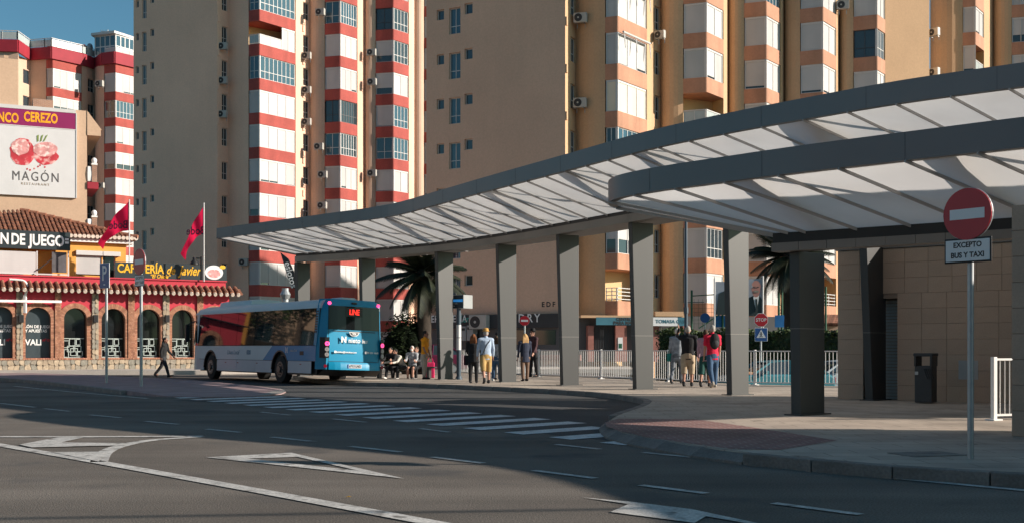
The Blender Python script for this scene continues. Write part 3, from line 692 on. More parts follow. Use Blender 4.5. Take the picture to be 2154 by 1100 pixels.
# ---------------------------------------------------------------- bus information display
b = V3(P2(965, 43.7), PZ); disp = thing('information_display', 'bus arrival display with a blue line, on a round pole beside the black coat woman', 'display', b)
mb = MB(); mb.tube([b, b + Vector((0, 0, 2.85))], .085, 14); mb.tube([b, b + Vector((0, 0, .12))], [.15, .1], 14); mb.build('pole', M['pole_dark'], disp, smooth=True)
mb = MB(); mb.tube([b + Vector((0, 0, 1.12)), b + Vector((0, 0, 2.08))], .09, 14); mb.build('notice_sleeve', M['sign_white'], disp, smooth=True)
mb = MB(); mb.tube([b + Vector((0, 0, 1.58)), b + Vector((0, 0, 1.6))], .092, 14); mb.build('sleeve_band', M['black'], disp)
n, r = frame_dir(R(-32)); c = V3(P2(957, 43.7), ZP(634, 43.7))
mb = MB(); mb.obox(c - r * .36 - Vector((0, 0, .26)), r * .76, -n * .62, (0, 0, .52)); mb.build('housing', M['disp_case'], disp, bevel=.015)
mb = MB(); mb.obox(c - r * .34 - Vector((0, 0, .24)) + n * .002, r * .72, n * .008, (0, 0, .48)); mb.build('screen', M['disp_dark'], disp)

mb = MB(); mb.obox(c - r * .33 + Vector((0, 0, -.01)) + n * .0102, r * .70, n * .002, (0, 0, .10)); mb.build('blue_line', M['led_blue'], disp)
for k, (x0, t) in enumerate(((-.10, 'PARADA BUS'), (-.10, 'LINEA'))): put_text(t, .075, M['sign_white'], disp, c + n * .0125 + r * x0 + Vector((0, 0, -.075 - .09 * k)), r, ext=.001)
# ---------------------------------------------------------------- apartment towers
def wall_mat(name, c): return mat(name, c, .88, .06, .25, .25, 25, streak=.02, fine=.05, fscale=9, spec=.2)
M['wall_grey'] = wall_mat('cream_render', (.80, .53, .39))
M['wall_tan'] = wall_mat('ochre_render', (.56, .36, .215))
M['wall_taupe'] = wall_mat('tan_render', (.66, .43, .305))
M['wall_pink'] = wall_mat('pink_beige_render', (.56, .39, .29))
M['red_band'] = mat('red_band', (.38, .075, .06), .8, .12, .8, .2, 20, streak=.12, fine=.08, fscale=8)
M['peach_band'] = mat('peach_band', (.45, .225, .14), .8, .12, .8, .2, 20, streak=.14, fine=.06, fscale=8)
M['crimson'] = mat('crimson_parapet', (.30, .02, .035), .7, .1, 1)
M['balcony'] = mat('balcony_wall', (.60, .42, .22), .85, .08, .6)
def shut_mat(name, c):
    m = mat(name, c, .5, .05, .8, spec=.35, streak=.06); n = m.node_tree; b = n.nodes["Principled BSDF"]
    tc = n.nodes.new("ShaderNodeTexCoord"); wv = n.nodes.new("ShaderNodeTexWave"); wv.bands_direction = 'Z'; wv.inputs["Scale"].default_value = 3.2; wv.wave_profile = 'SAW'
    n.links.new(tc.outputs["Object"], wv.inputs["Vector"]); bp = n.nodes.new("ShaderNodeBump"); bp.inputs["Strength"].default_value = .25; bp.inputs["Distance"].default_value = .008
    n.links.new(wv.outputs["Fac"], bp.inputs["Height"]); n.links.new(bp.outputs[0], b.inputs["Normal"]); return m
M['shutters'] = [shut_mat('white_roller_shutter', (.48, .465, .455)), shut_mat('aged_white_shutter', (.44, .425, .415)), shut_mat('bright_shutter', (.51, .495, .485))]
M['shutter_grey'] = shut_mat('grey_shutter', (.42, .43, .43)); M['shutter_cream'] = shut_mat('cream_shutter', (.70, .60, .46))
M['curtain_red'] = mat('red_curtain', (.45, .05, .04), .9, .2, 6); M['interior'] = mat('room_interior', (.10, .09, .085), .9, .2, 1)
M['curtain_pale'] = mat('pale_curtain', (.45, .44, .42), .9, .15, 5)
def window(root, P, d, n, s0, s1, z0, z1, depth=.15, cols=2, transom=.3, gm='glass', fm='white_alu', fw=.05, back=None):
    """frame mesh (part) with its panes as children; depth = set back from the wall face"""
    mb = MB(); o = lambda s, z, dd=0: V3(P + d * s - n * (depth + dd), z)
    ex, ez = V3(d, 0), Vector((0, 0, 1)); ed = V3(-n, 0) * .05
    w_, h_ = s1 - s0, z1 - z0
    mb.obox(o(s0, z0), ex * w_, ed, ez * fw); mb.obox(o(s0, z1 - fw), ex * w_, ed, ez * fw)
    mb.obox(o(s0, z0 + fw), ex * fw, ed, ez * (h_ - 2 * fw)); mb.obox(o(s1 - fw, z0 + fw), ex * fw, ed, ez * (h_ - 2 * fw))
    xs = [s0 + fw + (w_ - 2 * fw) * k / cols for k in range(cols + 1)]
    for x in xs[1:-1]: mb.obox(o(x - fw / 2, z0 + fw, .003), ex * fw, ed, ez * (h_ - 2 * fw))
    zt = z0 + h_ * transom
    zz = [z0 + fw, z1 - fw]
    if transom: mb.obox(o(s0 + fw, zt, .006), ex * (w_ - 2 * fw), ed, ez * fw * .9); zz = [z0 + fw, zt, z1 - fw]
    fr = mb.build('window', M[fm], root)
    for a, b in zip(xs, xs[1:]):
        for c, e in zip(zz, zz[1:]):
            g = MB(); g.obox(o(a, c, .03), ex * (b - a), V3(-n, 0) * .008, ez * (e - c)); g.build('pane', M[gm], fr)
    if back:
        g = MB(); g.obox(o(s0 + .02, z0 + .02, .12), ex * (w_ - .04) * back[1], V3(-n, 0) * .02, ez * (h_ - .04)); g.build('curtain', M[back[0]], fr)
    return fr
def face_fill(root, P, Q, z0, z1, code, n=2):
    """fill one side of a balcony bay: S roller shutters, W glazing, H shutters over a low window, O open with railing"""
    d, nn = dn(P, Q); L_ = (Q - P).length; ex = V3(d, 0); ez = Vector((0, 0, 1)); o = lambda s, z, dd=0: V3(P + d * s - nn * dd, z)
    if code == 'W' or code == 'R' or code == 'D':
        window(root, P, d, nn, .03, L_ - .03, z0, z1, .08, max(1, n * 2), .33, 'glass_blue' if random.random() < .5 else 'glass', fm='dark_alu' if code == 'D' else 'white_alu', back=('curtain_red', .9) if code == 'R' else (('curtain_pale', random.uniform(.2, .5)) if random.random() < .6 else None)); return
    if code == 'O':
        mb = MB()
        mb.obox(o(0, z0 + .78, .06), ex * L_, V3(-nn, 0) * .05, ez * .06); mb.obox(o(0, z0 + .03, .06), ex * L_, V3(-nn, 0) * .05, ez * .05)
        k = max(2, int(L_ / .8)); 
        for i in range(k + 1): mb.obox(o((L_ - .05) * i / k, z0 + .08, .06), ex * .05, V3(-nn, 0) * .05, ez * .70)
        rl = mb.build('railing', M['white_alu'], root)
        mb = MB(); mb.obox(o(.05, z0 + .10, .08), ex * (L_ - .1), V3(-nn, 0) * .012, ez * .66); mb.build('pane', M['frosted'], rl); return
    if code == 'B':
        mb = MB()
        for k in range(4): mb.obox(o(0, z0 + .1 + k * .22, .06), ex * L_, V3(-nn, 0) * .04, ez * .045)
        for s in (0, L_ / 2, L_ - .05): mb.obox(o(s, z0, .10), ex * .05, V3(-nn, 0) * .04, ez * .8)
        mb.build('railing', M['white_alu'], root); return
    sm = {'G': M['shutter_grey'], 'C': M['shutter_cream']}.get(code)
    ft = .13; zb = z0 + (.02 if code != 'H' else (z1 - z0) * random.choice((.3, .45)))
    mb = MB(); mb.obox(o(.02, z1 - ft, .05), ex * (L_ - .04), V3(-nn, 0) * .1, ez * ft)
    for i in range(n + 1): mb.obox(o(.02 + (L_ - .09) * i / n, z0, .05), ex * .05, V3(-nn, 0) * .08, ez * (z1 - z0 - ft))
    mb.obox(o(.07, z0, .05), ex * (L_ - .14), V3(-nn, 0) * .08, ez * .035)
    mb.build('shutter_frame', M['white_alu'], root)
    for i in range(n):
        a = .07 + (L_ - .09) * i / n; b = .02 + (L_ - .09) * (i + 1) / n
        lift = zb + (random.choice((0, 0, 0, 0, .06, .16)) if code == 'S' else 0)
        g = MB(); g.obox(o(a, max(lift, z0 + .036), .085), ex * (b - a), V3(-nn, 0) * .03, ez * (z1 - ft - max(lift, z0 + .036))); g.build('shutter', sm or random.choice(M['shutters']), root)
        if lift > z0 + .05:
            g = MB(); g.obox(o(a, z0 + .036, .11), ex * (b - a), V3(-nn, 0) * .01, ez * (lift - z0 - .036)); g.build('pane', M['glass'], root)
M['frosted'] = mat('frosted_glass', (.42, .46, .45), .25, .05, 2); M['dark_alu'] = mat('dark_aluminium', (.05, .05, .055), .4)
def bay(root, L_, C, R_, tops, fills, bm, h=.95, zmax=99, nl=1, nr=3, depth=1.2, extra_top=None):
    lr = (R_ - L_).normalized(); back = Vector((-lr.y, lr.x)); Lb, Rb = L_ + back * depth, R_ + back * depth
    d1, n1 = dn(L_, C); d2, n2 = dn(C, R_); c0, c1 = C - d1 * .12, C + d2 * .12; cm = (c0 + c1) / 2 + (C - (c0 + c1) / 2) * .5
    poly = [L_, c0, c0.lerp(cm, .5) + (C - cm) * .12, cm, cm.lerp(c1, .5) + (C - cm) * .12, c1, R_, Rb, Lb]
    ts = sorted(tops)
    for i, (k, zt) in enumerate(ts):
        mb = MB(); mb.prism(poly, zt - h, zt); mb.build('spandrel', bm, root, smooth=True, ang=35)
        z1 = ts[i + 1][1] - h if i + 1 < len(ts) else zt + 1.9
        fl, fr_ = fills.get(k, ('S', 'S'))
        e = .02
        if fl: face_fill(root, L_ + d1 * .02, C - d1 * .10, zt + .002, z1 - .002, fl, nl)
        if fr_:
            if fr_ == 'OS':
                mid = C + (R_ - C) * .62
                face_fill(root, C + d2 * .10, mid, zt + .002, z1 - .002, 'O', nr); face_fill(root, mid, R_ - d2 * .02, zt + .002, z1 - .002, 'S', 2)
            else: face_fill(root, C + d2 * .10, R_ - d2 * .02, zt + .002, z1 - .002, fr_, nr)
        if fl not in ('O', 'B') or True:
            mb = MB(); mb.box((*(cm - (n1 + n2).normalized() * .10), (zt + z1) / 2), .14, .14, z1 - zt - .004, math.atan2(n1.y, n1.x))
            if fl not in ('O', 'B'): mb.build('corner_post', M['white_alu'], root)
    return Lb, Rb
def ac(pos, n, label, group='air conditioners on the apartment towers', s=1.0):
    n = Vector((n[0], n[1], 0)).normalized(); r = Vector((-n.y, n.x, 0)) * -1; r = Vector((0, 0, 1)).cross(n)
    p = Vector(pos); root = thing('air_conditioner', label, 'air conditioner', p, 0, group)
    w_, h_, d_ = .82 * s, .58 * s, .32 * s
    mb = MB(); mb.obox(p - r * w_ / 2 - n * d_ - Vector((0, 0, h_ / 2)), r * w_, n * d_, (0, 0, h_)); mb.build('casing', M['ac_white'], root, bevel=.02)
    c = p - r * w_ * .14 + n * .003
    mb = MB(); mb.disc(c, n, h_ * .42, .012, 18); mb.build('fan_grille', M['dark_steel'], root)
    mb = MB(); mb.disc(c + n * .012, n, h_ * .1, .01, 10); mb.build('fan_hub', M['ac_white'], root)
    mb = MB()
    for q in (-.3, .3):
        a = p + r * w_ * q - Vector((0, 0, h_ / 2 + .02)); mb.bar(a, a - n * (d_ + .12), .035); mb.bar(a - n * (d_ + .1), a - n * (d_ + .1) - Vector((0, 0, .25)), .035)
    mb.build('bracket', M['zinc'], root)
    return root
M['ac_white'] = mat('ac_casing', (.40, .385, .35), .5, .08, 3)
def tower_body(root, segs, z0, z1, m, back=8, roof=True):
    """segs: list of (P,Q,holes,material index)"""
    mb = MB()
    for P, Q, holes, mi in segs: wall(mb, P, Q, z0, z1, holes, .2, mi)
    first, last = segs[0][0], segs[-1][1]
    bl, br = last + Vector((1.2, back)), first + Vector((3, back))
    wall(mb, last, bl, z0, z1, (), 0, 0); wall(mb, bl, br, z0, z1, (), 0, 0); wall(mb, br, first, z0, z1, (), 0, 0)
    if roof: mb.add([V3(s[0], z1) for s in segs] + [V3(last, z1), V3(bl, z1), V3(br, z1)], [list(range(len(segs) + 3))], 0)
    return mb.build('wall', m, root, recalc=False)
def arcwall(a, b, bulge=.35, n=6, hole=None):
    """curved wall from a to b that turns from facing left to facing the street"""
    d, nn = dn(a, b); out = []
    for i in range(n + 1):
        t = i / n; out.append(a.lerp(b, t) + nn * bulge * math.sin(math.pi * t) ** .8 * (1 - .35 * t))
    return out
def tower(name, label, plan, z0, ztop, mats, back=8):
    pts = [p for it in plan for p in it.get('pts', [])]
    root = thing(name, label, 'apartment building', (pts[0].x, pts[0].y, 0))
    segs = []
    for it in plan:
        k = it['t']
        if k == 'wall':
            P, Q = it['pts']; segs.append((P, Q, it.get('holes', []), it.get('m', 0)))
        elif k == 'arc':
            q = arcwall(*it['pts'], bulge=it.get('b', .35))
            for a, b in zip(q, q[1:]): segs.append((a, b, [], it.get('m', 0)))
        elif k == 'bay':
            L_, C, R_ = it['pts']
            Lb, Rb = bay(root, L_, C, R_, it['tops'], it['fills'], it['bm'], it.get('h', .95), nl=it.get('nl', 1), nr=it.get('nr', 3))
            segs.append((L_, Lb, [], 2)); segs.append((Lb, Rb, [], 2)); segs.append((Rb, R_, [], 2))
    # join gaps
    full = []
    for s in segs:
        if full and (full[-1][1] - s[0]).length > .02: full.append((full[-1][1], s[0], [], 0))
        full.append(s)
    body = tower_body(root, full, z0, ztop, mats, back)
    for it in plan:
        for wn in it.get('wins', []):
            P, Q = it['pts']; d, n = dn(P, Q); window(root, P, d, n, *wn[:4], **(wn[4] if len(wn) > 4 else {}))
    return root
def colwins(cols, zs):
    """cols: (s0,s1,dz0,dz1,kwargs)"""
    return [(a, b, z + c, z + e, kw) for z in zs for a, b, c, e, kw in cols]
def sOf(P, Q, px):
    d = (Q - P); k = (px - CX) / FPX
    t = (k * P.y - P.x) / (d.x - k * d.y); return t * d.length
# --- red striped tower
z_red = [(n, .84 + 2.85 * n) for n in range(0, 13)]
a0, a1 = P2(281, 98), P2(457, 95.5)
fl = [23.8 + 2.83 * k for k in range(-8, 5)]
s_ = lambda x: sOf(a0, a1, x)
cA = [(s_(285.5), s_(292), 1.0, 1.6, dict(cols=1, transom=0, depth=.14)), (s_(298.5), s_(308), 0, 1.66, dict(cols=2, transom=.3, depth=.14, gm='glass_blue')), (s_(316), s_(324), 1.25, 1.85, dict(cols=1, transom=0, depth=.14))]
wA = colwins(cA, fl)
a2 = P2(480, 96.6); a3 = P2(523, 95.0)
def uwin(P, Q, zs, f0=.42, f1=.95, h=1.5): 
    L_ = (Q - P).length; return [(L_ * f0, L_ * f1, z, z + h, dict(cols=2, transom=.35, depth=.12)) for z in zs]
zwr = [.84 + 2.85 * n + .35 for n in range(0, 13)]
b0 = [P2(523, 95.0), P2(546, 94.6), P2(622, 97.8)]
c1_, c2_ = P2(636, 98.6), P2(652, 99.4)
b1 = [P2(683, 98.9), P2(716, 98.5), P2(752, 100.2)]
d1_, d2_ = P2(759, 100.5), P2(768, 101.2)
b2 = [P2(790, 100.9), P2(828, 100.5), P2(860, 102.1)]
e1_, e2_ = P2(866, 102.4), P2(872, 102.9)
b3 = [P2(892, 103.4), P2(915, 103.2), P2(950, 105)]
uu = uwin(a1, a2, zwr); uc = uwin(c1_, c2_, zwr, .1, .9)
plan = [dict(t='wall', pts=[a0, a1], holes=[w[:4] for w in wA], wins=wA), dict(t='wall', pts=[a1, a2], holes=[w[:4] for w in uu], wins=uu), dict(t='wall', pts=[a2, a3]),
    dict(t='bay', pts=b0, tops=z_red, bm=M['red_band'], nr=4, fills={10: ('W', 'R'), 9: ('O', 'OS'), 8: ('W', 'W'), 4: ('H', 'S'), 7: ('S', 'S'), 3: ('G', 'S')}),
    dict(t='wall', pts=[b0[2], c1_]), dict(t='wall', pts=[c1_, c2_], holes=[w[:4] for w in uc], wins=uc), dict(t='arc', pts=[c2_, b1[0]], m=1),
    dict(t='bay', pts=b1, tops=z_red, bm=M['red_band'], nr=3, fills={10: ('W', 'W'), 7: ('D', 'D'), 6: ('W', 'W'), 4: ('H', 'S')}),
    dict(t='wall', pts=[b1[2], d1_]), dict(t='wall', pts=[d1_, d2_]), dict(t='arc', pts=[d2_, b2[0]], m=1),
    dict(t='bay', pts=b2, tops=z_red, bm=M['red_band'], nr=2, fills={10: ('D', 'W'), 9: ('H', 'W'), 8: ('H', 'S'), 7: ('S', 'W'), 6: ('W', 'W')}),
    dict(t='wall', pts=[b2[2], e1_]), dict(t='wall', pts=[e1_, e2_]), dict(t='arc', pts=[e2_, b3[0]], m=1),
    dict(t='bay', pts=b3, tops=z_red, bm=M['red_band'], nr=2, fills={})]
red = tower('apartment_tower', 'tall cream apartment tower with red striped balcony bays behind the bus', plan, -.6, 40, [M['wall_grey'], M['wall_pink'], M['balcony']])
def ledges(root, P, zs, d, w_=.16, h=.55, m=None):
    for z in zs:
        mb = MB(); mb.obox(V3(P + d * .02, z), V3(d * w_, 0), V3(Vector((d.y, -d.x)) * .09, 0), (0, 0, h)); mb.build('ledge', m or M['wall_grey'], root)
for P in (a1, c1_):
    ledges(red, P, [.84 + 2.85 * n - .75 for n in range(2, 13)], (a2 - a1).normalized())
# --- tan tower
z_tan = [(n, 1.30 + 2.85 * n) for n in range(1, 10)]
t0, t1 = P2(897, 73.4), P2(1189, 68.6)
s_ = lambda x: sOf(t0, t1, x)
ft_ = [21.2 + 2.85 * k for k in range(-6, 4)]
cT = [(s_(918.5), s_(934), 1.02, 1.68, dict(cols=1, transom=0, depth=.17)), (s_(944.5), s_(968.5), 0, 1.66, dict(cols=2, transom=.3, depth=.17, gm='glass_blue')), (s_(977), s_(994), 1.12, 1.80, dict(cols=1, transom=0, depth=.17))]
wT = colwins(cT, ft_)
t2, t3 = P2(1211, 70.2), P2(1273, 68.9)
p1 = [P2(1273, 68.9), P2(1300, 68.6), P2(1361, 71.5)]
q1, q2 = P2(1371, 72.4), P2(1390, 73.4)
p2 = [P2(1437, 72.6), P2(1487, 72.1), P2(1522, 74.0)]
q3 = P2(1527, 74.4); q3b = P2(1531, 76.0)
p3 = [P2(1565, 75.6), P2(1613, 75.1), P2(1642, 76.9)]
q4 = P2(1646, 77.2); q4b = P2(1650, 78.2)
p4 = [P2(1683, 76.9), P2(1732, 76.3), P2(1759, 78.2)]
q5 = P2(1762, 78.4); q5b = P2(1766, 79.4)
p5 = [P2(1795, 78.7), P2(1846, 78.1), P2(1862, 79.4)]
q6 = P2(1955, 80.4)
zwt = [1.30 + 2.85 * n + .35 for n in range(1, 12)]
ut = uwin(t1, t2, zwt, .5, .97); ut2 = uwin(q1, q2, zwt, .3, .9)
plan = [dict(t='wall', pts=[t0, t1], holes=[w[:4] for w in wT], wins=wT, m=1), dict(t='wall', pts=[t1, t2], holes=[w[:4] for w in ut], wins=ut), dict(t='arc', pts=[t2, t3], b=.25),
    dict(t='bay', pts=p1, tops=z_tan, bm=M['peach_band'], nr=3, fills={5: ('C', 'C'), 4: ('W', 'W'), 2: ('H', 'H'), 1: ('B', 'B')}),
    dict(t='wall', pts=[p1[2], q1]), dict(t='wall', pts=[q1, q2], holes=[w[:4] for w in ut2], wins=ut2), dict(t='arc', pts=[q2, p2[0]], b=.5),
    dict(t='bay', pts=p2, tops=z_tan, bm=M['peach_band'], nr=2, fills={6: ('G', 'S'), 5: ('O', 'O'), 2: ('S', 'W')}),
    dict(t='wall', pts=[p2[2], q3]), dict(t='wall', pts=[q3, q3b]), dict(t='arc', pts=[q3b, p3[0]], b=.45),
    dict(t='bay', pts=p3, tops=z_tan, bm=M['peach_band'], nr=2, fills={8: ('S', 'W'), 5: ('G', 'S')}),
    dict(t='wall', pts=[p3[2], q4]), dict(t='wall', pts=[q4, q4b]), dict(t='arc', pts=[q4b, p4[0]], b=.45),
    dict(t='bay', pts=p4, tops=z_tan, bm=M['peach_band'], nr=2, fills={5: ('S', 'S'), 1: ('B', 'B')}),
    dict(t='wall', pts=[p4[2], q5]), dict(t='wall', pts=[q5, q5b]), dict(t='arc', pts=[q5b, p5[0]], b=.45),
    dict(t='bay', pts=p5, tops=z_tan, bm=M['peach_band'], nr=2, fills={7: ('D', 'W'), 5: ('G', 'S')}),
    dict(t='wall', pts=[p5[2], q6])]
tan = tower('apartment_tower', 'tall ochre apartment tower with peach balcony bays above the long canopy', plan, -.6, 27.5, [M['wall_tan'], M['wall_taupe'], M['balcony']], 4)
ledges(tan, t1, [1.30 + 2.85 * n - .55 for n in range(2, 12)], (t2 - t1).normalized(), .2, .5, M['wall_tan'])
# awning arms on the first bays
def awning(root, C, R_, z):
    d, n = dn(C, R_); L_ = (R_ - C).length
    mb = MB(); mb.tube([V3(C + d * .25 + n * .22, z), V3(R_ + n * .22, z)], .07, 8)
    for f in (.1, .5, .98):
        p = C + d * (L_ * f) + n * .2; mb.bar(V3(p, z), V3(p + n * .12, z - .95), .035); mb.bar(V3(p + n * .12, z - .95), V3(p + n * .02 + d * .1, z - .1), .03)
    mb.build('awning', M['white_alu'], root)
for k in (6, 7): awning(tan, p1[1], p1[2], 1.30 + 2.85 * (k + 1) - .95)
awning(tan, p4[1], p4[2], 1.30 + 2.85 * 6 - 1.0)
# --- farther ochre tower on the right
z_far = [(n, 24.6 + 2.85 * (n - 8)) for n in range(1, 10)]
f0, f1 = P2(1957, 85.2), P2(2025, 84.5)
g1 = [P2(2025, 84.5), P2(2053, 84.2), P2(2070, 86)]
f2, f3 = P2(2082, 87.2), P2(2089, 88.0)
g2 = [P2(2128, 87.2), P2(2170, 86.8), P2(2190, 89)]
plan = [dict(t='arc', pts=[f0, f1], b=.5), dict(t='bay', pts=g1, tops=z_far, bm=M['peach_band'], nr=2, fills={7: ('S', 'O')}), dict(t='wall', pts=[g1[2], f2]), dict(t='wall', pts=[f2, f3]),
    dict(t='arc', pts=[f3, g2[0]], b=.45), dict(t='bay', pts=g2, tops=z_far, bm=M['peach_band'], nl=2, nr=2, fills={8: ('H', 'S')}), dict(t='wall', pts=[g2[2], P2(2300, 90)])]
far = tower('apartment_tower', 'farther ochre apartment tower above the right end of the canopy', plan, -.6, 29.5, [M['wall_tan'], M['wall_taupe'], M['balcony']], 3)
# --- farther red striped block at the left
z_l = [(n, 29.65 + 2.85 * n) for n in range(-8, 1)] + [(1, 32.7)]
l0 = P2(-60, 121); l0b = P2(38, 121.5); l1 = P2(40, 123.2); l2 = P2(64, 125.0)
lb1 = [P2(97, 124.6), P2(111, 124.4), P2(172, 127.2)]
l3, l4 = P2(182, 127.8), P2(200, 129.2)
lb2 = [P2(219, 127.0), P2(243, 126.4), P2(290, 128.8)]
zwl = [29.65 + 2.85 * n + .35 for n in range(-8, 1)]
ul = [(2.2 if False else .35 * (l2 - l1).length, .95 * (l2 - l1).length, z, z + 1.5, dict(cols=1, transom=0, depth=.12, gm='glass')) for z in zwl]
ul2 = uwin(l3, l4, zwl, .15, .9)
plan = [dict(t='wall', pts=[l0, l0b]), dict(t='wall', pts=[l0b, l1]), dict(t='wall', pts=[l1, l2], holes=[w[:4] for w in ul], wins=ul), dict(t='wall', pts=[l2, lb1[0]]),
    dict(t='bay', pts=lb1, tops=z_l, bm=M['red_band'], nl=1, nr=4, fills={-1: ('S', 'H')}), dict(t='wall', pts=[lb1[2], l3]), dict(t='wall', pts=[l3, l4], holes=[w[:4] for w in ul2], wins=ul2),
    dict(t='arc', pts=[l4, lb2[0]], b=.4), dict(t='bay', pts=lb2, tops=z_l, bm=M['red_band'], nl=1, nr=3, fills={-1: ('W', 'W'), -3: ('H', 'H')}), dict(t='wall', pts=[lb2[2], P2(330, 130)])]
lef = tower('apartment_tower', 'farther pink apartment block with red bands and roof terraces, left of the tall cream tower', plan, -.6, 32.72, [M['wall_pink'], M['wall_pink'], M['balcony']])
# crimson parapet, terrace railings, penthouse, chimneys
mb = MB(); pp = [l0 + Vector((0, -.1)), l0b + Vector((0, -.1)), l2 + Vector((0, -.1)), lb1[0] + Vector((-.1, -.15)), lb1[1] + Vector((-.05, -.2)), lb1[2] + Vector((.1, -.1)), l3 + Vector((0, -.2)), l4 + Vector((0, -.1)), lb2[0] + Vector((-.1, -.15)), lb2[1] + Vector((0, -.2)), lb2[2] + Vector((.1, -.1))]
for a, b in zip(pp, pp[1:]): mb.bar(V3(a, 33.35), V3(b, 33.35), .25, 1.3)
mb.build('parapet', M['crimson'], lef)
mb = MB()
for a, b in zip(pp[:8], pp[1:8]):
    mb.bar(V3(a, 34.95), V3(b, 34.95), .07); k = max(1, int((b - a).length / 1.5))
    for i in range(k + 1): q = a.lerp(b, i / k); mb.bar(V3(q, 34), V3(q, 34.95), .07)
rl = mb.build('terrace_railing', M['white_alu'], lef)
mb = MB()
for a, b in zip(pp[:8], pp[1:8]): mb.bar(V3(a, 34.45), V3(b, 34.45), .02, .75)
mb.build('pane', M['frosted'], rl)
A3, B3, C3 = P2(199, 128.2), P2(243, 127.2), P2(292, 130)
for P, Q, n in ((A3, B3, 4), (B3, C3, 5)):
    d, nn = dn(P, Q); window(lef, P, d, nn, 0, (Q - P).length, 34.0, 36.2, 0, n, .4, 'glass_blue', fw=.12)
mb = MB(); mb.prism([A3 + Vector((-.3, -.3)), B3 + Vector((0, -.4)), C3, C3 + Vector((0, 6)), A3 + Vector((0, 6))], 36.22, 36.5); mb.build('penthouse_roof', M['white_alu'], lef)
mb = MB(); mb.prism([A3 + Vector((.2, .5)), B3 + Vector((0, .5)), C3 + Vector((0, .5)), C3 + Vector((0, 5)), A3 + Vector((0, 5))], 33, 36.2); mb.build('penthouse_room', M['interior'], lef)
for px, y0, y1, w_ in ((225, 98, 80, 1.3), (257, 96, 89, .8), (172, 112, 99, .8), (133, 107, 96, .7)):
    c = P2(px, 131); mb = MB(); mb.box((c.x, c.y, (ZP(y0, 131) - 2 + ZP(y1, 131)) / 2), w_, w_, ZP(y1, 131) - ZP(y0, 131) + 2); mb.box((c.x, c.y, ZP(y1, 131) + .06), w_ + .25, w_ + .25, .12); mb.build('chimney', M['crimson'] if px > 160 else M['white_paint'], lef)
mb = MB(); c = V3(P2(227, 131), ZP(80, 131)); mb.tube([c, c + Vector((0, 0, .9))], .05, 6)
for k in range(5): mb.bar(c + Vector((-.7 + .25 * k, 0, .9)), c + Vector((-.7 + .25 * k, .0, .5 + .0 * k)), .04)
mb.bar(c + Vector((-.9, 0, .75)), c + Vector((.5, 0, .65)), .05); mb.build('antenna', M['zinc'], lef)
for px, y in ((146, 103), (189, 101)):
    c = V3(P2(px, 130), ZP(y, 130)); mb = MB(); mb.ell(c, .35, .35, .5, 10, 6); mb.tube([c - Vector((0, 0, 1.4)), c], .2, 8); mb.build('roof_vent', M['zinc'], lef, smooth=True)
# ---------------------------------------------------------------- air conditioners
ln = Vector((-.25, -.97))
def acp(px, py, Y, label, n=ln, s=1.0): ac(W(px, py, Y), n, label, s=s)
for (px, py), od in zip(((467, 97), (467, 169), (466, 240)), ('topmost', 'middle', 'lowest')): acp(px, py, 95.6, f'air conditioner, {od} of three by the first window recess of the red striped tower')
for (px, py), od in zip(((643, 117), (643, 189), (643, 256)), ('topmost', 'middle', 'lowest')): acp(px, py, 98.4, f'air conditioner, {od} of three by the recess right of the widest red striped bay')
for (px, py), od in zip(((672, 25), (669, 308), (677, 367), (676, 432)), ('top', 'second', 'third', 'bottom')): acp(px, py, 98.2, f'air conditioner, {od} one on the curved wall left of the middle red striped bay')
for (px, py), od in zip(((780, 110), (781, 172), (781, 364)), ('top', 'middle', 'lowest')): acp(px, py, 100.3, f'air conditioner, {od} one on the wall left of the rightmost red striped bay')
acp(511, 551, 94.9, 'air conditioner low on the cream tower, just above the far canopy tip shadow')
acp(1220, 37, 69.2, 'higher air conditioner beside the first window recess of the ochre tower'); acp(1219, 216, 69.2, 'lower air conditioner beside the first window recess of the ochre tower')
acp(1386, 73, 72.2, 'air conditioner beside the second window recess of the ochre tower, right of the awnings', Vector((-.6, -.8)), .85)
acp(1773, 10, 77.9, 'air conditioner at the top edge, between the last two peach bays')
acp(1962, 68, 84.2, 'upper air conditioner on the farther ochre tower', Vector((-.8, -.6))); acp(1962, 152, 84.2, 'lower air conditioner on the farther ochre tower, just above the canopy fascia', Vector((-.8, -.6)))
acp(207, 176, 126.2, 'air conditioner on the far pink block, above the billboard roof', s=1.15); acp(210, 390, 126.2, 'air conditioner on the far pink block, beside the brick balcony pier')
# ---------------------------------------------------------------- left: billboard building, yellow house, cafe
M['peach_wall'] = wall_mat('peach_render', (.52, .36, .25)); M['yellow_wall'] = wall_mat('yellow_render', (.68, .33, .08)); M['cafe_red'] = wall_mat('crimson_render', (.50, .055, .075))
M['board_dark'] = mat('dark_sign_board', (.022, .032, .036), .45, .08, 2); M['lettering_white'] = mat('white_lettering', (.75, .75, .73), .5, .03); M['lettering_yellow'] = mat('yellow_lettering', (.75, .42, .02), .5, .05)
M['banner_white'] = mat('white_banner', (.60, .59, .59), .6, .04, 1, .5, 1.6); M['banner_purple'] = mat('purple_banner', (.23, .008, .085), .6, .05, 1, .5, 1.6); M['orange_letter'] = mat('orange_lettering', (.85, .36, .015), .5)
M['roof_tile'] = [mat('clay_roof_tile', (.25 * k, .105 * k, .062 * k), .85, .3, 3, .3, 30, fine=.2, fscale=14) for k in (1, .8, 1.25)]; M['tile_end'] = mat('mortared_tile_end', (.60, .50, .42), .85, .25, 9)
M['stone'] = [mat('rubble_stone', c, .9, .2, 6, .5, 30, fine=.12, fscale=22) for c in ((.36, .28, .20), (.29, .25, .20), (.42, .33, .235), (.25, .23, .19))]; M['mortar'] = mat('mortar', (.33, .27, .21), .95, .15, 8)
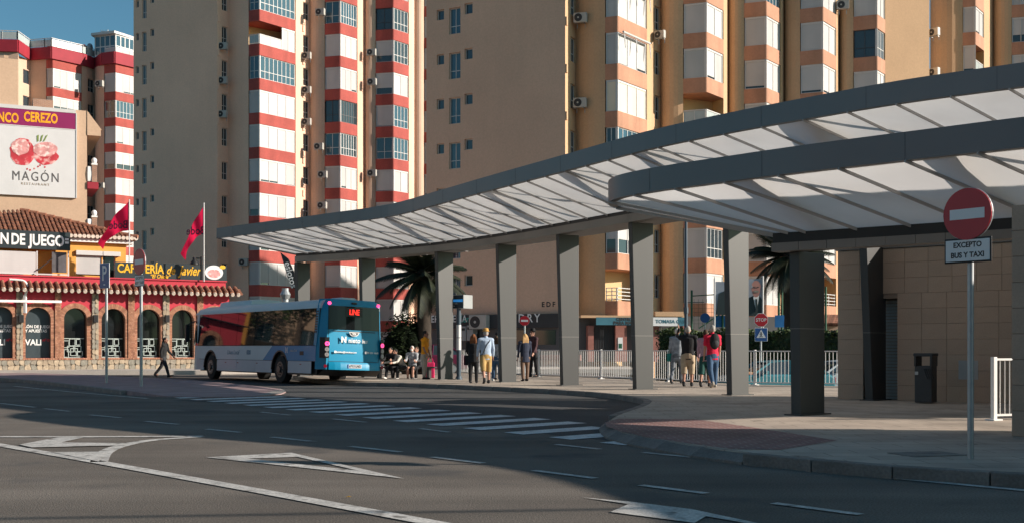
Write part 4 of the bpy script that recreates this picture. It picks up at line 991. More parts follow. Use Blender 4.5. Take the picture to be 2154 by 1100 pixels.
M['brick_piece'] = [mat('brick_piece', c, .85, .2, 5, fine=.15, fscale=25) for c in ((.37, .175, .105), (.30, .135, .085), (.42, .21, .135))]
M['dark_glass'] = glass('dark_shop_glass', (.012, .014, .015), .06, .6)
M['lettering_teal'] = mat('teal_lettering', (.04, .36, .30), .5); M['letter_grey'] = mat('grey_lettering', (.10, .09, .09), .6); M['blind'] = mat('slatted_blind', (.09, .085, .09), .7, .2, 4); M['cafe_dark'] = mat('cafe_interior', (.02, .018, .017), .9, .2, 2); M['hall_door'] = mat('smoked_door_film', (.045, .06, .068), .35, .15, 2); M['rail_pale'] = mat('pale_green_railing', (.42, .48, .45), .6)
class Line:
    """a facade line in plan with helpers: s along it, o outwards (towards the street)"""
    def __init__(s, x, y, vx, vy): s.o = Vector((x, y)); s.d = Vector((vx, vy)).normalized(); s.n = Vector((s.d.y, -s.d.x))
    def p(s, a, off=0): return s.o + s.d * a + s.n * off
    def p3(s, a, z, off=0): return V3(s.p(a, off), z)
    def s(s, px):
        k = (px - CX) / FPX; return (k * s.o.y - s.o.x) / (s.d.x - k * s.d.y)
    def z(s, px, py): return ZP(py, s.p(s.s(px)).y)
ex3 = lambda ln: V3(ln.d, 0)
# billboard building
BL = Line(XP(183, 71), 71, .905, .426)
bb = thing('billboard_building', 'peach rendered building carrying the restaurant billboard', 'building', V3(BL.o, 0))
sL = BL.s(-200); zt = BL.z(150, 229); zt2 = BL.z(183, 234)
mb = MB(); mb.prism([BL.p(sL), BL.p(0), BL.p(0, -11), BL.p(sL, -11)], 0, zt2); mb.build('wall', M['peach_wall'], bb)
mb = MB(); q = BL.s(38); mb.prism([BL.p(sL), BL.p(q), BL.p(q, -.5), BL.p(sL, -.5)], zt2 + .01, BL.z(30, 125)); mb.prism([BL.p(BL.s(8)), BL.p(BL.s(18)), BL.p(BL.s(18), -.5), BL.p(BL.s(8), -.5)], BL.z(30, 125) + .01, BL.z(12, 117)); mb.build('stair_head', M['peach_wall'], bb)
mb = MB(); mb.prism([BL.p(0.01, .05), BL.p(BL.s(212), .05), BL.p(BL.s(212), -8), BL.p(0.01, -8)], BL.z(183, 285), BL.z(183, 285) + .45); mb.add([BL.p3(.01, zt2, .04), BL.p3(.01, BL.z(183, 272), .04), BL.p3(BL.s(214), BL.z(183, 272), .04), BL.p3(.01, zt2, -8), BL.p3(.01, BL.z(183, 272), -8), BL.p3(BL.s(214), BL.z(183, 272), -8)], [(0, 1, 2), (5, 4, 3), (0, 2, 5, 3), (1, 4, 5, 2)]); mb.build('cornice', M['peach_wall'], bb)
mb = MB(); mb.prism([BL.p(BL.s(70), -.4), BL.p(BL.s(113), -.4), BL.p(BL.s(113), -2), BL.p(BL.s(70), -2)], zt2, BL.z(90, 207)); mb.build('chimney', M['brick'], bb)
for y0, y1, yr in ((336, 384, 398), (446, 480, 492)):
    z0, z1, zr = BL.z(196, y1), BL.z(196, y0 + 12), BL.z(196, yr)
    if y0 < 400:
        mb = MB(); mb.prism([BL.p(.02, .1), BL.p(BL.s(207), .1), BL.p(BL.s(207), -4), BL.p(.02, -4)], zr, z0); mb.build('balcony_slab', M['crimson'], bb)
    mb = MB(); mb.prism([BL.p(BL.s(193), .12), BL.p(BL.s(204), .12), BL.p(BL.s(204), -.25), BL.p(BL.s(193), -.25)], z0 + .01, z1); pr = mb.build('brick_pier', M['brick'], bb)
    mb = MB(); mb.prism([BL.p(BL.s(192.3), .15), BL.p(BL.s(204.7), .15), BL.p(BL.s(204.7), -.28), BL.p(BL.s(192.3), -.28)], z1 + .002, z1 + .1); c = BL.p3((BL.s(193) + BL.s(204)) / 2, z1 + .28, -.07); mb.ell(c, .17, .17, .2, 10, 8); mb.build('ball_finial', M['white_paint'], pr, smooth=True)
    for k in range(4):
        a = BL.s(185.5 + 2 * k); mb = MB(); mb.tube([BL.p3(a, z0 + .05, .02), BL.p3(a, z0 + .5, .02), BL.p3(a, z1 - .1, .02)], [.05, .085, .05], 8); mb.build('baluster', M['white_paint'], bb, smooth=True)
# the billboard itself
bd = thing('billboard', 'large restaurant billboard with a purple top strip and a picture of red meat', 'billboard', BL.p3(BL.s(80), BL.z(80, 330), .1))
sa, sb = BL.s(-150), BL.s(159)
mb = MB(); mb.obox(BL.p3(sa, BL.z(159, 418), .04), ex3(BL) * (sb - sa), V3(BL.n, 0) * .14, (0, 0, BL.z(159, 276) - BL.z(159, 418))); mb.build('white_sheet', M['banner_white'], bd)
mb = MB(); mb.obox(BL.p3(sa, BL.z(159, 274.5), .04), ex3(BL) * (sb - sa), V3(BL.n, 0) * .15, (0, 0, BL.z(159, 241) - BL.z(159, 274.5))); mb.build('purple_strip', M['banner_purple'], bd)
mb = MB(); mb.obox(BL.p3(sa, BL.z(159, 240.5), .04), ex3(BL) * (sb - sa), V3(BL.n, 0) * .17, (0, 0, .22)); mb.obox(BL.p3(sb, BL.z(159, 418), .04), ex3(BL) * .06, V3(BL.n, 0) * .17, (0, 0, BL.z(159, 240) - BL.z(159, 418))); mb.obox(BL.p3(sa, BL.z(159, 275.8), .04), ex3(BL) * (sb - sa), V3(BL.n, 0) * .16, (0, 0, .05)); mb.build('frame', M['white_alu'], bd)
for t, xa, xb in (('BLANCO', -39, 39), ('CEREZO', 50, 121)): put_text(t, .80, M['orange_letter'], bd, BL.p3((BL.s(xa) + BL.s(xb)) / 2, BL.z((xa + xb) / 2, 249.5 + .02 * xa), .2), ex3(BL), bold=.03, fit=BL.s(xb) - BL.s(xa), spacing=1.05)
put_text('MAGÓN', .80, M['letter_grey'], bd, BL.p3(BL.s(75), BL.z(75, 374), .19), ex3(BL), spacing=1.25, fit=BL.s(123) - BL.s(26))
put_text('RESTAURANT', .2, M['stone'][0], bd, BL.p3(BL.s(74), BL.z(74, 389), .19), ex3(BL), spacing=1.4)
M['meat'] = mat('meat_print', (.50, .035, .05), .6, .35, 1.2, dirt=((.72, .45, .42), 2.2, .5)); M['meat_pale'] = mat('pale_meat_print', (.62, .28, .27), .6, .3, 2.5, dirt=((.82, .62, .58), 4, .5)); M['leaf_print'] = mat('leaf_print', (.18, .24, .06), .7)
def blob(pts, px0, m, o):
    mb = MB(); mb.plate([BL.p3(BL.s(x), BL.z(x, y), o) for x, y in pts], V3(BL.n, 0), .006); return mb.build('meat_picture', m, bd)
rot = lambda cx, cy, rx, ry, k=18, j=.08: [(cx + rx * math.cos(2 * math.pi * i / k) * (1 + random.uniform(-j, j)), cy - ry * math.sin(2 * math.pi * i / k) * (1 + random.uniform(-j, j))) for i in range(k)]
blob(rot(47, 322, 27, 29), 0, M['meat'], .185); blob(rot(97, 330, 25, 19), 0, M['meat'], .187); blob(rot(95, 316, 25, 15), 0, M['meat_pale'], .195); blob(rot(43, 311, 20, 17), 0, M['meat_pale'], .195)
for x, y in ((57, 357), (63, 359), (72, 356), (80, 352), (94, 353), (84, 349)): blob(rot(x, y, 2, 2, 8), 0, M['meat'], .186)
for x in (78, 84, 90): blob([(x, 300), (x + 3, 299), (x + 7 + (x - 84) * .6, 285), (x + 3 + (x - 84) * .6, 287)], 0, M['leaf_print'], .2)
# yellow house
YL = Line(XP(265, 65.5), 65.5, .86, .511)
yh = thing('yellow_house', 'yellow two storey house with hipped clay tile roof behind the cafe', 'building', V3(YL.o, 0))
yl0 = YL.s(-330); ze = YL.z(200, 499)
mb = MB()
hs = [(YL.s(160) , YL.s(214), YL.z(190, 579), YL.z(190, 537)), (YL.s(216), YL.s(243), YL.z(230, 597), YL.z(230, 537))]
wall(mb, YL.p(yl0), YL.p(0), 0, ze, [(h[0] - yl0, h[1] - yl0, h[2], h[3]) for h in hs], .2)
wall(mb, YL.p(0), YL.p(0, -5), 0, ze); wall(mb, YL.p(0, -5), YL.p(yl0, -5), 0, ze); wall(mb, YL.p(yl0, -5), YL.p(yl0), 0, ze)
mb.build('wall', M['yellow_wall'], yh, recalc=False)
mb = MB(); h = hs[0]; mb.obox(YL.p3(h[0], h[2], -.19), ex3(YL) * (h[1] - h[0]), V3(-YL.n, 0) * .04, (0, 0, h[3] - h[2])); mb.build('interior', M['interior'], yh)
mb = MB(); mb.obox(YL.p3(h[0], h[2] + .07, -.06), ex3(YL) * (h[1] - h[0]), V3(-YL.n, 0) * .04, (0, 0, h[3] - h[2] - .07)); mb.build('shutter', M['shutters'][0], yh)
for a, b in ((h[0] - .02, h[1] + .02), (h[1] + .05, hs[1][1] + .25)):
    mb = MB(); mb.obox(YL.p3(a, h[3] - .02, .002), ex3(YL) * (b - a), V3(YL.n, 0) * .16, (0, 0, .26)); mb.build('shutter_box', M['white_alu'], yh, bevel=.015)
h = hs[1]; window(yh, YL.p(0), YL.d, YL.n, h[0], h[1], h[2], h[3], .16, 1, 0, 'dark_glass')
mb = MB(); mb.obox(YL.p3(yl0, ze - .33, .002), ex3(YL) * (-yl0 + .35), V3(YL.n, 0) * .30, (0, 0, .20)); mb.obox(YL.p3(.01, ze - .33, .31), ex3(YL) * .34, V3(-YL.n, 0) * 5.3, (0, 0, .20)); mb.build('eave_moulding', M['white_paint'], yh)
# hipped roof: tile columns on the front slope
sR = .55; sA = YL.s(59) ; zA = YL.z(59, 449) + .35; dep = 2.7; ov = .5
mb = MB()
E = [YL.p3(yl0, ze - .1, ov), YL.p3(sR, ze - .1, ov), YL.p3(sR, ze - .1, -5.5), YL.p3(yl0, ze - .1, -5.5)]; A1 = YL.p3(sA, zA, -dep); A0 = YL.p3(sA - 1.0, zA - .01, -dep)
mb.add([E[0], E[1], E[2], E[3], A1, YL.p3(yl0, zA - 1.2, -dep)], [(0, 1, 4, 5), (1, 2, 4), (2, 3, 5, 4), (3, 0, 5), (3, 2, 1, 0)])
rf = mb.build('roof', M['roof_tile'][0], yh)
cols = MB(); ends = MB(); s = sR - .1; k = 0
while s > yl0:
    t = 1.0 if s < sA else (sR - s) / (sR - sA)
    a = YL.p3(s, ze - .03, ov + .02); b = YL.p3(s, ze - .03 + (zA - ze + .1) * t, ov + (-dep - ov) * t)
    if s < sA: b.z -= max(0, (sA - s)) / (sA - yl0) * 1.0
    nseg = max(1, int((b - a).length / .45))
    for i in range(nseg):
        p = a.lerp(b, i / nseg); q = a.lerp(b, (i + 1.08) / nseg)
        cols.tube([p + Vector((0, 0, .05)), q + Vector((0, 0, .01))], [.095, .075], 6, m=random.choice((0, 0, 1, 2)))
    me = MB().tube([a + V3(YL.n, 0) * .02, a - V3(YL.n, 0) * .12], [.115, .11], 8, m=0); me.build('tile_end', M['tile_end'], yh, smooth=True)
    s -= .235; k += 1
stuff(cols.build('roof_tiles', M['roof_tile'], yh, smooth=True))
mb = MB()
for i in range(14):
    a = YL.p3(sR, ze, ov).lerp(A1 + Vector((0, 0, .08)), i / 14); b = YL.p3(sR, ze, ov).lerp(A1 + Vector((0, 0, .08)), (i + 1.1) / 14); mb.tube([a + Vector((0, 0, .06)), b + Vector((0, 0, .02))], [.13, .105], 8)
mb.build('hip_tiles', M['roof_tile'][2], yh, smooth=True)
# gaming hall sign on the yellow house, screens below it
SL = Line(*(YL.p(0, .75)), *YL.d)
sg = thing('gaming_hall_sign', 'dark sign board with white lettering hung at the yellow house eave', 'sign', SL.p3(SL.s(80), SL.z(80, 507)))
sa, sb = SL.s(-190), SL.s(148); z0, z1 = SL.z(148, 527.5), SL.z(148, 490)
mb = MB(); mb.obox(SL.p3(sa, z0, 0), ex3(SL) * (sb - sa), V3(-SL.n, 0) * .25, (0, 0, z1 - z0)); mb.build('board', M['board_dark'], sg, bevel=.01)
for t, xa, xb in (('SALÓN', -62, 18), ('DE', 24, 53), ('JUEGO', 59, 135), ('=', 137, 144.5)): put_text(t, .82, M['lettering_white'], sg, SL.p3((SL.s(xa) + SL.s(xb)) / 2, (z0 + z1) / 2 - .02, .005), ex3(SL), bold=.026, fit=SL.s(xb) - SL.s(xa), ext=.02)
sc_ = thing('terrace_screen', 'white framed terrace screens below the gaming hall sign', 'screen', SL.p3(SL.s(60), SL.z(60, 590)))
mb = MB(); a, b = SL.s(-60), SL.s(76); mb.obox(SL.p3(a, SL.z(76, 576), -.1), ex3(SL) * (b - a), V3(-SL.n, 0) * .05, (0, 0, SL.z(76, 530) - SL.z(76, 576))); mb.build('white_panel', M['shutters'][2], sc_)
mb = MB(); a, b = SL.s(110), SL.s(141); mb.obox(SL.p3(a, SL.z(120, 573), -.12), ex3(SL) * (b - a), V3(-SL.n, 0) * .04, (0, 0, SL.z(120, 530) - SL.z(120, 573)))
mb.build('slatted_blind', M['blind'], sc_)
mb = MB()
for px in (77, 143): mb.obox(SL.p3(SL.s(px), SL.z(px, 592), -.08), ex3(SL) * .07, V3(-SL.n, 0) * .07, (0, 0, SL.z(px, 528) - SL.z(px, 592)))
mb.obox(SL.p3(SL.s(-60), SL.z(76, 577), -.07), ex3(SL) * (SL.s(143) - SL.s(-60)), V3(-SL.n, 0) * .06, (0, 0, .07)); mb.build('frame', M['white_alu'], sc_)
mb = MB(); mb.bar(SL.p3(SL.s(78), SL.z(78, 569), .0), SL.p3(SL.s(110), SL.z(110, 544), .0), .05); mb.bar(SL.p3(SL.s(56), SL.z(56, 588), 0), SL.p3(SL.s(72), SL.z(72, 575), 0), .05); mb.build('awning_arm', M['black'], sc_)
# cafe
CL = Line(-26.0, 58.0, .86, .511)
cf = thing('cafe_building', 'crimson cafe with brick arches, stone piers and a tiled eave', 'building', V3(CL.o, .2))
cs0, cs1 = CL.s(-190), CL.s(482); cz0, czt = .0, 4.62; CZB = .2
arch_px = [(-124, -76), (-21, 27), (53, 107), (134, 183), (213, 264), (288, 338), (361, 408), (432, 470)]
arches = []
for a, b in arch_px:
    s0, s1 = CL.s(a), CL.s(b); arches.append(((s0 + s1) / 2, (s1 - s0) / 2))
ztop = 3.42; zsill = .80
fw_ = MB(); edges = [cs0] + [(arches[i][0] + arches[i + 1][0]) / 2 for i in range(len(arches) - 1)] + [cs1]
rv = MB()
for (c, hw), e0, e1 in zip(arches, edges, edges[1:]):
    zs = ztop - hw; K = 16; top = []
    fw_.quad(CL.p3(e0, cz0), CL.p3(c - hw, cz0), CL.p3(c - hw, czt), CL.p3(e0, czt)); fw_.quad(CL.p3(c + hw, cz0), CL.p3(e1, cz0), CL.p3(e1, czt), CL.p3(c + hw, czt))
    fw_.quad(CL.p3(c - hw, cz0), CL.p3(c + hw, cz0), CL.p3(c + hw, zsill), CL.p3(c - hw, zsill))
    for i in range(K + 1):
        t = math.pi * (1 - i / K); top.append((c + hw * math.cos(t), zs + hw * math.sin(t)))
    for (s0, z0), (s1, z1) in zip(top, top[1:]): fw_.quad(CL.p3(s0, z0), CL.p3(s1, z1), CL.p3(s1, czt), CL.p3(s0, czt))
    loop = [(c - hw, zsill)] + top + [(c + hw, zsill)]
    for (s0, z0), (s1, z1) in zip(loop, loop[1:] + loop[:1]): rv.quad(CL.p3(s0, z0, .0), CL.p3(s1, z1, .0), CL.p3(s1, z1, -.42), CL.p3(s0, z0, -.42))
wall(fw_, CL.p(cs1), CL.p(cs1, -3.4), cz0, czt); wall(fw_, CL.p(cs1, -3.4), CL.p(cs0, -3.4), cz0, czt); wall(fw_, CL.p(cs0, -3.4), CL.p(cs0), cz0, czt)
fw_.build('wall', M['cafe_red'], cf, recalc=False); rv.build('arch_reveal', M['brick'], cf, recalc=False)
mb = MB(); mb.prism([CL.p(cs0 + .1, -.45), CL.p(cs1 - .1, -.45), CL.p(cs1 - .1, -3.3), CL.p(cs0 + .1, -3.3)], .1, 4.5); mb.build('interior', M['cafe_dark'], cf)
mb = MB(); mb.prism([CL.p(cs0, .02), CL.p(cs1 - .2, .02), CL.p(cs1 - .2, -3.3), CL.p(cs0, -3.3)], czt + .002, 4.98); mb.prism([CL.p(cs0, .1), CL.p(cs1 - .15, .1), CL.p(cs1 - .15, -.3), CL.p(cs0, -.3)], 4.99, 5.06); mb.build('parapet', M['cafe_red'], cf)
# brick arch rings (pieces too small to pick apart: one mesh each) and door panels
for i, (c, hw) in enumerate(arches):
    mb = MB(); zs = ztop - hw; n = 26
    for k in range(n):
        t0, t1 = math.pi * (k + .06) / n, math.pi * (k + .94) / n; r0, r1 = hw - .01, hw + .25
        pts = [CL.p3(c + r * math.cos(t), zs + r * math.sin(t), .0) for r, t in ((r0, t0), (r1, t0), (r1, t1), (r0, t1))]
        mb.plate(pts, V3(CL.n, 0), .05 + random.uniform(-.006, .006), random.choice((0, 0, 1, 2)))
    z = zsill
    while z < zs - .02:
        for a, b in ((c - hw - .25, c - hw + .01), (c + hw - .01, c + hw + .25)):
            mb.obox(CL.p3(a, z + .006, 0), ex3(CL) * (b - a), V3(CL.n, 0) * (.05 + random.uniform(-.006, .006)), (0, 0, .068), random.choice((0, 0, 1, 2)))
        z += .08
    k = 0; a = c - hw - .25
    while a < c + hw + .2:
        mb.obox(CL.p3(a + .005, zsill - .09, 0), ex3(CL) * .11, V3(CL.n, 0) * .09, (0, 0, .085), random.choice((0, 0, 1, 2))); a += .12
    stuff(mb.build('arch_bricks', M['brick_piece'], cf))
    if i <= 2:
        g = MB(); top = [CL.p3(c + hw * math.cos(math.pi * j / 12) * .98, zs + hw * math.sin(math.pi * j / 12) * .98, -.30) for j in range(13)]; g.plate([CL.p3(c + hw * .98, zsill + .01, -.30)] + top + [CL.p3(c - hw * .98, zsill + .01, -.30)], V3(-CL.n, 0), .02)
        pn = g.build('door_panel', M['hall_door'], cf)
        for t, dz, sz in (('SALÓN DE JUEGO', 0, .21), ('Y APUESTAS', -.22, .21)): put_text(t, sz, M['lettering_white'], pn, CL.p3(c - .06, 2.42 + dz, -.285), ex3(CL), bold=.006, sx=.92, ext=.003)
        put_text('VALI', .42, M['lettering_white'], pn, CL.p3(c - .18, 1.6, -.285), ex3(CL), bold=.012, sx=.95, ext=.003)
        put_text('AÑO', .16, M['sign_red'], pn, CL.p3(c + .42, 1.72, -.285), ex3(CL), bold=.01, ext=.003)
    else:
        g = MB(); top = [CL.p3(c + hw * math.cos(math.pi * j / 12) * .98, zs + hw * math.sin(math.pi * j / 12) * .98, -.36) for j in range(13)]; g.plate([CL.p3(c + hw * .98, zsill + .01, -.36)] + top + [CL.p3(c - hw * .98, zsill + .01, -.36)], V3(-CL.n, 0), .02); g.build('glass_door', M['dark_glass'], cf)
        mb = MB(); rnd = random.Random(i)
        x0, x1, zb, zt_ = c - hw + .03, c + hw - .12, zsill + .02, zsill + 1.02
        def seg(a, z_a, b, z_b): mb.bar(CL.p3(a, z_a, -.2), CL.p3(b, z_b, -.2), .032, up=V3(CL.n, 0))
        seg(x0, zt_, x1, zt_); seg(x0, zb, x1, zb)
        for (u, v, uw, vh) in ((0, .52, .26, .36), (.28, .62, .28, .36), (.62, .66, .2, .3), (.34, .1, .34, .38), (.02, .02, .22, .4), (.55, .3, .3, .3), (.62, .08, .3, .24), (.18, .3, .3, .3)):
            a, b = x0 + u * (x1 - x0), x0 + (u + uw) * (x1 - x0); d_, e_ = zb + v, zb + v + vh
            seg(a, d_, b, d_); seg(a, e_, b, e_); seg(a, d_, a, e_); seg(b, d_, b, e_)
        mb.build('railing', M['rail_pale'], cf)
# stone base and piers: each stone its own piece
mb = MB(); mb.obox(CL.p3(cs0, .1, .0), ex3(CL) * (cs1 - cs0), V3(CL.n, 0) * .05, (0, 0, zsill - .2)); mb.build('stone_backing', M['mortar'], cf)
def stones(s0, s1, z0, z1, cols, rows, off, t=.05):
    jx = lambda: random.uniform(-.25, .25) * (s1 - s0) / cols; jz = lambda: random.uniform(-.25, .25) * (z1 - z0) / rows
    g = [[(s0 + (s1 - s0) * i / cols + (jx() if 0 < i < cols else 0), z0 + (z1 - z0) * j / rows + (jz() if 0 < j < rows else 0)) for i in range(cols + 1)] for j in range(rows + 1)]
    for j in range(rows):
        for i in range(cols):
            q = [g[j][i], g[j][i + 1], g[j + 1][i + 1], g[j + 1][i]]; cx = sum(a for a, _ in q) / 4; cz = sum(b for _, b in q) / 4
            L_ = [(cx + (a - cx) * .93, cz + (b - cz) * .92) for a, b in q]; pts = []
            for (a, b), (c, d) in zip(L_, L_[1:] + L_[:1]): pts += [(a * .78 + c * .22, b * .78 + d * .22), (a * .22 + c * .78, b * .22 + d * .78)]
            m_ = MB(); m_.plate([CL.p3(a, b, off) for a, b in pts], V3(CL.n, 0), t + random.uniform(-.012, .02)); m_.build('stone', random.choice(M['stone']), cf)
stones(CL.s(-8), cs1, .15, zsill - .1, 44, 2, .05)
for a, b in ((-52, -38), (34, 48), (193, 207), (342, 356)):
    s0, s1 = CL.s(a), CL.s(b); mb = MB(); mb.obox(CL.p3(s0, zsill - .1, .0), ex3(CL) * (s1 - s0), V3(CL.n, 0) * .06, (0, 0, 4.25 - zsill)); mb.build('pier_backing', M['mortar'], cf)
    stones(s0, s1, zsill - .08, 4.2, 2, 13, .06, .04)
for a, b in ((115, 129), (269, 283), (414, 427)):
    s0, s1 = CL.s(a), CL.s(b); mb = MB(); z = zsill
    mb.obox(CL.p3(s0 + .02, zsill - .08, .0), ex3(CL) * (s1 - s0 - .04), V3(CL.n, 0) * .07, (0, 0, 4.25 - zsill), 1); r_ = 0
    while z < 4.2:
        x = s0 - (.06 if r_ % 2 else 0)
        while x < s1 - .03:
            xa, xb = max(x, s0), min(x + .115, s1); mb.obox(CL.p3(xa + .004, z + .005, .07), ex3(CL) * (xb - xa - .008), V3(CL.n, 0) * (.03 + random.uniform(-.005, .005)), (0, 0, .07), random.choice((0, 0, 1, 2))); x += .12
        z += .08; r_ += 1
    stuff(mb.build('brick_pier', M['brick_piece'], cf))
# eave: one row of clay barrel tiles with mortared ends, each tile its own piece
tile_me = {m_: MB().tube([(0, .04, 0), (0, -.62, -.36)], [.085, .11], 8).mesh('roof_tile', M['roof_tile'][m_], smooth=True) for m_ in range(3)}
end_me = MB().tube([(0, -.60, -.42), (0, -.70, -.47)], [.10, .10], 8).mesh('tile_end', M['tile_end'], smooth=True); pan_me = MB().obox((-.13, .02, -.09), (.26, 0, 0), (0, -.58, -.345), (0, 0, .03)).mesh('pan_tile', M['roof_tile'][1])
s = CL.s(-40); ang = math.atan2(CL.d.y, CL.d.x); base = V3(CL.o, .2); cnt = 0
while s < cs1 + .35:
    p = CL.p3(s, 4.72, .06) - base
    link('roof_tile', tile_me[random.choice((0, 0, 1, 2))], cf, p, (random.uniform(-.03, .03), 0, ang + random.uniform(-.04, .04)))
    link('tile_end', end_me, cf, p, (0, 0, ang)); link('pan_tile', pan_me, cf, CL.p3(s + .16, 4.70, .06) - base, (0, 0, ang)); s += .325
mb = MB(); mb.obox(CL.p3(cs0, 4.26, .0), ex3(CL) * (cs1 - cs0 + .3), V3(CL.n, 0) * .5, (0, 0, .05)); mb.build('eave_board', M['dark_steel'], cf)
for i, px in enumerate((43, 199, 349)):
    mb = MB(); c = CL.p3(CL.s(px), CL.z(px, 670), .16); mb.obox(c - ex3(CL) * .12 - Vector((0, 0, .2)), ex3(CL) * .24, V3(CL.n, 0) * .22, (0, 0, .4)); mb.build('wall_lamp', M['black'], cf, bevel=.02)
mb = MB(); a, b = CL.p3(CL.s(-60), CL.z(50, 634), .35), CL.p3(CL.s(127), CL.z(127, 634.5), .35); mb.bar(a, b, .12); mb.bar(CL.p3(CL.s(51), CL.z(51, 658), .3), CL.p3(CL.s(51), CL.z(51, 620), .3), .13)
mb.tube(curve([CL.p3(CL.s(51), CL.z(51, 620), .3), CL.p3(CL.s(56), CL.z(56, 606), .3), CL.p3(CL.s(55), CL.z(55, 598), .2), CL.p3(CL.s(47), CL.z(47, 590), .1), CL.p3(CL.s(20), CL.z(20, 587), .0)], 5), .06, 8); mb.build('awning_bar', M['white_paint'], cf)
# cafe sign board on the roof
KL = Line(*(CL.p(0, -1.1)), *CL.d)
cg = thing('cafe_sign', 'dark roof sign with yellow cafeteria lettering and an oval food picture', 'sign', KL.p3(KL.s(360), KL.z(360, 590)))
sa, sb = KL.s(242), KL.s(477); z0, z1 = KL.z(360, 587), KL.z(360, 555)
mb = MB(); mb.obox(KL.p3(sa, z0, 0), ex3(KL) * (sb - sa), V3(-KL.n, 0) * .12, (0, 0, z1 - z0)); mb.build('board', M['board_dark'], cg)
def ctext(t, px, dz, size, **kw): return put_text(t, size, M['lettering_yellow'], cg, KL.p3(KL.s(px), (z0 + z1) / 2 + dz, .008), ex3(KL), ext=.01, **kw)
for t, xa, xb, dz, sz, kw in (('CAFETERÍA', 247.5, 345.5, .07, .66, dict(bold=.016)), ('de', 351, 369, .05, .62, dict(shear=.3, bold=.012)), ('Javier', 374, 424, .05, .72, dict(shear=.35, bold=.014)), ('“El Chiole”', 317, 359, -.30, .28, dict(shear=.3, bold=.008))): ctext(t, (xa + xb) / 2, dz, sz, fit=KL.s(xb) - KL.s(xa), **kw)
mb = MB(); c = KL.p3(KL.s(450), KL.z(450, 573), .005); mb.disc(c, V3(KL.n, 0), .52, .012, 28, ry=.40); mb.build('plate_picture', M['sign_white'], cg)
mb = MB(); mb.disc(c + V3(KL.n, 0) * .013 - Vector((0, 0, .06)), V3(KL.n, 0), .38, .004, 20, ry=.24); mb.build('meat_print', M['meat_pale'], cg)
mb = MB(); mb.disc(c + V3(KL.n, 0) * .018 + Vector((-.05, 0, .12)), V3(KL.n, 0), .22, .004, 14, ry=.12); mb.build('salad_print', M['leaf_print'], cg)
mb = MB(); mb.disc(KL.p3(KL.s(468), KL.z(468, 562), .01), V3(KL.n, 0), .17, .02, 16, ry=.11); mb.build('yellow_badge', M['lettering_yellow'], cg)
mb = MB()
for px in (250, 300, 381, 391, 420, 428, 460): mb.bar(KL.p3(KL.s(px), 4.99, -.06), KL.p3(KL.s(px), z0 + .1, -.06), .06)
mb.build('support_post', M['dark_steel'], cg)
# flags
def cloth_mat(name, col):
    m = bpy.data.materials.new(name); m.use_nodes = True; n = m.node_tree; n.nodes.clear(); L = n.links.new
    o = n.nodes.new("ShaderNodeOutputMaterial"); mx = n.nodes.new("ShaderNodeMixShader"); mx.inputs[0].default_value = .55
    a = n.nodes.new("ShaderNodeBsdfDiffuse"); t = n.nodes.new("ShaderNodeBsdfTranslucent"); a.inputs[0].default_value = (*col, 1); t.inputs[0].default_value = (*col, 1)
    L(a.outputs[0], mx.inputs[1]); L(t.outputs[0], mx.inputs[2]); L(mx.outputs[0], o.inputs[0]); return m
M['flag_red'] = cloth_mat('red_flag_cloth', (.85, .025, .10)); M['flag_dark'] = mat('dark_flag_print', (.08, .01, .04), .7)
def flag(name, label, pole_px, ytop, ybase, yf0, yf1, tip, Y, text=None):
    b = W(pole_px, ybase, Y); root = thing(name, label, 'flag', b, 0, 'red flags above the cafe roof')
    mb = MB(); mb.tube([b, W(pole_px, ytop, Y)], .035, 8); mb.build('pole', M['white_alu'], root, smooth=True)
    a, c, t = W(pole_px - .5, yf0, Y), W(pole_px - .5, yf1, Y), W(*tip, Y + .8); N, K = 14, 5; gr = []
    for i in range(N + 1):
        u = i / N
        for j in range(K + 1):
            v = j / K; top = a.lerp(t, u) + Vector((0, 0, .25 * math.sin(u * 3.1))); bot = c.lerp(t + Vector((.25, 0, -.35)), min(1, u * 1.0)) + Vector((-.15 * math.sin(u * 3), 0, .25 * math.sin(u * 3.1)))
            p = top.lerp(bot, v); p.y += .12 * math.sin(u * 11 + v * 2.5) * min(1, u * 3); gr.append(p)
    mb = MB(); fs = [(i * (K + 1) + j, (i + 1) * (K + 1) + j, (i + 1) * (K + 1) + j + 1, i * (K + 1) + j + 1) for i in range(N) for j in range(K)]
    n0 = len(gr); mb.add(gr, fs); cl = mb.build('cloth', M['flag_red'], root, smooth=True, recalc=False)
    mid = a.lerp(c, .62).lerp(t, .30) + Vector((0, -.22, .05)); d_ = (t - a).normalized()
    put_text(text, .62, M['flag_dark'], cl, mid, Vector((1, 0, .05)), mirror=True, bold=.012, sx=.8, ext=.002)
    return root
flag('flag', 'red flag with mirrored dark lettering over the yellow house eave', 272, 420, 590, 424, 485, (207, 512), 62.5, 'Bode')
flag('flag', 'red flag on a white pole above the oval picture of the cafe sign', 429, 427, 592, 434, 491, (381, 535), 63, 'Bode')
# lantern on a bracket behind the sign
lb_ = W(424, 590, 63.5); lt = thing('street_lantern', 'black lantern on a bracket behind the cafe sign', 'street lamp', lb_)
mb = MB(); mb.tube([lb_, W(424, 540, 63.5)], .07, 8); mb.bar(W(424, 543.5, 63.5), W(405, 543.5, 63.5), .06); mb.build('bracket', M['black'], lt)
c = W(409, 550, 63.5); mb = MB(); mb.tube([c + Vector((0, 0, .25)), c + Vector((0, 0, .1)), c - Vector((0, 0, .05)), c - Vector((0, 0, .18))], [.05, .1, .22, .26], 10); mb.build('lamp_head', M['black'], lt, smooth=True)
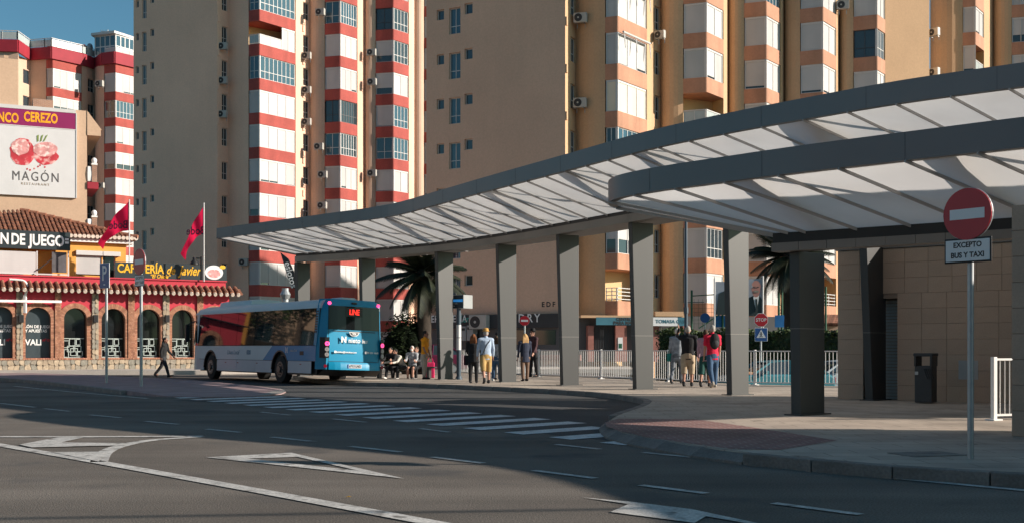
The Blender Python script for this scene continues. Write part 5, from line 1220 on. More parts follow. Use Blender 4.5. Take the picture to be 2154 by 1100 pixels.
# metal flue standing behind the bus
fb = V3(P2(600, 56), 0); fl_ = thing('flue_pipe', 'shiny metal flue with a wide cowl rising behind the bus roof', 'flue', fb)
mb = MB(); mb.tube([fb, W(600, 640, 56), W(600, 629, 56)], .17, 12); mb.build('pipe', M['zinc'], fl_, smooth=True)
mb = MB(); mb.tube([W(600, 628.5, 56), W(600, 619, 56), W(600, 611, 56), W(600, 606, 56)], [.19, .27, .17, .17], 14); mb.build('cowl', M['zinc'], fl_, smooth=True, ang=20)
# feather banner behind the far canopy column
bb_ = V3(P2(622, 52), .13); ft = thing('feather_banner', 'dark hanging feather banner with white script beside the far canopy column', 'banner', bb_)
mb = MB(); mb.tube([bb_, W(622, 612, 52), W(619, 575, 52), W(606, 545, 52), W(590, 532, 52)], [.05, .04, .03, .025, .02], 8); mb.build('pole', M['black'], ft, smooth=True)
mb = MB(); L1 = [W(590, 532, 52), W(596, 552, 52), W(604, 580, 52), W(614, 606, 52)]; R1 = [W(591, 531.5, 52), W(608, 546, 52), W(620, 578, 52), W(623, 606, 52)]
for i in range(3): mb.quad(L1[i], R1[i], R1[i + 1], L1[i + 1]); mb.quad(L1[i] + Vector((0, .01, 0)), L1[i + 1] + Vector((0, .01, 0)), R1[i + 1] + Vector((0, .01, 0)), R1[i] + Vector((0, .01, 0)))
cl = mb.build('cloth', M['board_dark'], ft, recalc=False)
put_text('eslotos', .42, M['lettering_white'], cl, W(611, 578, 51.95), Vector((.28, 0, -1)), up=(1, 0, .28), bold=.004, sx=1.0)
# ---------------------------------------------------------------- city bus
def paint(name, col, rough=.42, coat=.10, var=.04):
    m = mat(name, col, rough, var, .8, spec=.32); b = m.node_tree.nodes["Principled BSDF"]; b.inputs["Coat Weight"].default_value = coat; b.inputs["Coat Roughness"].default_value = .05; return m
M['bus_white'] = paint('bus_white_paint', (.40, .53, .58)); M['bus_blue'] = paint('bus_blue_paint', (.0, .23, .40)); M['bus_blue2'] = paint('bus_side_blue_paint', (.0, .19, .40))
M['bus_glass'] = mat('bus_tinted_glass', (.006, .012, .016), .03, 0, spec=.6); M['bus_glass'].node_tree.nodes["Principled BSDF"].inputs["IOR"].default_value = 1.45
M['rubber'] = mat('tyre_rubber', (.018, .018, .018), .85, .1, 6); M['rim'] = mat('wheel_rim', (.10, .10, .105), .4, .1, 5, metal=.6)
M['lamp_pink'] = mat('lit_rear_lamp', (1, .06, .22), .4, 0, emit=1.6); M['lamp_red'] = mat('red_reflector', (.22, .004, .02), .3); M['lamp_clear'] = mat('clear_lamp', (.33, .31, .30), .3)
M['led_red'] = mat('red_led', (1, .03, .02), .5, 0, emit=1.3); M['plate_white'] = mat('plate_white', (.50, .52, .55), .5); M['skirt'] = paint('bus_skirt_paint', (.37, .44, .50))
M['bus_script'] = mat('blue_script', (.08, .20, .30), .5)
bh = Vector((-.6, .8, 0)); bl_r = Vector((.8, .6, 0))           # heading and right-hand side
BO = Vector((-6.62, 39.5, 0)) + bl_r * 1.275
bus = thing('bus', 'blue and white single deck city bus standing at the stop, rear towards the crossing', 'bus', BO, math.atan2(bl_r.y, bl_r.x))
bus.rotation_euler = (0, R(2.0), math.atan2(bl_r.y, bl_r.x)); bus.location.z = .03
BL_, BW = 11.9, 1.275
def bpart(mb, name, m, parent=None, **kw): return mb.build(name, m, parent or bus, local=True, **kw)
wheels_y = (3.28, 9.85); WR = .50
# lower side walls with wheel arches
def side_poly(y0, y1, zb, zt, x, arch=True, slant=0.0):
    ys = sorted({y0, y1, *[min(max(w + .68 * math.cos(math.pi * k / 10), y0), y1) for w in wheels_y for k in range(11)]}); pts = []
    def zl(y):
        z = zb
        for w in wheels_y:
            if abs(y - w) < .679: z = max(z, .46 + math.sqrt(max(0, .68 ** 2 - (y - w) ** 2)))
            elif abs(abs(y - w) - .68) < .002: z = max(z, zb)
        return min(z, zt)
    return ys, zl
def side_panel(name, m, y0, y1, zb, zt, sx, t=.02, slant=0):
    ys, zl = side_poly(y0, y1, zb, zt, sx); mb = MB(); x = sx * BW
    for a, b in zip(ys, ys[1:]):
        za, zb_ = zl(a + 1e-4), zl(b - 1e-4)
        if zt - za < .004 and zt - zb_ < .004: continue
        sa = slant * 0
        mb.plate([(x, a, za), (x, b, zb_), (x, b, zt), (x, a, zt)], (sx * t, 0, 0))
    return bpart(mb, name, m)
for sx in (-1, 1):
    # white front part, blue rear part divided by a slanted edge; both follow the wheel arches
    ys, zl = side_poly(.42, BL_ - .55, .80, 1.34, sx); x = sx * BW; wmb, bmb = MB(), MB(); ya, yb = 4.75, 3.95   # slant from (4.75,.8) to (3.95,1.34)
    ys = sorted(set(ys) | {ya, yb})
    for a, b in zip(ys, ys[1:]):
        if b - a < 1e-4: continue
        za, zb_ = zl(a + 1e-4), zl(b - 1e-4)
        if a >= ya - 1e-4: wmb.plate([(x, a, za), (x, b, zb_), (x, b, 1.34), (x, a, 1.34)], (sx * .02, 0, 0))
        elif b <= yb + 1e-4: bmb.plate([(x, a, za), (x, b, zb_), (x, b, 1.34), (x, a, 1.34)], (sx * .02, 0, 0))
        else:
            f = lambda y: .80 + (ya - y) / (ya - yb) * .54
            ma, mb_ = f(a), f(b)
            wmb.plate([(x, a, min(ma, 1.34)), (x, b, mb_), (x, b, 1.34), (x, a, 1.34)], (sx * .02, 0, 0)); bmb.plate([(x, a, za), (x, b, zb_), (x, b, max(mb_, zb_ + .002)), (x, a, ma)], (sx * .02, 0, 0))
    bpart(wmb, 'side_panel', M['bus_white']); bpart(bmb, 'blue_side_panel', M['bus_blue2'])
    for a, b in ((.75, 2.58), (3.97, 5.4), (5.415, 7.2), (7.215, 9.15), (10.55, BL_ - .55)): side_panel('skirt_panel', M['skirt'], a, b, .34 if a > 1 else .36, .785, sx, .022)
    mb = MB()
    for w in wheels_y:
        for k in range(12):
            t0, t1 = math.pi * k / 12, math.pi * (k + 1) / 12
            mb.add([(x, w + .68 * math.cos(t), .46 + .68 * math.sin(t)) for t in (t0, t1)] + [(x - sx * .45, w + .68 * math.cos(t), .46 + .68 * math.sin(t)) for t in (t1, t0)], [(0, 1, 2, 3)])
            mb.plate([(x, w + r * math.cos(t), .46 + r * math.sin(t)) for r, t in ((.66, t0), (.72, t0), (.72, t1), (.66, t1))], (sx * .03, 0, 0))
    bpart(mb, 'wheel_arch', M['black'], recalc=False)
    # window band: glazing panes with thin dark joints
    jo = [.62, 2.25, 3.9, 5.6, 7.3, 9.0, 10.4, BL_ - .35]
    for a, b in zip(jo, jo[1:]):
        mb = MB(); mb.plate([(x, a + .012, 1.36), (x, b - .012, 1.36), (x - sx * .085, b - .012, 2.66), (x - sx * .085, a + .012, 2.66)], (sx * .018, 0, 0)); bpart(mb, 'side_window', M['bus_glass'])
    mb = MB(); mb.obox((x - sx * .19, .4, .5), (sx * .10, 0, 0), (0, BL_ - .6, 0), (0, 0, 2.15)); bpart(mb, 'window_backing', M['black'])
    mb = MB(); mb.plate([(x, .40, 1.36), (x, .60, 1.36), (x - sx * .085, .60, 2.66), (x - sx * .085, .40, 2.66)], (sx * .02, 0, 0)); bpart(mb, 'rear_pillar', M['bus_blue'])
    mb = MB()
    for k in range(9): mb.obox((x + sx * .0 - sx * (.02 + .0066 * k), .44, 1.80 + .09 * k), (sx * .03, 0, 0), (0, .12, 0), (0, 0, .05))
    bpart(mb, 'air_slots', M['black'])
# roof: rounded shell
def loft(secs, mats, name, caps=True, **kw):
    mb = MB(); n = len(secs[0]); vs = [p for s in secs for p in s]; fs = []
    for i in range(len(secs) - 1):
        for j in range(n - 1): fs.append((i * n + j, i * n + j + 1, (i + 1) * n + j + 1, (i + 1) * n + j))
    if caps: fs += [tuple(range(n)), tuple(range((len(secs) - 1) * n, len(secs) * n))]
    mb.add(vs, fs); return bpart(mb, name, mats, smooth=True, **kw)
prof = [(-1.19, 2.665), (-1.175, 2.80), (-1.10, 2.93), (-.95, 2.985), (-.5, 3.01), (0, 3.02), (.5, 3.01), (.95, 2.985), (1.10, 2.93), (1.175, 2.80), (1.19, 2.665)]
loft([[(px_ * (1 if k else 1), y, z - dz * max(0, (z - 2.665) / .355)) for px_, z in prof] for k, (y, dz) in enumerate(((.36, 0), (2, 0), (BL_ - .8, 0), (BL_ - .3, .05), (BL_ - .05, .2)))], M['bus_white'], 'roof')
# rear: rounded blue shell made of horizontal sections
def rear_sec(z):
    bulge = .0 + .10 * (1 - ((z - 1.6) / 1.5) ** 2) if z < 2.9 else 0.0
    wdt = BW + .02 if z < 1.36 else BW + .02 - .085 * (z - 1.36) / 1.3
    if z > 2.75: wdt -= (z - 2.75) * .35
    lean = .10 * max(0, z - 1.2) / 1.8 + (max(0, z - 2.8)) * .5
    pts = []
    for k in range(13):
        t = -1 + 2 * k / 12; x = wdt * t; r = .0
        e = abs(t); y = lean + .40 * max(0, (e - .86) / .14) ** 2.2 + .05 * e ** 2
        pts.append((x, y, z))
    return pts
zs = [.52, .62, .80, 1.0, 1.2, 1.4, 1.7, 2.0, 2.3, 2.55, 2.75, 2.88, 2.97, 3.0]
secs = [rear_sec(z) for z in zs]
loft(secs, M['bus_blue'], 'rear_panel', caps=False)
mb = MB(); s = secs[-1]; mb.add(s + [(1.05, .6, 3.0), (-1.05, .6, 3.0)], [tuple(range(15))]); bpart(mb, 'rear_roof_edge', M['bus_blue'])
yrear = lambda x, z: rear_sec(z)[0][1] * 0 + (.10 * max(0, z - 1.2) / 1.8 + .05 * (abs(x) / BW) ** 2)
def rear_plate(x0, x1, z0, z1, name, m, t=.012, off=.004, n=6, parent=None):
    mb = MB()
    for i in range(n):
        a, b = x0 + (x1 - x0) * i / n, x0 + (x1 - x0) * (i + 1) / n
        q = [(a, yrear(a, z0) - off, z0), (b, yrear(b, z0) - off, z0), (b, yrear(b, z1) - off, z1), (a, yrear(a, z1) - off, z1)]
        mb.plate(q, (0, -t, 0))
    return bpart(mb, name, m, parent)
M['rear_glass'] = mat('rear_tinted_glass', (.006, .007, .008), .1, 0, spec=.25)
rw = rear_plate(-1.02, 1.02, 1.93, 2.76, 'rear_window', M['rear_glass'], .014, .004)
dd = rear_plate(-.36, .30, 2.40, 2.72, 'destination_display', M['black'], .006, .020, 2)
put_text('LINE', .27, M['led_red'], dd, (-.02, yrear(0, 2.5) - .03, 2.55), (1, 0, 0), local=True, sx=.8, spacing=.92, bold=.004)
rear_plate(-.85, .85, 1.855, 1.885, 'hatch_gap', M['black'], .006, .002)
rear_plate(-1.0, 1.0, .80, .815, 'hatch_gap', M['black'], .006, .002)
for x in (-1.0, 1.0): rear_plate(x - .006, x + .006, .82, 1.92, 'panel_joint', M['black'], .005, .002, 1)
put_text('N', .27, M['lettering_white'], bus, (-.46, -.055, 1.57), (1, 0, 0), local=True, bold=.014); put_text('nieto', .23, M['lettering_white'], bus, (-.04, -.055, 1.55), (1, 0, 0), local=True, bold=.004); put_text('bus', .2, M['lettering_white'], bus, (.37, -.055, 1.54), (1, 0, 0), local=True, shear=.2, sx=.8)
put_text('nietobus@nietobus.com', .085, M['lettering_white'], bus, (-.36, -.055, 1.14), (1, 0, 0), local=True, bold=.002); put_text('95 253 18 65', .085, M['lettering_white'], bus, (.72, -.05, 1.14), (1, 0, 0), local=True, bold=.002)
mb = MB(); mb.plate([(-.82, -.05, 1.10), (-.74, -.05, 1.10), (-.74, -.05, 1.18), (-.82, -.05, 1.18)], (0, -.006, 0)); mb.plate([(.40, -.05, 1.10), (.49, -.05, 1.10), (.49, -.05, 1.19), (.40, -.05, 1.19)], (0, -.006, 0)); bpart(mb, 'contact_icon', M['lettering_white'])
mb = MB(); mb.plate([(-.26, -.03, 1.85), (.16, -.03, 1.85), (.10, -.03, 1.75), (.04, -.03, 1.715), (-.14, -.03, 1.715), (-.20, -.03, 1.75)], (0, -.02, 0)); bd_ = bpart(mb, 'maker_badge', M['lettering_white'])
mb = MB(); mb.plate([(-.22, -.052, 1.83), (.12, -.052, 1.83), (.07, -.052, 1.76), (.02, -.052, 1.735), (-.12, -.052, 1.735), (-.17, -.052, 1.76)], (0, -.004, 0)); bpart(mb, 'badge_field', M['black'], bd_); put_text('VDL', .085, M['lettering_white'], bd_, (-.05, -.058, 1.785), (1, 0, 0), local=True, bold=.004, ext=.001)
# bumper and number plate
mb = MB()
for i in range(10):
    a, b = -1.0 + .2 * i, -.8 + .2 * i; o_ = lambda x: -.02 - .13 * max(0, 1 - (abs(x) / .92) ** 6)
    mb.add([(a, o_(a) + .05, .79), (b, o_(b) + .05, .79), (b, o_(b), .70), (a, o_(a), .70), (a, o_(a), .52), (b, o_(b), .52), (a, .3, .50), (b, .3, .50)], [(0, 1, 2, 3), (3, 2, 5, 4), (4, 5, 7, 6)])
bpart(mb, 'bumper', M['bus_blue'], smooth=True, recalc=False)
mb = MB(); mb.plate([(-.34, -.152, .585), (.22, -.152, .585), (.22, -.152, .715), (-.34, -.152, .715)], (0, -.01, 0)); npl = bpart(mb, 'number_plate', M['plate_white']); put_text('6713 LND', .115, M['sign_black'], npl, (-.04, -.165, .65), (1, 0, 0), local=True, bold=.004, ext=.001, spacing=.95)
mb = MB(); mb.plate([(-.34, -.163, .585), (-.29, -.163, .585), (-.29, -.163, .715), (-.34, -.163, .715)], (0, -.002, 0)); bpart(mb, 'plate_band', M['sign_blue'], npl)
# rear lamps
for sx in (-1, 1):
    x0, x1 = (1.03, 1.245); mb = MB(); P_ = []
    for x, dy in ((1.02, -.02), (1.16, .03), (1.27, .20)): P_.append((sx * x, dy - .01))
    for (a, ya), (b, yb) in zip(P_, P_[1:]): mb.plate([(a, ya, .92), (b, yb, .92), (b, yb, 1.64), (a, ya, 1.64)], Vector((sx * .2, -1, 0)).normalized() * .035)
    cl = bpart(mb, 'lamp_cluster', M['black'])
    for z, m_ in ((1.42, 'lamp_pink'), (1.22, 'lamp_clear'), (1.04, 'lamp_clear')):
        mb = MB(); nn = Vector((sx * .33, -1, 0)).normalized(); mb.disc(Vector((sx * 1.10, -.035, z)), nn, .075, .03, 18); bpart(mb, 'rear_lamp', M[m_], cl)
        mb = MB(); mb.disc(Vector((sx * 1.10, -.035, z)) + nn * .0305, nn, .022, .004, 10); bpart(mb, 'lamp_centre', M['lamp_red'] if m_ == 'lamp_pink' else M['zinc'], cl)
    mb = MB(); mb.disc(Vector((sx * 1.13, .0, .64)), Vector((sx * .3, -1, 0)), .06, .03, 14); bpart(mb, 'reflector', M['lamp_red'])
    mb = MB(); mb.disc(Vector((sx * .98, .13, 2.84)), (0, -1, 0), .06, .05, 14); bpart(mb, 'high_lamp', M['lamp_pink'])
mb = MB(); mb.obox((-.1, .08, 2.84), (.2, 0, 0), (0, .1, 0), (0, 0, .07)); bpart(mb, 'rear_camera', M['black'], bevel=.02)
# front, underbody, interior
loft([[(px_, y, z) for px_, z in ((-w_, zb), (-w_, 1.34), (-w_ + .07, 2.66), (w_ - .07, 2.66), (w_, 1.34), (w_, zb))] for y, w_, zb in ((BL_ - .56, BW + .02, .34), (BL_ - .25, BW, .32), (BL_ - .02, BW - .14, .34), (BL_ + .04, BW - .4, .36))], M['bus_white'], 'front_panel')
for sx in (-1, 1):
    mb = MB(); x = sx * (BW + .004); mb.plate([(x, BL_ - .36, 1.36), (x - sx * .02, BL_ - .1, 1.36), (x - sx * .1, BL_ - .1, 2.6), (x - sx * .09, BL_ - .36, 2.6)], (sx * .02, 0, 0)); bpart(mb, 'front_quarter_window', M['bus_glass'])
    mb = MB(); mb.bar((sx * 1.2, BL_ - .05, 2.4), (sx * 1.5, BL_ + .1, 2.25), .05); mb.obox((sx * 1.5 - .09, BL_ + .02, 1.5), (.18, 0, 0), (0, .12, 0), (0, 0, .75)); bpart(mb, 'mirror', M['black'], bevel=.02)
mb = MB(); mb.obox((-1.18, .5, .30), (2.36, 0, 0), (0, BL_ - 1.2, 0), (0, 0, .35)); bpart(mb, 'chassis', M['black'])
mb = MB(); mb.add([(-1.2, .5, .30), (1.2, .5, .30), (1.15, .12, .5), (-1.15, .12, .5), (-1.2, .5, .55), (1.2, .5, .55)], [(0, 1, 2, 3), (3, 2, 5, 4)]); bpart(mb, 'rear_underside', M['black'], recalc=False)
for sx in (-1, 1):
    for w in wheels_y:
        x = sx * (BW - .16); mb = MB(); mb.tube([(x - .15, w, .47), (x - .13, w, .47), (x + .13, w, .47), (x + .15, w, .47)], [WR - .05, WR - .005, WR - .005, WR - .05], 28); wh = bpart(mb, 'wheel', M['rubber'], smooth=True, ang=30)
        mb = MB(); mb.disc((x + sx * .148, w, .47), (sx, 0, 0), .29, .014, 24); mb.disc((x + sx * .163, w, .47), (sx, 0, 0), .12, .06, 16); bpart(mb, 'rim', M['rim'], wh)
        mb = MB()
        for k in range(10): mb.disc((x + sx * .163, w + .20 * math.cos(k * math.pi / 5), .47 + .20 * math.sin(k * math.pi / 5)), (sx, 0, 0), .035, .012, 8)
        bpart(mb, 'rim_hole', M['zinc'] if w > 5 else M['black'], wh)
loft([[(x * k, y, 2.99 + z) for x, z in ((-.85, 0), (-.8, .17), (-.5, .24), (.5, .24), (.8, .17), (.85, 0))] for y, k in ((7.2, .9), (7.6, 1), (9.6, 1), (10.3, .92))], M['bus_white'], 'roof_air_unit')
loft([[(x, y, 2.99 + z) for x, z in ((-.3, 0), (-.27, .1), (.27, .1), (.3, 0))] for y in (.55, 1.3)], M['bus_white'], 'roof_hatch')
X_ = -BW - .022
def stext(t, y, z, size, m, **kw): return put_text(t, size, m, bus, (X_ - .003, y, z), (0, -1, 0), local=True, ext=.002, **kw)
stext('Línea Local', 7.55, 1.08, .26, M['bus_script'], shear=.25, sx=1.0); stext('000', 6.05, 1.08, .25, M['bus_script'], bold=.01); stext('N', 2.72, 1.17, .26, M['plate_white'], bold=.015); stext('nieto bus', 2.15, 1.17, .15, M['plate_white'])
mb = MB()
for y in (1.5, 5.2, 7.0, 8.2): mb.obox((X_ - .012, y, .66), (.012, 0, 0), (0, .12, 0), (0, 0, .03))
bpart(mb, 'side_reflector', M['lamp_red'])
mb = MB(); mb.obox((X_ - .006, 1.35, 1.0), (.008, 0, 0), (0, .3, 0), (0, 0, .14)); bpart(mb, 'fuel_flap', M['black'])
# seat backs seen through the rear window are left dark by the tint
# ---------------------------------------------------------------- right background: shops, hedge, palms, cars, fence
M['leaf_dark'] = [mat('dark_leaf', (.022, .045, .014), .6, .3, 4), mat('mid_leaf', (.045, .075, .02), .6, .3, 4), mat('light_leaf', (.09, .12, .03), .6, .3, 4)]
M['leaf_shrub'] = [mat('shrub_leaf', (.010, .016, .008), .9, .3, 4, spec=.05), mat('shrub_leaf_dark', (.006, .009, .005), .9, .3, 4, spec=.05), mat('shrub_leaf_green', (.02, .03, .012), .9, .3, 4, spec=.05)]
M['palm_leaf'] = [mat('palm_leaf', (.012, .017, .008), .55, .25, 3), mat('pale_palm_leaf', (.03, .036, .016), .55, .25, 3)]
M['palm_trunk'] = mat('palm_trunk', (.045, .034, .026), .95, .3, 3, .8, 12); M['bark'] = mat('bark', (.10, .07, .05), .95, .3, 4, .8, 14)
M['shop_dark'] = mat('shop_front', (.035, .036, .038), .6, .15, 1.5); M['shop_grey'] = mat('grey_shop_wall', (.10, .095, .095), .7, .1, 1)
M['shop_red'] = mat('red_granite', (.30, .12, .095), .6, .15, 3); M['sign_teal'] = mat('teal_sign', (.05, .16, .21), .5, .1, 1); M['green_paint'] = mat('green_paint', (.01, .09, .045), .5, .1, 2)
M['court_blue'] = mat('blue_tarpaulin', (.02, .17, .46), .6, .1, 2)
T3 = Line(XP(897, 73.4), 73.4, *((P2(1189, 68.6) - P2(897, 73.4))))
def tz(px, py): return T3.z(px, py)
sh = thing('shop_front', 'dark ground floor shop front with white lettering under the plain wall of the ochre tower', 'shop', T3.p3(T3.s(1060), 0))
def tpanel(mb, x0, x1, y0, y1, o0=.0, t=.12, m=0):
    a, b = T3.s(x0), T3.s(x1); xm = (x0 + x1) / 2; mb.obox(T3.p3(a, tz(xm, y1), o0), ex3(T3) * (b - a), V3(T3.n, 0) * t, (0, 0, tz(xm, y0) - tz(xm, y1)), m); return mb
tpanel(MB(), 900, 1186, 661, 690, .01, .30).build('sign_band', M['shop_dark'], sh)
tpanel(MB(), 900, 1187, 690.5, 756, .01, .06).build('shop_wall', M['shop_grey'], sh)
for x0, x1 in ((985, 1010), (1060, 1105), (1120, 1170)):
    tpanel(MB(), x0, x1, 694, 724, .075, .03).build('shop_window', M['dark_glass'], sh)
tpanel(MB(), 1060, 1224, 745, 757, .08, .1).build('plinth', M['shop_red'], sh)
put_text('PERFUMERÍA', .62, M['lettering_white'], sh, T3.p3(T3.s(946), tz(946, 671), .33), ex3(T3), bold=.006, sx=.85); put_text('Luna', .62, M['lettering_teal'], sh, T3.p3(T3.s(986), tz(986, 671), .33), ex3(T3), shear=.3, bold=.006, sx=.8)
put_text('DRY', .72, M['lettering_white'], sh, T3.p3(T3.s(1119), tz(1119, 669.5), .33), ex3(T3), spacing=1.35, bold=.008, fit=T3.s(1141) - T3.s(1096))
put_text('EDF 7', .42, M['sign_black'], sh, T3.p3(T3.s(1162), tz(1162, 640), .01), ex3(T3), spacing=1.5, bold=.012)
p = T3.p3(T3.s(1017), tz(1017, 677), .75); ac(p, T3.n, 'large white air conditioner fixed on the dark shop sign band', s=1.5)
for x0, x1, y0, y1, lb in ((978, 990, 686, 716, 'narrow pale cabinet left of the taller one, behind the black coat woman'), (992, 1005, 684, 716, 'pale grey cabinet under the shop air conditioner')):
    cb = thing('utility_cabinet', lb, 'cabinet', T3.p3(T3.s(x0), tz(x0, 716), .2), 0, 'cabinets on the shop wall')
    tpanel(MB(), x0, x1, y0, y1, .1, .5).build('body', M['disp_case'], cb, bevel=.02); tpanel(MB(), x0 + 1.5, x1 - 1.5, y0 + 4, y0 + 9, .602, .01).build('vent', M['dark_steel'], cb)
# shops on the bay side
S2 = Line(XP(1222, 67.5), 67.5, .985, .17)
s2 = thing('shop_front', 'ground floor offices with teal and white signs and red granite piers behind the railing', 'shop', S2.p3(0, 0))
def sp(mb, x0, x1, y0, y1, o0=0, t=.1):
    a, b = S2.s(x0), S2.s(x1); z0, z1 = S2.z((x0 + x1) / 2, y1), S2.z((x0 + x1) / 2, y0); mb.obox(S2.p3(a, z0, o0), ex3(S2) * (b - a), V3(S2.n, 0) * t, (0, 0, z1 - z0)); return mb
sp(MB(), 1222, 1760, 664, 760, -1.2, .3).build('shop_wall', M['shop_grey'], s2)
sp(MB(), 1222, 1442, 663, 668, -.9, .9).build('canopy_slab', M['wall_tan'], s2)
sp(MB(), 1377, 1437, 655, 665, -.2, .35).build('ledge', M['wall_tan'], s2)
sp(MB(), 1253, 1332, 667, 683, .02, .12).build('sign_panel', M['sign_teal'], s2); sp(MB(), 1372, 1424, 667, 685, .02, .12).build('sign_panel', M['sign_white'], s2); sp(MB(), 1424.5, 1442, 667, 685, .02, .12).build('sign_panel', M['sign_teal'], s2)
put_text('CENTRO', .25, M['shop_dark'], s2, S2.p3(S2.s(1312), S2.z(1312, 671), .15), ex3(S2), bold=.01); put_text('PARA MAYORES', .27, M['shop_dark'], s2, S2.p3(S2.s(1322), S2.z(1322, 679), .15), ex3(S2), bold=.01); put_text('TOMASA CASA', .3, M['sign_teal'], s2, S2.p3(S2.s(1412), S2.z(1412, 676), .15), ex3(S2), bold=.004)
for x0, x1 in ((1298, 1322), (1240, 1252), (1372, 1390), (1440, 1458)): sp(MB(), x0, x1, 684, 760, -.85, .5).build('granite_pier', M['shop_red'], s2)
for x0, x1 in ((1256, 1296), (1392, 1436)):
    mb = MB(); k = x0
    while k < x1: sp(mb, k, k + 1.3, 686, 752, -.6, .05); k += 3.6
    stuff(mb.build('door_grille', M['dark_alu'], s2))
sp(MB(), 1303, 1313, 709, 736, -.34, .02).build('notice', M['sign_white'], s2); sp(MB(), 1304.5, 1311.5, 722, 732, -.318, .006).build('notice_print', M['green_paint'], s2)
# leafy things
def leaves(mb, c, r, n, sz, rnd, flat=(1, 1, 1), mats=3):
    for _ in range(n):
        while True:
            v = Vector((rnd.uniform(-1, 1), rnd.uniform(-1, 1), rnd.uniform(-1, 1)))
            if .25 < v.length < 1: break
        v *= (v.length ** -.4); p = Vector(c) + Vector((v.x * r * flat[0], v.y * r * flat[1], v.z * r * flat[2]))
        a = Vector((rnd.uniform(-1, 1), rnd.uniform(-1, 1), rnd.uniform(-.6, .6))).normalized() * sz * rnd.uniform(.6, 1.3); b = a.cross(Vector((rnd.uniform(-1, 1), rnd.uniform(-1, 1), rnd.uniform(-1, 1)))).normalized() * sz * .4
        mb.add([p - a, p + b, p + a, p - b], [(0, 1, 2, 3)], rnd.randrange(mats))
rnd = random.Random(3)
hg = thing('hedge', 'tall clipped dark green hedge behind the white railing', 'hedge', (9.5, 47.5, -.6))
H0, H1 = Vector((XP(1385, 50), 50)), Vector((XP(1800, 45.5), 45.5)); mb = MB(); d, n_ = dn(H0, H1)
mb.obox(V3(H0 - n_ * .9, -.6), V3(H1 - H0, 0), V3(n_ * .75, 0), (0, 0, 2.55)); mb.build('core', M['leaf_dark'][0], hg)
mb = MB(); Lh = (H1 - H0).length
for _ in range(9000):
    s = rnd.uniform(-.1, Lh + .1); top = rnd.random() < .25
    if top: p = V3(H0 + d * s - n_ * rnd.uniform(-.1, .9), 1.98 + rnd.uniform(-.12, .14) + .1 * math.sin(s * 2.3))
    else: p = V3(H0 + d * s + n_ * (rnd.uniform(-.22, .08) + .06 * math.sin(s * 3.1)), rnd.uniform(-.6, 2.02))
    a = Vector((rnd.uniform(-1, 1), rnd.uniform(-1, 1), rnd.uniform(-.8, .8))).normalized() * .07; b = a.cross(Vector((rnd.uniform(-1, 1), rnd.uniform(-1, 1), rnd.uniform(-1, 1)))).normalized() * .04
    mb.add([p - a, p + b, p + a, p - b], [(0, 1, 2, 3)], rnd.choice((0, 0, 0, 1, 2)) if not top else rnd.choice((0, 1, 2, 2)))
stuff(mb.build('foliage', M['leaf_dark'], hg, recalc=False))
bs_ = thing('shrub', 'large dark shrub between the bus and the palm trunk', 'shrub', (XP(845, 52), 52, 0))
mb = MB()
for _ in range(16): leaves(mb, (XP(rnd.uniform(822, 878), 52), 52 + rnd.uniform(-1, 1), rnd.uniform(.5, 2.5)), .62, 210, .09, rnd)
mb.build('foliage', M['leaf_shrub'], bs_, recalc=False)
mb = MB()
for k in range(6): mb.ell((XP(828 + 9 * k, 52), 52 + .2 * (k % 2), 1.15 + .2 * (k % 3)), .5, .5, .95, 12, 8)
mb.build('core', M['leaf_shrub'][1], bs_, smooth=True); mb = MB()
for k in range(5): mb.tube([(XP(850, 52) + .1 * k, 52, 0), (XP(835 + 9 * k, 52), 52, 1.2), (XP(828 + 12 * k, 52), 52.2, 2.3)], [.07, .05, .02], 6)
mb.build('stem', M['bark'], bs_)
def palm(loc, hgt, n, flen, label, rt=.26, seed=1, lean=0):
    rn = random.Random(seed); base = Vector(loc); root = thing('palm_tree', label, 'palm tree', base, 0, 'palms behind the bus station')
    mb = MB(); path = [base + Vector((lean * t * t, 0, hgt * t)) for t in [k / 14 for k in range(15)]]
    mb.tube(path, [rt * (1.25 - .3 * t / 14) * (1 + .05 * (t % 2)) for t in range(15)], 12); mb.build('trunk', M['palm_trunk'], root, smooth=True)
    top = path[-1]; mb = MB(); mb.ell(top, rt * 1.7, rt * 1.7, rt * 2.2, 10, 8); mb.build('crown_heart', M['palm_trunk'], root, smooth=True)
    protos = []
    for v in range(4):
        mb = MB(); K = 16; droop = .5 + .35 * v; rach = []
        for k in range(K + 1):
            t = k / K; rach.append(Vector((0, flen * (t - .12 * droop * t * t), flen * (.12 * t - .42 * droop * t * t))))
        mb.tube(rach, [.035 * (1 - .8 * k / K) + .005 for k in range(K + 1)], 5, m=0)
        for k in range(2, 58):
            t = .08 + .92 * k / 58; i = min(int(t * K), K - 1); p = rach[i].lerp(rach[i + 1], t * K - i); dr = (rach[i + 1] - rach[i]).normalized()
            ln = flen * .23 * math.sin(math.pi * min(1, .18 + .82 * t)) ** .7 * rn.uniform(.8, 1.1) + .08
            for sx in (-1, 1):
                q = p + (Vector((sx * .8, 0, -.28 - .3 * t)) + dr * .65).normalized() * ln; wv = dr * .026
                mb.add([p - wv, p + wv, q + wv * .2 + Vector((0, 0, -.12 * ln)), q - wv * .2 + Vector((0, 0, -.12 * ln))], [(0, 1, 2, 3)], rn.choice((0, 0, 1)))
        protos.append(mb.mesh('frond', M['palm_leaf'], recalc=False))
    for k in range(n):
        u = k / n; el = R(72 - 105 * u ** .9 + rn.uniform(-8, 8)); az = k * 2.39996 + rn.uniform(-.2, .2); v = min(3, int(u * 4))
        o = link('frond', protos[v], root, top - base + Vector((0, 0, rt * .8 * (1 - u))), (el * .75, 0, az)); sc_l = rn.uniform(.85, 1.1); o.scale = (sc_l,) * 3
    return root
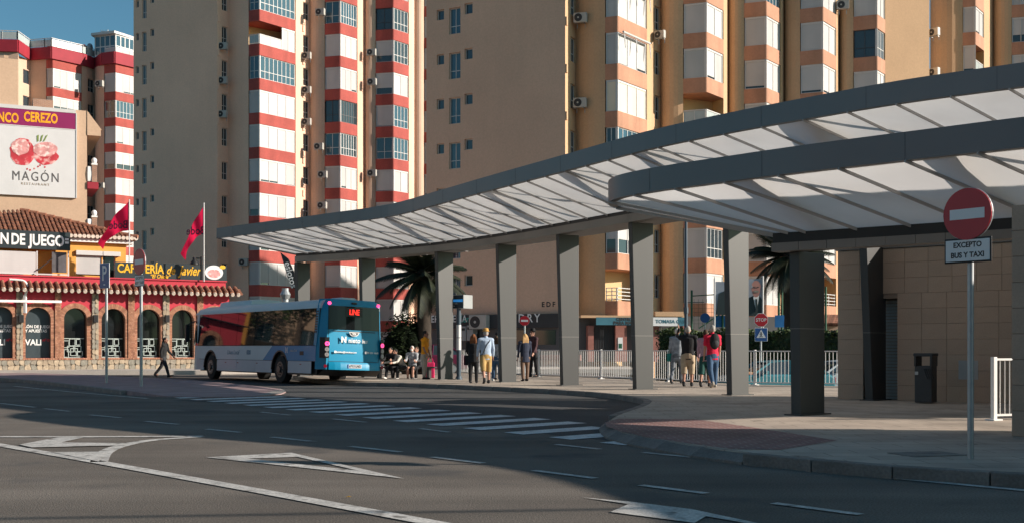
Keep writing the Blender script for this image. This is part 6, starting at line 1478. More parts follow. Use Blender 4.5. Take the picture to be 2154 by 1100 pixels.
palm((XP(892, 52), 52, 0), ZP(586, 52), 40, 2.35, 'dark palm with a thick trunk right of the bus, under the long canopy', .29, 1)
palm((XP(1662, 56), 56, -.6), ZP(548, 56) + .6, 40, 2.6, 'palm whose fronds show under the rounded end of the nearer canopy', .26, 5)
# cars
def car(name, label, loc, rz, body, seed=0):
    root = thing(name, label, 'car', loc, rz, 'parked cars behind the railing')
    P_ = lambda mb, nm, m, par=None, **kw: mb.build(nm, m, par or root, local=True, **kw)
    L_, Wd = 4.0, .84; prof = [(-2.0, .55), (-2.02, .78), (-1.75, .92), (-1.0, 1.0), (1.75, 1.0), (1.98, .9), (2.02, .5)]
    secs = []
    for x, k in ((-Wd, 0), (-Wd + .03, .04), (Wd - .03, .04), (Wd, 0)): secs.append([(y * (1 if k else .985), z - (0 if k else .05)) for y, z in prof])
    mb = MB(); xs = (-Wd, -Wd + .06, Wd - .06, Wd); n = len(prof)
    vs = [(x, y, z) for x, s in zip(xs, secs) for y, z in s] ; 
    vs += [(x, y, .28) for x in xs for y in (-1.98, 1.98)]
    fs = [(i * n + j, i * n + j + 1, (i + 1) * n + j + 1, (i + 1) * n + j) for i in range(3) for j in range(n - 1)] + [tuple(range(n)) + (4 * n + 1, 4 * n), tuple(range(3 * n, 4 * n)) + (4 * n + 7, 4 * n + 6), (4 * n, 4 * n + 1, 4 * n + 3, 4 * n + 5, 4 * n + 7, 4 * n + 6, 4 * n + 4, 4 * n + 2)]
    mb.add(vs, fs); P_(mb, 'body', body, bevel=.03)
    cab = [(-1.15, .98), (-.45, 1.40), (.2, 1.46), (1.1, 1.42), (1.75, 1.0)]; mb = MB(); m_ = len(cab)
    vs = [(x * (1 if z < 1.1 else .84), y, z) for x in (-Wd + .05, Wd - .05) for y, z in cab]
    mb.add(vs, [(j, j + 1, m_ + j + 1, m_ + j) for j in range(m_ - 1)] + [tuple(range(m_)), tuple(range(m_, 2 * m_))]); P_(mb, 'window', M['glass'], smooth=True, ang=30)
    mb = MB(); rp = [(-.48, 1.395), (.2, 1.462), (1.12, 1.42)]
    for (a, za), (b, zb) in zip(rp, rp[1:]): mb.plate([(-.66, a, za), (.66, a, za), (.66, b, zb), (-.66, b, zb)], (0, 0, .03))
    for sx in (-1, 1):
        for (a, za), (b, zb) in (((-1.15, .99), (-.46, 1.41)), ((.25, 1.0), (.3, 1.46)), ((1.12, 1.42), (1.72, 1.0))): mb.bar((sx * (Wd - .05 if za < 1.1 else .665), a, za), (sx * (Wd - .05 if zb < 1.1 else .665), b, zb), .07)
    P_(mb, 'roof', body, bevel=.01)
    for sx in (-1, 1):
        for y in (-1.25, 1.25):
            mb = MB(); mb.tube([(sx * .62, y, .30), (sx * .64, y, .30), (sx * .83, y, .30), (sx * .85, y, .30)], [.26, .30, .30, .26], 20); wh = P_(mb, 'wheel', M['rubber'], smooth=True)
            mb = MB(); mb.disc((sx * .852, y, .30), (sx, 0, 0), .19, .012, 16); P_(mb, 'rim', M['zinc'], wh)
        mb = MB(); mb.obox((sx * .62 - .14, -2.03, .70), (.28, 0, 0), (0, .08, 0), (0, 0, .14)); P_(mb, 'headlight', M['lamp_clear'], bevel=.02)
        mb = MB(); mb.obox((sx * .68 - .1, 1.97, .68), (.2, 0, 0), (0, .07, 0), (0, 0, .2)); P_(mb, 'tail_light', M['lamp_red'], bevel=.02)
        mb = MB(); mb.obox((sx * .93 - .09, -.75, 1.0), (.18, 0, 0), (0, .1, 0), (0, 0, .12)); P_(mb, 'mirror', body, bevel=.02)
    return root
M['car_teal'] = paint('teal_car_paint', (.03, .16, .20)); M['car_silver'] = paint('silver_car_paint', (.30, .35, .38)); M['car_wine'] = paint('wine_car_paint', (.10, .008, .035))
car('parked_car', 'teal parked car behind the railing below the STOP sign', (XP(1628, 41.5), 41.5, -.6), R(-78), M['car_teal'])
car('parked_car', 'silver blue parked car behind the railing, right of the dark near column', (XP(1775, 43), 43, -.6), R(-78), M['car_silver'])
car('parked_car', 'wine red parked car behind the people on the bench', (XP(895, 56.5), 56.5, 0.0), R(-80), M['car_wine'])
# tall blue lamp pole and green court fence
lp = V3(P2(1443, 47), -.6); pole = thing('lamp_post', 'slim dark blue lamp post rising to the canopy between two columns', 'lamp post', lp)
mb = MB(); mb.tube([lp, V3(P2(1443, 47), 3.2), V3(P2(1443, 47), 8.0)], [.09, .07, .055], 10); mb.build('pole', M['pole_dark'], pole, smooth=True); mb = MB(); mb.tube([V3(P2(1443, 47), 2.75), V3(P2(1443, 47), 3.0)], .1, 10); mb.build('collar', M['pole_dark'], pole)
gf = thing('court_fence', 'green tubular court fence with blue sheeting behind the hedge', 'fence', (XP(1455, 57), 57, -.6))
for px, yt in ((1455, 610), (1638, 613), (1645, 603), (1737, 600), (1520, 600)):
    q = P2(px, 57 + (px - 1455) * .004); mb = MB(); mb.tube([V3(q, -.6), V3(q, ZP(yt, 57))], .055, 8); mb.build('post', M['green_paint'], gf, smooth=True)
mb = MB(); mb.bar(W(1455, 622, 57), W(1520, 618, 57), .05); mb.bar(W(1470, 690, 57), W(1522, 655, 57), .05); mb.build('brace', M['green_paint'], gf)
for xa, xb in ((1505, 1575), (1630, 1663)): mb = MB(); mb.bar(W(xa, 675, 57.3), W(xb, 675, 57.3), .02, .6); mb.build('blue_sheet', M['court_blue'], gf)
mb = MB()
for k in range(6): mb.bar(W(1457, 640 + 8 * k, 57.1), W(1522, 640 + 8 * k, 57.1), .012)
for k in range(7): mb.bar(W(1460 + 9 * k, 628, 57.1), W(1460 + 9 * k, 690, 57.1), .012)
stuff(mb.build('fence_mesh', M['green_paint'], gf))
bsn = thing('round_sign', 'small round blue sign on the green court fence', 'road sign', W(1483, 668, 56.5)); b = V3(P2(1483, 56.5), -.6)
mb = MB(); mb.tube([b, W(1483, 668, 56.55)], .03, 8); mb.build('pole', M['zinc'], bsn); mb = MB(); mb.disc(W(1483, 668, 56.5), (0, -1, 0), .24, .02, 20); mb.build('disc', M['sign_blue'], bsn)
# portrait banner
pb = thing('portrait_banner', 'tall poster of a bald man with moustache in a dark suit behind the STOP sign', 'poster', V3(P2(1604, 54), -.6))
M['poster_bg'] = mat('poster_grey', (.30, .33, .38), .6, .08, 1); M['suit'] = mat('poster_suit', (.02, .035, .038), .6, .1, 2); M['skin_print'] = mat('poster_skin', (.42, .20, .165), .6, .1, 3)
Yp = 54; mb = MB(); mb.tube([V3(P2(1604.5, Yp), -.6), W(1604.5, 580, Yp)], .05, 8); mb.build('pole', M['white_alu'], pb, smooth=True)
def pl(pts, nm, m, k): mb = MB(); mb.plate([W(x, y, Yp - .02 * k) for x, y in pts], (0, .012, 0)); return mb.build(nm, m, pb)
pl([(1540, 587), (1603.5, 586), (1603.5, 664), (1540, 664)], 'sheet', M['poster_bg'], 0)
pl([(1562, 664), (1563, 640), (1572, 628), (1583, 622), (1598, 622), (1603, 630), (1603, 664)], 'suit', M['suit'], 1)
pl([(1584, 623), (1597, 621), (1594, 640), (1591, 655)], 'shirt', M['sign_white'], 2); pl([(1589, 628), (1593, 628), (1594, 655), (1590, 656)], 'tie', M['suit'], 3)
pl([(1590.5 + 10.5 * math.cos(t * math.pi / 10) * (1 if math.sin(t * math.pi / 10) > 0 else .85), 607 - 17.5 * math.sin(t * math.pi / 10)) for t in range(20)], 'face', M['skin_print'], 4)
pl([(1586, 611.5), (1590, 610), (1596, 611.5), (1597, 614.5), (1585, 614.5)], 'moustache', M['stone'][3], 5)
for x in (1586.2, 1594.8): pl([(x - 2.2, 602.5), (x + 2.2, 602.5), (x + 2, 604.2), (x - 2, 604.2)], 'eye', M['suit'], 5)
pl([(1580, 606), (1581.5, 596), (1583, 604)], 'side_hair', M['poster_bg'], 5)
p2 = thing('portrait_banner', 'narrow poster edge showing left of the column beside the red topped man', 'poster', V3(P2(1503, 54), -.6)); mb = MB(); mb.tube([V3(P2(1503, 54), -.6), W(1503, 585, 54)], .04, 8); mb.build('pole', M['white_alu'], p2)
mb = MB(); mb.plate([W(1504, 592, 54), W(1526, 592, 54), W(1526, 662, 54), W(1504, 662, 54)], (0, .02, 0)); mb.build('sheet', M['poster_bg'], p2); mb = MB(); mb.plate([W(1512, 618, 53.97), W(1526, 610, 53.97), W(1526, 662, 53.97), W(1506, 662, 53.97)], (0, .012, 0)); mb.build('suit', M['suit'], p2)
# far pavement with small tiled roof behind the court
tr = thing('garden_roof', 'small dark tiled roof behind the green court fence', 'roof', W(1745, 680, 62)); mb = MB()
for k in range(9):
    a = 1728 + 5 * k; mb.tube([W(a, 682, 60), W(a + 6, 664, 63)], .1, 6, m=k % 3)
mb.build('roof_tiles', M['roof_tile'], tr, smooth=True); mb = MB(); mb.obox(W(1726, 770, 60.5), (1.3, 0, 0), (0, 3, 0), (0, 0, ZP(684, 60.5) - ZP(770, 60.5))); mb.build('wall', M['wall_pink'], tr)
# bench at the stop
bn = V3(P2(850, 45.2), PZ); be = thing('bench', 'long bench the waiting people sit on beside the bus', 'bench', bn)
mb = MB(); mb.box(bn + Vector((0, 0, .43)), 2.6, .42, .06, R(-12)); mb.build('seat', M['steel_grey'], be, bevel=.01)
for k in (-1, 1): mb = MB(); mb.box(bn + Vector((k * 1.0, -k * .21, .20)), .1, .36, .40, R(-12)); mb.build('leg', M['steel_grey'], be)
# ---------------------------------------------------------------- houses across the street (mirrored in the bus and the shop glass)
def house(label, x, y, rz, w_, d_, h_, m, floors, rm=None, cat='building'):
    root = thing('street_house', label, cat, (x, y, 0), rz, 'houses across the street'); hl = []
    fh = h_ / floors; n = max(2, int(w_ / 3.2))
    for f in range(floors):
        for k in range(n): s = (k + .5) * w_ / n; hl.append((s - .6, s + .6, f * fh + (1.0 if f else .6), f * fh + 2.4))
    A, B = Vector((-w_ / 2, 0)), Vector((w_ / 2, 0)); mb = MB(); wall(mb, A, B, 0, h_, hl, .2)
    for P, Q in ((B, B + Vector((0, d_))), (B + Vector((0, d_)), A + Vector((0, d_))), (A + Vector((0, d_)), A)): wall(mb, P, Q, 0, h_)
    mb.add([V3(p, h_) for p in (A, B, B + Vector((0, d_)), A + Vector((0, d_)))], [(0, 1, 2, 3)]); mb.build('wall', m, root, local=True, recalc=False)
    OFF[root.name] = Vector((0, 0, 0))
    for s0, s1, z0, z1 in hl: window(root, A, Vector((1, 0)), Vector((0, -1)), s0, s1, z0, z1, .15, 2, 0)
    for f in range(1, floors): mb = MB(); mb.obox((-w_ / 2 - .05, -.12, f * fh - .1), (w_ + .1, 0, 0), (0, .118, 0), (0, 0, .2)); mb.build('string_course', M['white_paint'], root, local=True)
    mb = MB(); mb.add([(-w_ / 2 - .4, -.5, h_ + .01), (w_ / 2 + .4, -.5, h_ + .01), (w_ / 2 + .4, d_ + .5, h_ + .01), (-w_ / 2 - .4, d_ + .5, h_ + .01), (-w_ / 4, d_ / 2, h_ + 2), (w_ / 4, d_ / 2, h_ + 2)], [(0, 1, 5, 4), (1, 2, 5), (2, 3, 4, 5), (3, 0, 4), (3, 2, 1, 0)]); mb.build('roof', M['roof_tile'][0], root, local=True)
    return root
for args in (('peach two storey house along the street beyond the cafe', -47, 57, R(55), 16, 9, 8, M['peach_wall'], 2), ('yellow three storey house farther up the street', -62, 72, R(50), 16, 9, 10.5, M['balcony'], 3), ('pink house at the far street corner', -52, 38, R(80), 12, 8, 8, M['wall_pink'], 2),
             ('long cream block on the opposite side of the road', -20, -38, R(180), 34, 10, 16, M['wall_grey'], 5), ('ochre block opposite the station', 18, -42, R(180), 32, 10, 19, M['wall_tan'], 6), ('tan block at the far end of the opposite side', -62, -18, R(120), 30, 10, 15, M['wall_taupe'], 5)): house(*args)
def street_tree(label, x, y, h_, seed):
    rn = random.Random(seed); root = thing('pine_tree', label, 'tree', (x, y, 0), 0, 'trees along the street beyond the cafe'); mb = MB()
    mb.tube([(x, y, 0), (x + .2, y, h_ * .4), (x + .1, y + .2, h_ * .8)], [.26, .2, .1], 8)
    for k in range(5): a = rn.uniform(0, 6.3); mb.tube([(x + .15, y, h_ * (.5 + .07 * k)), (x + 1.4 * math.cos(a), y + 1.4 * math.sin(a), h_ * (.68 + .06 * k))], [.09, .03], 6)
    mb.build('trunk', M['bark'], root, smooth=True); mb = MB()
    for k in range(14): a = rn.uniform(0, 6.3); q = rn.uniform(.2, 1.9); leaves(mb, (x + q * math.cos(a), y + q * math.sin(a), h_ * rn.uniform(.68, 1.0)), .95, 90, .16, rn)
    stuff(mb.build('crown', M['leaf_dark'], root, recalc=False))
for k, (x, y, h_) in enumerate(((-31, 53, 8.5), (-36, 60, 9.5), (-42, 63, 8.8), (-38, 51, 9))): street_tree(('pine nearest the cafe on the street beyond it', 'tall pine by the yellow three storey house', 'pine farthest up the street beyond the cafe', 'pine near the pink corner house')[k], x, y, h_, k + 11)
# overhead cable strung across the road between two poles; only its shadow shows
cbl = thing('overhead_cable', 'thick overhead cable strung across the road, throwing a thin shadow', 'cable', (17.2, 7.3, 6.5))
sl = .109; p0, p1 = Vector((-9, 7.33 - 26.2 * sl, 6.5)), Vector((34, 7.33 + 16.8 * sl, 6.5)); mb = MB(); mb.tube([p0, p1], .042, 8); mb.build('cable', M['black'], cbl)
for p in (p0, p1):
    tp = thing('cable_pole', 'tall grey pole carrying the overhead cable' + (' beside the station' if p.x > 0 else ' on the far side of the road'), 'pole', (p.x, p.y, 0)); mb = MB(); mb.tube([(p.x, p.y, 0), (p.x, p.y, 6.8)], [.12, .08], 10); mb.build('shaft', M['zinc'], tp, smooth=True)
# ---------------------------------------------------------------- people
M['skin'] = mat('skin', (.42, .22, .155), .6, .06, 6); M['skin_dark'] = mat('tanned_skin', (.30, .15, .10), .6, .06, 6)
def cl(name, c, rough=.85): return mat(name, c, rough, .16, 5, .3, 18)
CLO = dict(black=cl('black_cloth', (.012, .012, .014)), charcoal=cl('charcoal_cloth', (.035, .036, .04)), blue_shirt=cl('light_blue_shirt', (.36, .45, .58)), khaki=cl('khaki_cloth', (.42, .27, .10)), beige=cl('beige_cloth', (.45, .35, .24)),
    jeans=cl('blue_jeans', (.04, .085, .16)), navy=cl('navy_cloth', (.02, .026, .05)), brown=cl('brown_trousers', (.16, .10, .07)), maroon=cl('maroon_jacket', (.06, .025, .03)), grey_print=mat('grey_print_jacket', (.26, .28, .31), .85, .35, 9), grey_pants=mat('grey_camouflage_trousers', (.16, .17, .19), .85, .5, 7),
    lilac=cl('lilac_jacket', (.42, .27, .33)), green=cl('dark_green_shorts', (.015, .075, .065)), red=cl('red_shirt', (.60, .012, .05)), orange=cl('orange_shirt', (.80, .30, .01)), stone=cl('stone_trousers', (.34, .30, .25)), white=cl('cream_jacket', (.55, .52, .46)), striped=mat('striped_top', (.30, .31, .33), .85, .5, 14), hoodie=cl('dark_grey_hoodie', (.013, .014, .015)), grey_jeans=cl('grey_jeans', (.03, .032, .036)),
    teal=cl('teal_bag', (.02, .22, .19)), white_shoe=cl('white_shoe', (.60, .58, .56)), tan=cl('straw', (.50, .28, .08)), pink=cl('pink_cloth', (.75, .03, .14)), mask=cl('white_mask', (.70, .70, .68)), tealmask=cl('teal_mask', (.05, .35, .36)))
HAIR = dict(auburn=cl('auburn_hair', (.17, .06, .02)), blonde=cl('blonde_hair', (.45, .27, .12)), grey=cl('grey_hair', (.36, .33, .30)), black=cl('black_hair', (.01, .009, .009)), brown=cl('brown_hair', (.06, .035, .02)), white=cl('white_hair', (.55, .51, .48)))
def remesh(mb, name, m, parent, vox, smooth=3):
    me = mb.mesh('raw', m); o = bpy.data.objects.new('raw', me); COL.objects.link(o)
    r = o.modifiers.new('r', 'REMESH'); r.mode = 'VOXEL'; r.voxel_size = vox; r.adaptivity = 0
    s = o.modifiers.new('s', 'SMOOTH'); s.iterations = smooth; s.factor = .5
    dg = bpy.context.evaluated_depsgraph_get(); out = bpy.data.meshes.new_from_object(o.evaluated_get(dg)); out.name = name
    bpy.data.objects.remove(o); bpy.data.meshes.remove(me)
    out.materials.clear(); out.materials.append(m); out.shade_smooth()
    return link(name, out, parent)
def person(label, loc, face, H=1.75, top='black', low='black', lean=0, legs=((8, 4), (-8, 10)), arms=((5, 8, 15), (-5, 8, 15)), hair='brown', hlen=0, skin='skin', sleeve=1.0, pants=1.0, coat=0.0, shoe='black', hat=None, mask=None, sit=False, build=1.0, turn=0, splay=2, tilt=0):
    """face: degrees, 0 faces the camera (-Y), 90 faces +X. legs: (thigh forward, knee bend); arms: (forward, outward, elbow bend)"""
    root = thing('person', label, 'person', loc, R(face)); SK = M[skin]; V = Vector; k = H / 1.75
    d = lambda p, out=0, s=1: V((s * math.sin(R(out)), -math.sin(R(p)) * math.cos(R(out)), -math.cos(R(p)) * math.cos(R(out))))
    hip = V((0, 0, .90 * k)); sp = V((0, -math.sin(R(lean)), math.cos(R(lean)))); ch = hip + sp * .36 * k; neck = hip + sp * .56 * k; up = (sp + V((0, 0, .6))).normalized()
    head = neck + up * .155 * k + V((0, -.02 - .002 * tilt, 0)) * k
    J = []
    for s, (a, b) in zip((-1, 1), legs):
        h = hip + V((s * .09 * k, 0, -.02 * k)); kn = h + d(a, splay, s) * .42 * k; an = kn + d(a - b, 0, s) * .41 * k; J.append([h, kn, an, a - b])
    dz = (.46 * k - min(j[0].z for j in J)) if sit else (.075 * k - min(j[2].z for j in J))
    dz_v = V((0, 0, dz))
    hip, ch, neck, head = hip + dz_v, ch + dz_v, neck + dz_v, head + dz_v
    J = [[p + dz_v for p in j[:3]] + [j[3]] for j in J]
    A = []
    for s, (p, o_, e) in zip((-1, 1), arms):
        sh = neck + V((s * .185 * k * build, 0, -.055 * k)); el = sh + d(p, o_, s) * .29 * k; wr = el + d(p + e, o_ * (.3 if e < 60 else -.5), s) * .255 * k; A.append((sh, el, wr, d(p + e, o_ * .3, s), s))
    b = build
    def torso(mb, g, low_ext=.0, dome=True):
        mb.tube([hip - sp * (.10 + low_ext) * k, hip, hip + sp * .14 * k, ch, ch + sp * .12 * k, neck - sp * .02 * k], [.155 * k * b + g, .16 * k * b + g, .145 * k * b + g, .165 * k * b + g, .165 * k * b + g, .07 * k + g], 14, sq=(1.0, .66), side=(1, 0, 0), dome=dome)
        for a in A: mb.tube([neck + V((0, 0, -.05 * k)), a[0]], [.075 * k + g, .065 * k + g], 10, dome=True)
    # body: one closed surface with head, neck, arms, fingers and legs
    mb = MB(); torso(mb, 0)
    mb.tube([neck - up * .05 * k, head - up * .04 * k], [.058 * k, .052 * k], 10, dome=True)
    mb.ell(head + V((0, .005, .01)) * k, .074 * k, .095 * k, .115 * k, 14, 10); mb.tube([head + V((0, -.05, -.055)) * k, head + V((0, -.07, -.085)) * k], [.05 * k, .034 * k], 8, dome=True)
    mb.tube([head + V((0, -.088, .02)) * k, head + V((0, -.112, -.018)) * k], [.012 * k, .018 * k], 8, dome=True)
    for s in (-1, 1): mb.ell(head + V((s * .078, .01, -.005)) * k, .014 * k, .022 * k, .033 * k, 8, 6)
    for sh, el, wr, dr, s in A:
        mb.tube([sh, sh.lerp(el, .4), el, el.lerp(wr, .35), wr], [.05 * k, .047 * k, .038 * k, .039 * k, .026 * k], 10, dome=True)
        dr = dr.normalized(); sd = V((0, 1, 0)) if abs(dr.y) < .8 else V((0, 0, 1)); sd = (sd - dr * sd.dot(dr)).normalized(); pn = dr.cross(sd)
        mb.tube([wr, wr + dr * .05 * k, wr + dr * .09 * k], [.03 * k, .042 * k, .04 * k], 8, sq=(1, .45), side=sd, dome=True)
        for q, ln in zip((-1.5, -.5, .5, 1.5), (.06, .075, .08, .07)):
            f0 = wr + dr * .088 * k + sd * q * .02 * k; f1 = f0 + (dr + pn * .12 * s).normalized() * ln * .55 * k; f2 = f1 + (dr + pn * .55 * s).normalized() * ln * .5 * k; mb.tube([f0 - dr * .02, f0, f1, f2], [.0095 * k, .0095 * k, .009 * k, .0075 * k], 6, dome=True)
        t0 = wr + dr * .03 * k + sd * .03 * k; t1 = t0 + (dr * .6 + sd * .8).normalized() * .035 * k; mb.tube([t0, t1, t1 + (dr + pn * .3 * s).normalized() * .03 * k], [.013 * k, .011 * k, .009 * k], 6, dome=True)
    for h, kn, an, fa in J:
        mb.tube([h, h.lerp(kn, .4), kn, kn.lerp(an, .3), an], [.085 * k * b, .08 * k * b, .055 * k, .056 * k, .036 * k], 12, dome=True); mb.tube([an, an + V((0, -.10, -.045)) * k], [.036 * k, .03 * k], 8, dome=True)
    remesh(mb, 'body', SK, root, .011 * k, 2)
    # clothes
    mb = MB(); torso(mb, .018 * k, .04, False)
    for sh, el, wr, dr, s in A:
        if sleeve >= .9: mb.tube([sh, el, wr - dr * .01], [.066 * k, .056 * k, .042 * k], 10, dome=True)
        else: mb.tube([sh, sh.lerp(el, sleeve * 1.6)], [.066 * k, .062 * k], 10, dome=True)
    if coat: mb.tube([hip + sp * .1 * k, hip - sp * .05 * k, hip - V((0, 0, coat * k))], [.165 * k * b, .178 * k * b, .20 * k * b], 14, sq=(1, .72), side=(1, 0, 0))
    mb.tube([neck - up * .03 * k, neck + up * .035 * k], [.078 * k, .068 * k], 10, dome=True)
    remesh(mb, 'jacket' if sleeve >= .9 else 'shirt', CLO[top], root, .014 * k, 3)
    mb = MB(); mb.tube([hip + sp * .02 * k, hip - sp * .09 * k], [.166 * k * b, .165 * k * b], 14, sq=(1, .72), side=(1, 0, 0), dome=True)
    for h, kn, an, fa in J:
        if pants >= .9: mb.tube([h, h.lerp(kn, .5), kn, kn.lerp(an, .5), an + V((0, 0, .0))], [.10 * k * b, .092 * k * b, .074 * k, .066 * k, .058 * k], 12)
        else: mb.tube([h, h.lerp(kn, .5), kn.lerp(an, max(0, pants - .5))], [.105 * k * b, .10 * k * b, .088 * k], 12)
    remesh(mb, 'trousers' if pants >= .9 else 'shorts', CLO[low], root, .014 * k, 3)
    for h, kn, an, fa in J:
        pitch = R(max(-60, min(40, fa * .8))) if not sit else 0; fw = V((0, -math.cos(pitch), -math.sin(-pitch))); dn_ = V((0, fw.z, -fw.y)) * -1 if False else V((0, 0, -1))
        heel = an + V((0, .035, -.035)) * k; mb = MB(); tp_ = V((0, -1, math.tan(R(max(-50, min(15, fa))) * .9) if fa < 0 else math.tan(R(min(12, fa))))).normalized()
        mb.tube([heel, heel + tp_ * .10 * k, heel + tp_ * .20 * k, heel + tp_ * .245 * k], [.048 * k, .052 * k, .046 * k, .03 * k], 10, sq=(.85, .8), side=(1, 0, 0), dome=True); mb.tube([heel + V((0, -.02, .01)) * k, an + V((0, 0, .035)) * k], [.05 * k, .047 * k], 8, dome=True)
        remesh(mb, 'shoe', CLO[shoe], root, .013, 2)
    for s in (-1, 1):
        mb = MB(); mb.ell(head + V((s * .03, -.086, .018)) * k, .013 * k, .008 * k, .008 * k, 8, 6); mb.build('eye', M['black'], root, local=True, smooth=True)
    mb = MB(); mb.ell(head + V((0, -.096, -.052)) * k, .022 * k, .008 * k, .006 * k, 8, 6); mb.build('mouth', M['sign_red'] if False else M['skin_print'], root, local=True, smooth=True)
    if hair:
        mb = MB(); mb.ell(head + V((0, .022, .03)) * k, .084 * k, .098 * k, .108 * k, 14, 10)
        if hlen: 
            rr = random.Random(int(H * 1000)); 
            for q in range(7):
                x = (-.07 + .14 * q / 6) * k; mb.tube([head + V((x, .05, .04)) * k * 1.0 if False else head + V((x, .06 * k, .03 * k)), head + V((x * 1.3, .085 * k, -.10 * k)), head + V((x * 1.5 + rr.uniform(-.01, .01), .09 * k, -(.1 + hlen * rr.uniform(.8, 1.05)) * k))], [.04 * k, .042 * k, .018 * k], 8, dome=True)
        remesh(mb, 'hair', HAIR[hair], root, .013, 2)
    if hat == 'straw' or hat == 'wide':
        mb = MB(); c = head + V((0, .01, .075)) * k; m_ = CLO['tan'] if hat == 'straw' else CLO['black']; rb = .145 if hat == 'straw' else .17
        mb.tube([c, c + V((0, 0, .012))], [rb * k, rb * .97 * k], 20, sq=(.9, 1)); mb.tube([c, c + V((0, 0, .06)) * k, c + V((0, 0, .105)) * k, c + V((0, 0, .115)) * k], [.098 * k, .095 * k, .08 * k, .04 * k], 16); mb.build('hat', m_, root, local=True, smooth=True, ang=50)
    if hat == 'cap':
        mb = MB(); mb.ell(head + V((0, .01, .045)) * k, .088 * k, .103 * k, .092 * k, 14, 8); mb.tube([head + V((0, -.08, .06)) * k, head + V((0, -.17, .045)) * k], [.07 * k, .055 * k], 10, sq=(1, .15), side=(1, 0, 0)); mb.build('cap', CLO['black'], root, local=True, smooth=True)
    if mask: mb = MB(); mb.ell(head + V((0, -.075, -.04)) * k, .058 * k, .05 * k, .05 * k, 12, 8); mb.build('face_mask', CLO[mask], root, local=True, smooth=True)
    if top == 'hoodie': mb = MB(); mb.ell(neck + V((0, .07, .03)) * k, .10 * k, .07 * k, .09 * k, 10, 8); mb.build('hood', CLO['hoodie'], root, local=True, smooth=True)
    root["_"] = 0; del root["_"]
    return root, dict(A=A, hip=hip, neck=neck, ch=ch, head=head)
def wp(root_loc, face, p): 
    return Vector(root_loc) + Matrix.Rotation(R(face), 3, 'Z') @ Vector(p)
def gp_(px, py, z=PZ): return G(px, py, z)
# man walking on the left towards the cafe (faces picture right, mid stride)
person('person in dark grey hooded jacket and jeans striding across the road before the cafe', gp_(344, 793, 0), 82, 1.84, 'hoodie', 'grey_jeans', 6, ((24, 8), (-22, 18)), ((-14, 8, 20), (16, 8, 30)), 'black', skin='skin_dark')
l1 = gp_(996, 805); person('person with long auburn hair in a black coat, next to the display pole', l1, 172, 1.66, 'black', 'black', 0, ((3, 2), (-3, 3)), ((10, 10, 70), (8, 10, 60)), 'auburn', .30, coat=.18, build=1.1)
l2 = gp_(1022, 806); _, q = person('person in straw hat, pale blue shirt and mustard shorts seen from behind', l2, 192, 1.80, 'blue_shirt', 'khaki', 0, ((6, 4), (-12, 16)), ((-2, 10, 25), (4, 10, 20)), 'grey', 0, sleeve=1, pants=.75, hat='straw', build=1.05)
sb = thing('shoulder_strap', 'dark bag strap across the back of the pale blue shirt', 'strap', l2, R(192)); mb = MB()
mb.tube([q['neck'] + Vector((-.14, .02, 0)), q['neck'] + Vector((-.10, .125, -.10)), q['ch'] + Vector((.0, .135, -.02)), q['hip'] + Vector((.13, .12, .05)), q['hip'] + Vector((.185, .02, 0))], .014, 6); OFF[sb.name] = Vector((0, 0, 0)); mb.build('band', CLO['charcoal'], sb)
person('person in black cap, face mask and dark coat behind the straw hat', V3(P2(1046, 43.2), PZ), 20, 1.78, 'charcoal', 'black', 0, ((2, 2), (-2, 2)), ((20, 12, 60), (10, 10, 30)), 'black', hat='cap', mask='tealmask', skin='skin_dark')
person('person in pale grey top, jeans and white boots half behind the column', V3(P2(1045, 41.6), PZ), 150, 1.62, 'striped', 'jeans', 0, ((6, 3), (-6, 8)), ((5, 8, 20), (5, 8, 20)), 'brown', .1, shoe='white_shoe')
person('person with blonde ponytail in navy coat and brown trousers beside the column', gp_(1104, 801), 200, 1.70, 'navy', 'brown', 0, ((3, 2), (-5, 4)), ((6, 10, 20), (2, 10, 15)), 'blonde', .2, coat=.22)
person('tall person in wide black hat and maroon jacket by the railing', gp_(1122, 792.5), -50, 1.93, 'maroon', 'black', 2, ((6, 4), (-4, 4)), ((6, 8, 30), (10, 8, 20)), 'black', hat='wide')
person('person in grey printed jacket and camouflage trousers walking beside the black jacket', gp_(1424, 806), 155, 1.86, 'grey_print', 'grey_pants', 3, ((10, 4), (-14, 14)), ((8, 8, 40), (-4, 8, 20)), 'white', shoe='charcoal', mask='tealmask')
person('person in black jacket and beige shorts raising a hand to the brow', gp_(1447, 812), 165, 1.87, 'black', 'beige', 0, ((4, 3), (-6, 8)), ((2, 8, 10), (100, 25, 105)), 'grey', pants=.8, build=1.15)
l3 = gp_(1484, 813); person('person in lilac jacket and green shorts half behind the red top', l3, 160, 1.76, 'lilac', 'green', 2, ((6, 3), (-10, 14)), ((4, 8, 20), (4, 8, 20)), 'brown', pants=.8)
l4 = gp_(1499, 814.5); _, q = person('person in red top and jeans with a backpack, beside the column', l4, 190, 1.88, 'red', 'jeans', 2, ((8, 4), (-14, 14)), ((4, 8, 15), (-4, 8, 15)), 'grey', sleeve=.45, shoe='stone')
bp = thing('backpack', 'black backpack carried on the back of the red top', 'backpack', l4, R(190)); OFF[bp.name] = Vector((0, 0, 0)); c = q['ch'] + Vector((0, .20, .03))
mb = MB(); mb.ell(c, .16, .10, .25, 12, 8); mb.build('pack', CLO['black'], bp, local=True, smooth=True); mb = MB(); mb.ell(c + Vector((0, .07, -.08)), .11, .06, .12, 10, 8); mb.build('pocket', CLO['charcoal'], bp, local=True, smooth=True)
for s in (-1, 1): mb = MB(); mb.tube([c + Vector((s * .1, -.05, .2)), q['neck'] + Vector((s * .12, 0, .03)), q['ch'] + Vector((s * .13, -.13, .05)), q['hip'] + Vector((s * .15, .05, .12))], .018, 6); mb.build('strap', CLO['black'], bp, local=True)
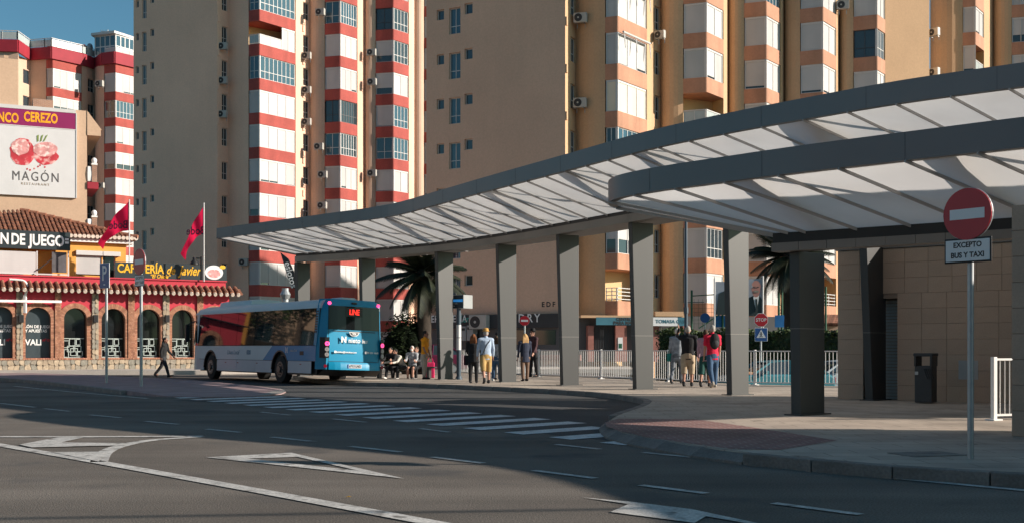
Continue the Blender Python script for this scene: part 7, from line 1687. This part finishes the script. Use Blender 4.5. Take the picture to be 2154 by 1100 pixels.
def bag(name, label, loc, m, w_=.26, h_=.28): 
    r_ = thing(name, label, 'bag', loc); mb = MB(); mb.obox(Vector(loc) + Vector((-w_ / 2, -.05, -h_)), (w_, 0, 0), (0, .1, 0), (0, 0, h_)); mb.build('body', m, r_, bevel=.03)
    mb = MB(); mb.tube(curve([Vector(loc) + Vector((-w_ * .35, 0, -.01)), Vector(loc) + Vector((-w_ * .2, 0, .16)), Vector(loc) + Vector((w_ * .2, 0, .16)), Vector(loc) + Vector((w_ * .35, 0, -.01))], 3), .012, 6); mb.build('handle', m, r_)
bag('shoulder_bag', 'teal shoulder bag at the hip of the grey printed jacket', gp_(1412, 806) + Vector((0, .1, 1.02)), CLO['teal'])
bag('handbag', 'black handbag beside the black coat woman', gp_(983, 805) + Vector((0, .05, .95)), CLO['black'], .22, .34)
# waiting people next to the bus
sd = R(-12); bnx = lambda px, dy=0: V3(P2(px, 45.0 + dy), PZ)
person('person in dark jacket sitting bent forward, partly hidden by the bus', bnx(829), -20, 1.72, 'black', 'black', 28, ((86, 70), (86, 96)), ((50, 8, 50), (45, 8, 50)), 'black', shoe='white_shoe', sit=True)
person('person in cream jacket sitting bent over, next to the dark jacket', bnx(848, .1), -40, 1.72, 'white', 'charcoal', 40, ((86, 80), (86, 86)), ((45, 8, 40), (45, 8, 40)), 'black', shoe='white_shoe', sit=True)
person('person with white hair and face mask sitting in a striped top and black shorts', bnx(868, -.1), -8, 1.70, 'striped', 'black', 8, ((84, 84), (84, 78)), ((30, 8, 60), (30, 8, 60)), 'white', pants=.7, mask='mask', shoe='charcoal', sit=True)
person('person in black clothes sitting between the face mask and the orange shirt', bnx(881, .15), -25, 1.68, 'charcoal', 'black', 15, ((84, 84), (84, 84)), ((35, 8, 50), (35, 8, 50)), 'brown', shoe='white_shoe', sit=True)
person('person in orange shirt and stone trousers standing beside the bench', gp_(893, 797), 70, 1.84, 'orange', 'stone', 2, ((3, 2), (-3, 2)), ((8, 6, 20), (2, 6, 15)), 'black', sleeve=.45, skin='skin_dark')
bag('travel_bag', 'pink and white bag on the railing side of the orange shirt', V3(P2(905, 45.5), PZ + .625), CLO['pink'], .34, .62)
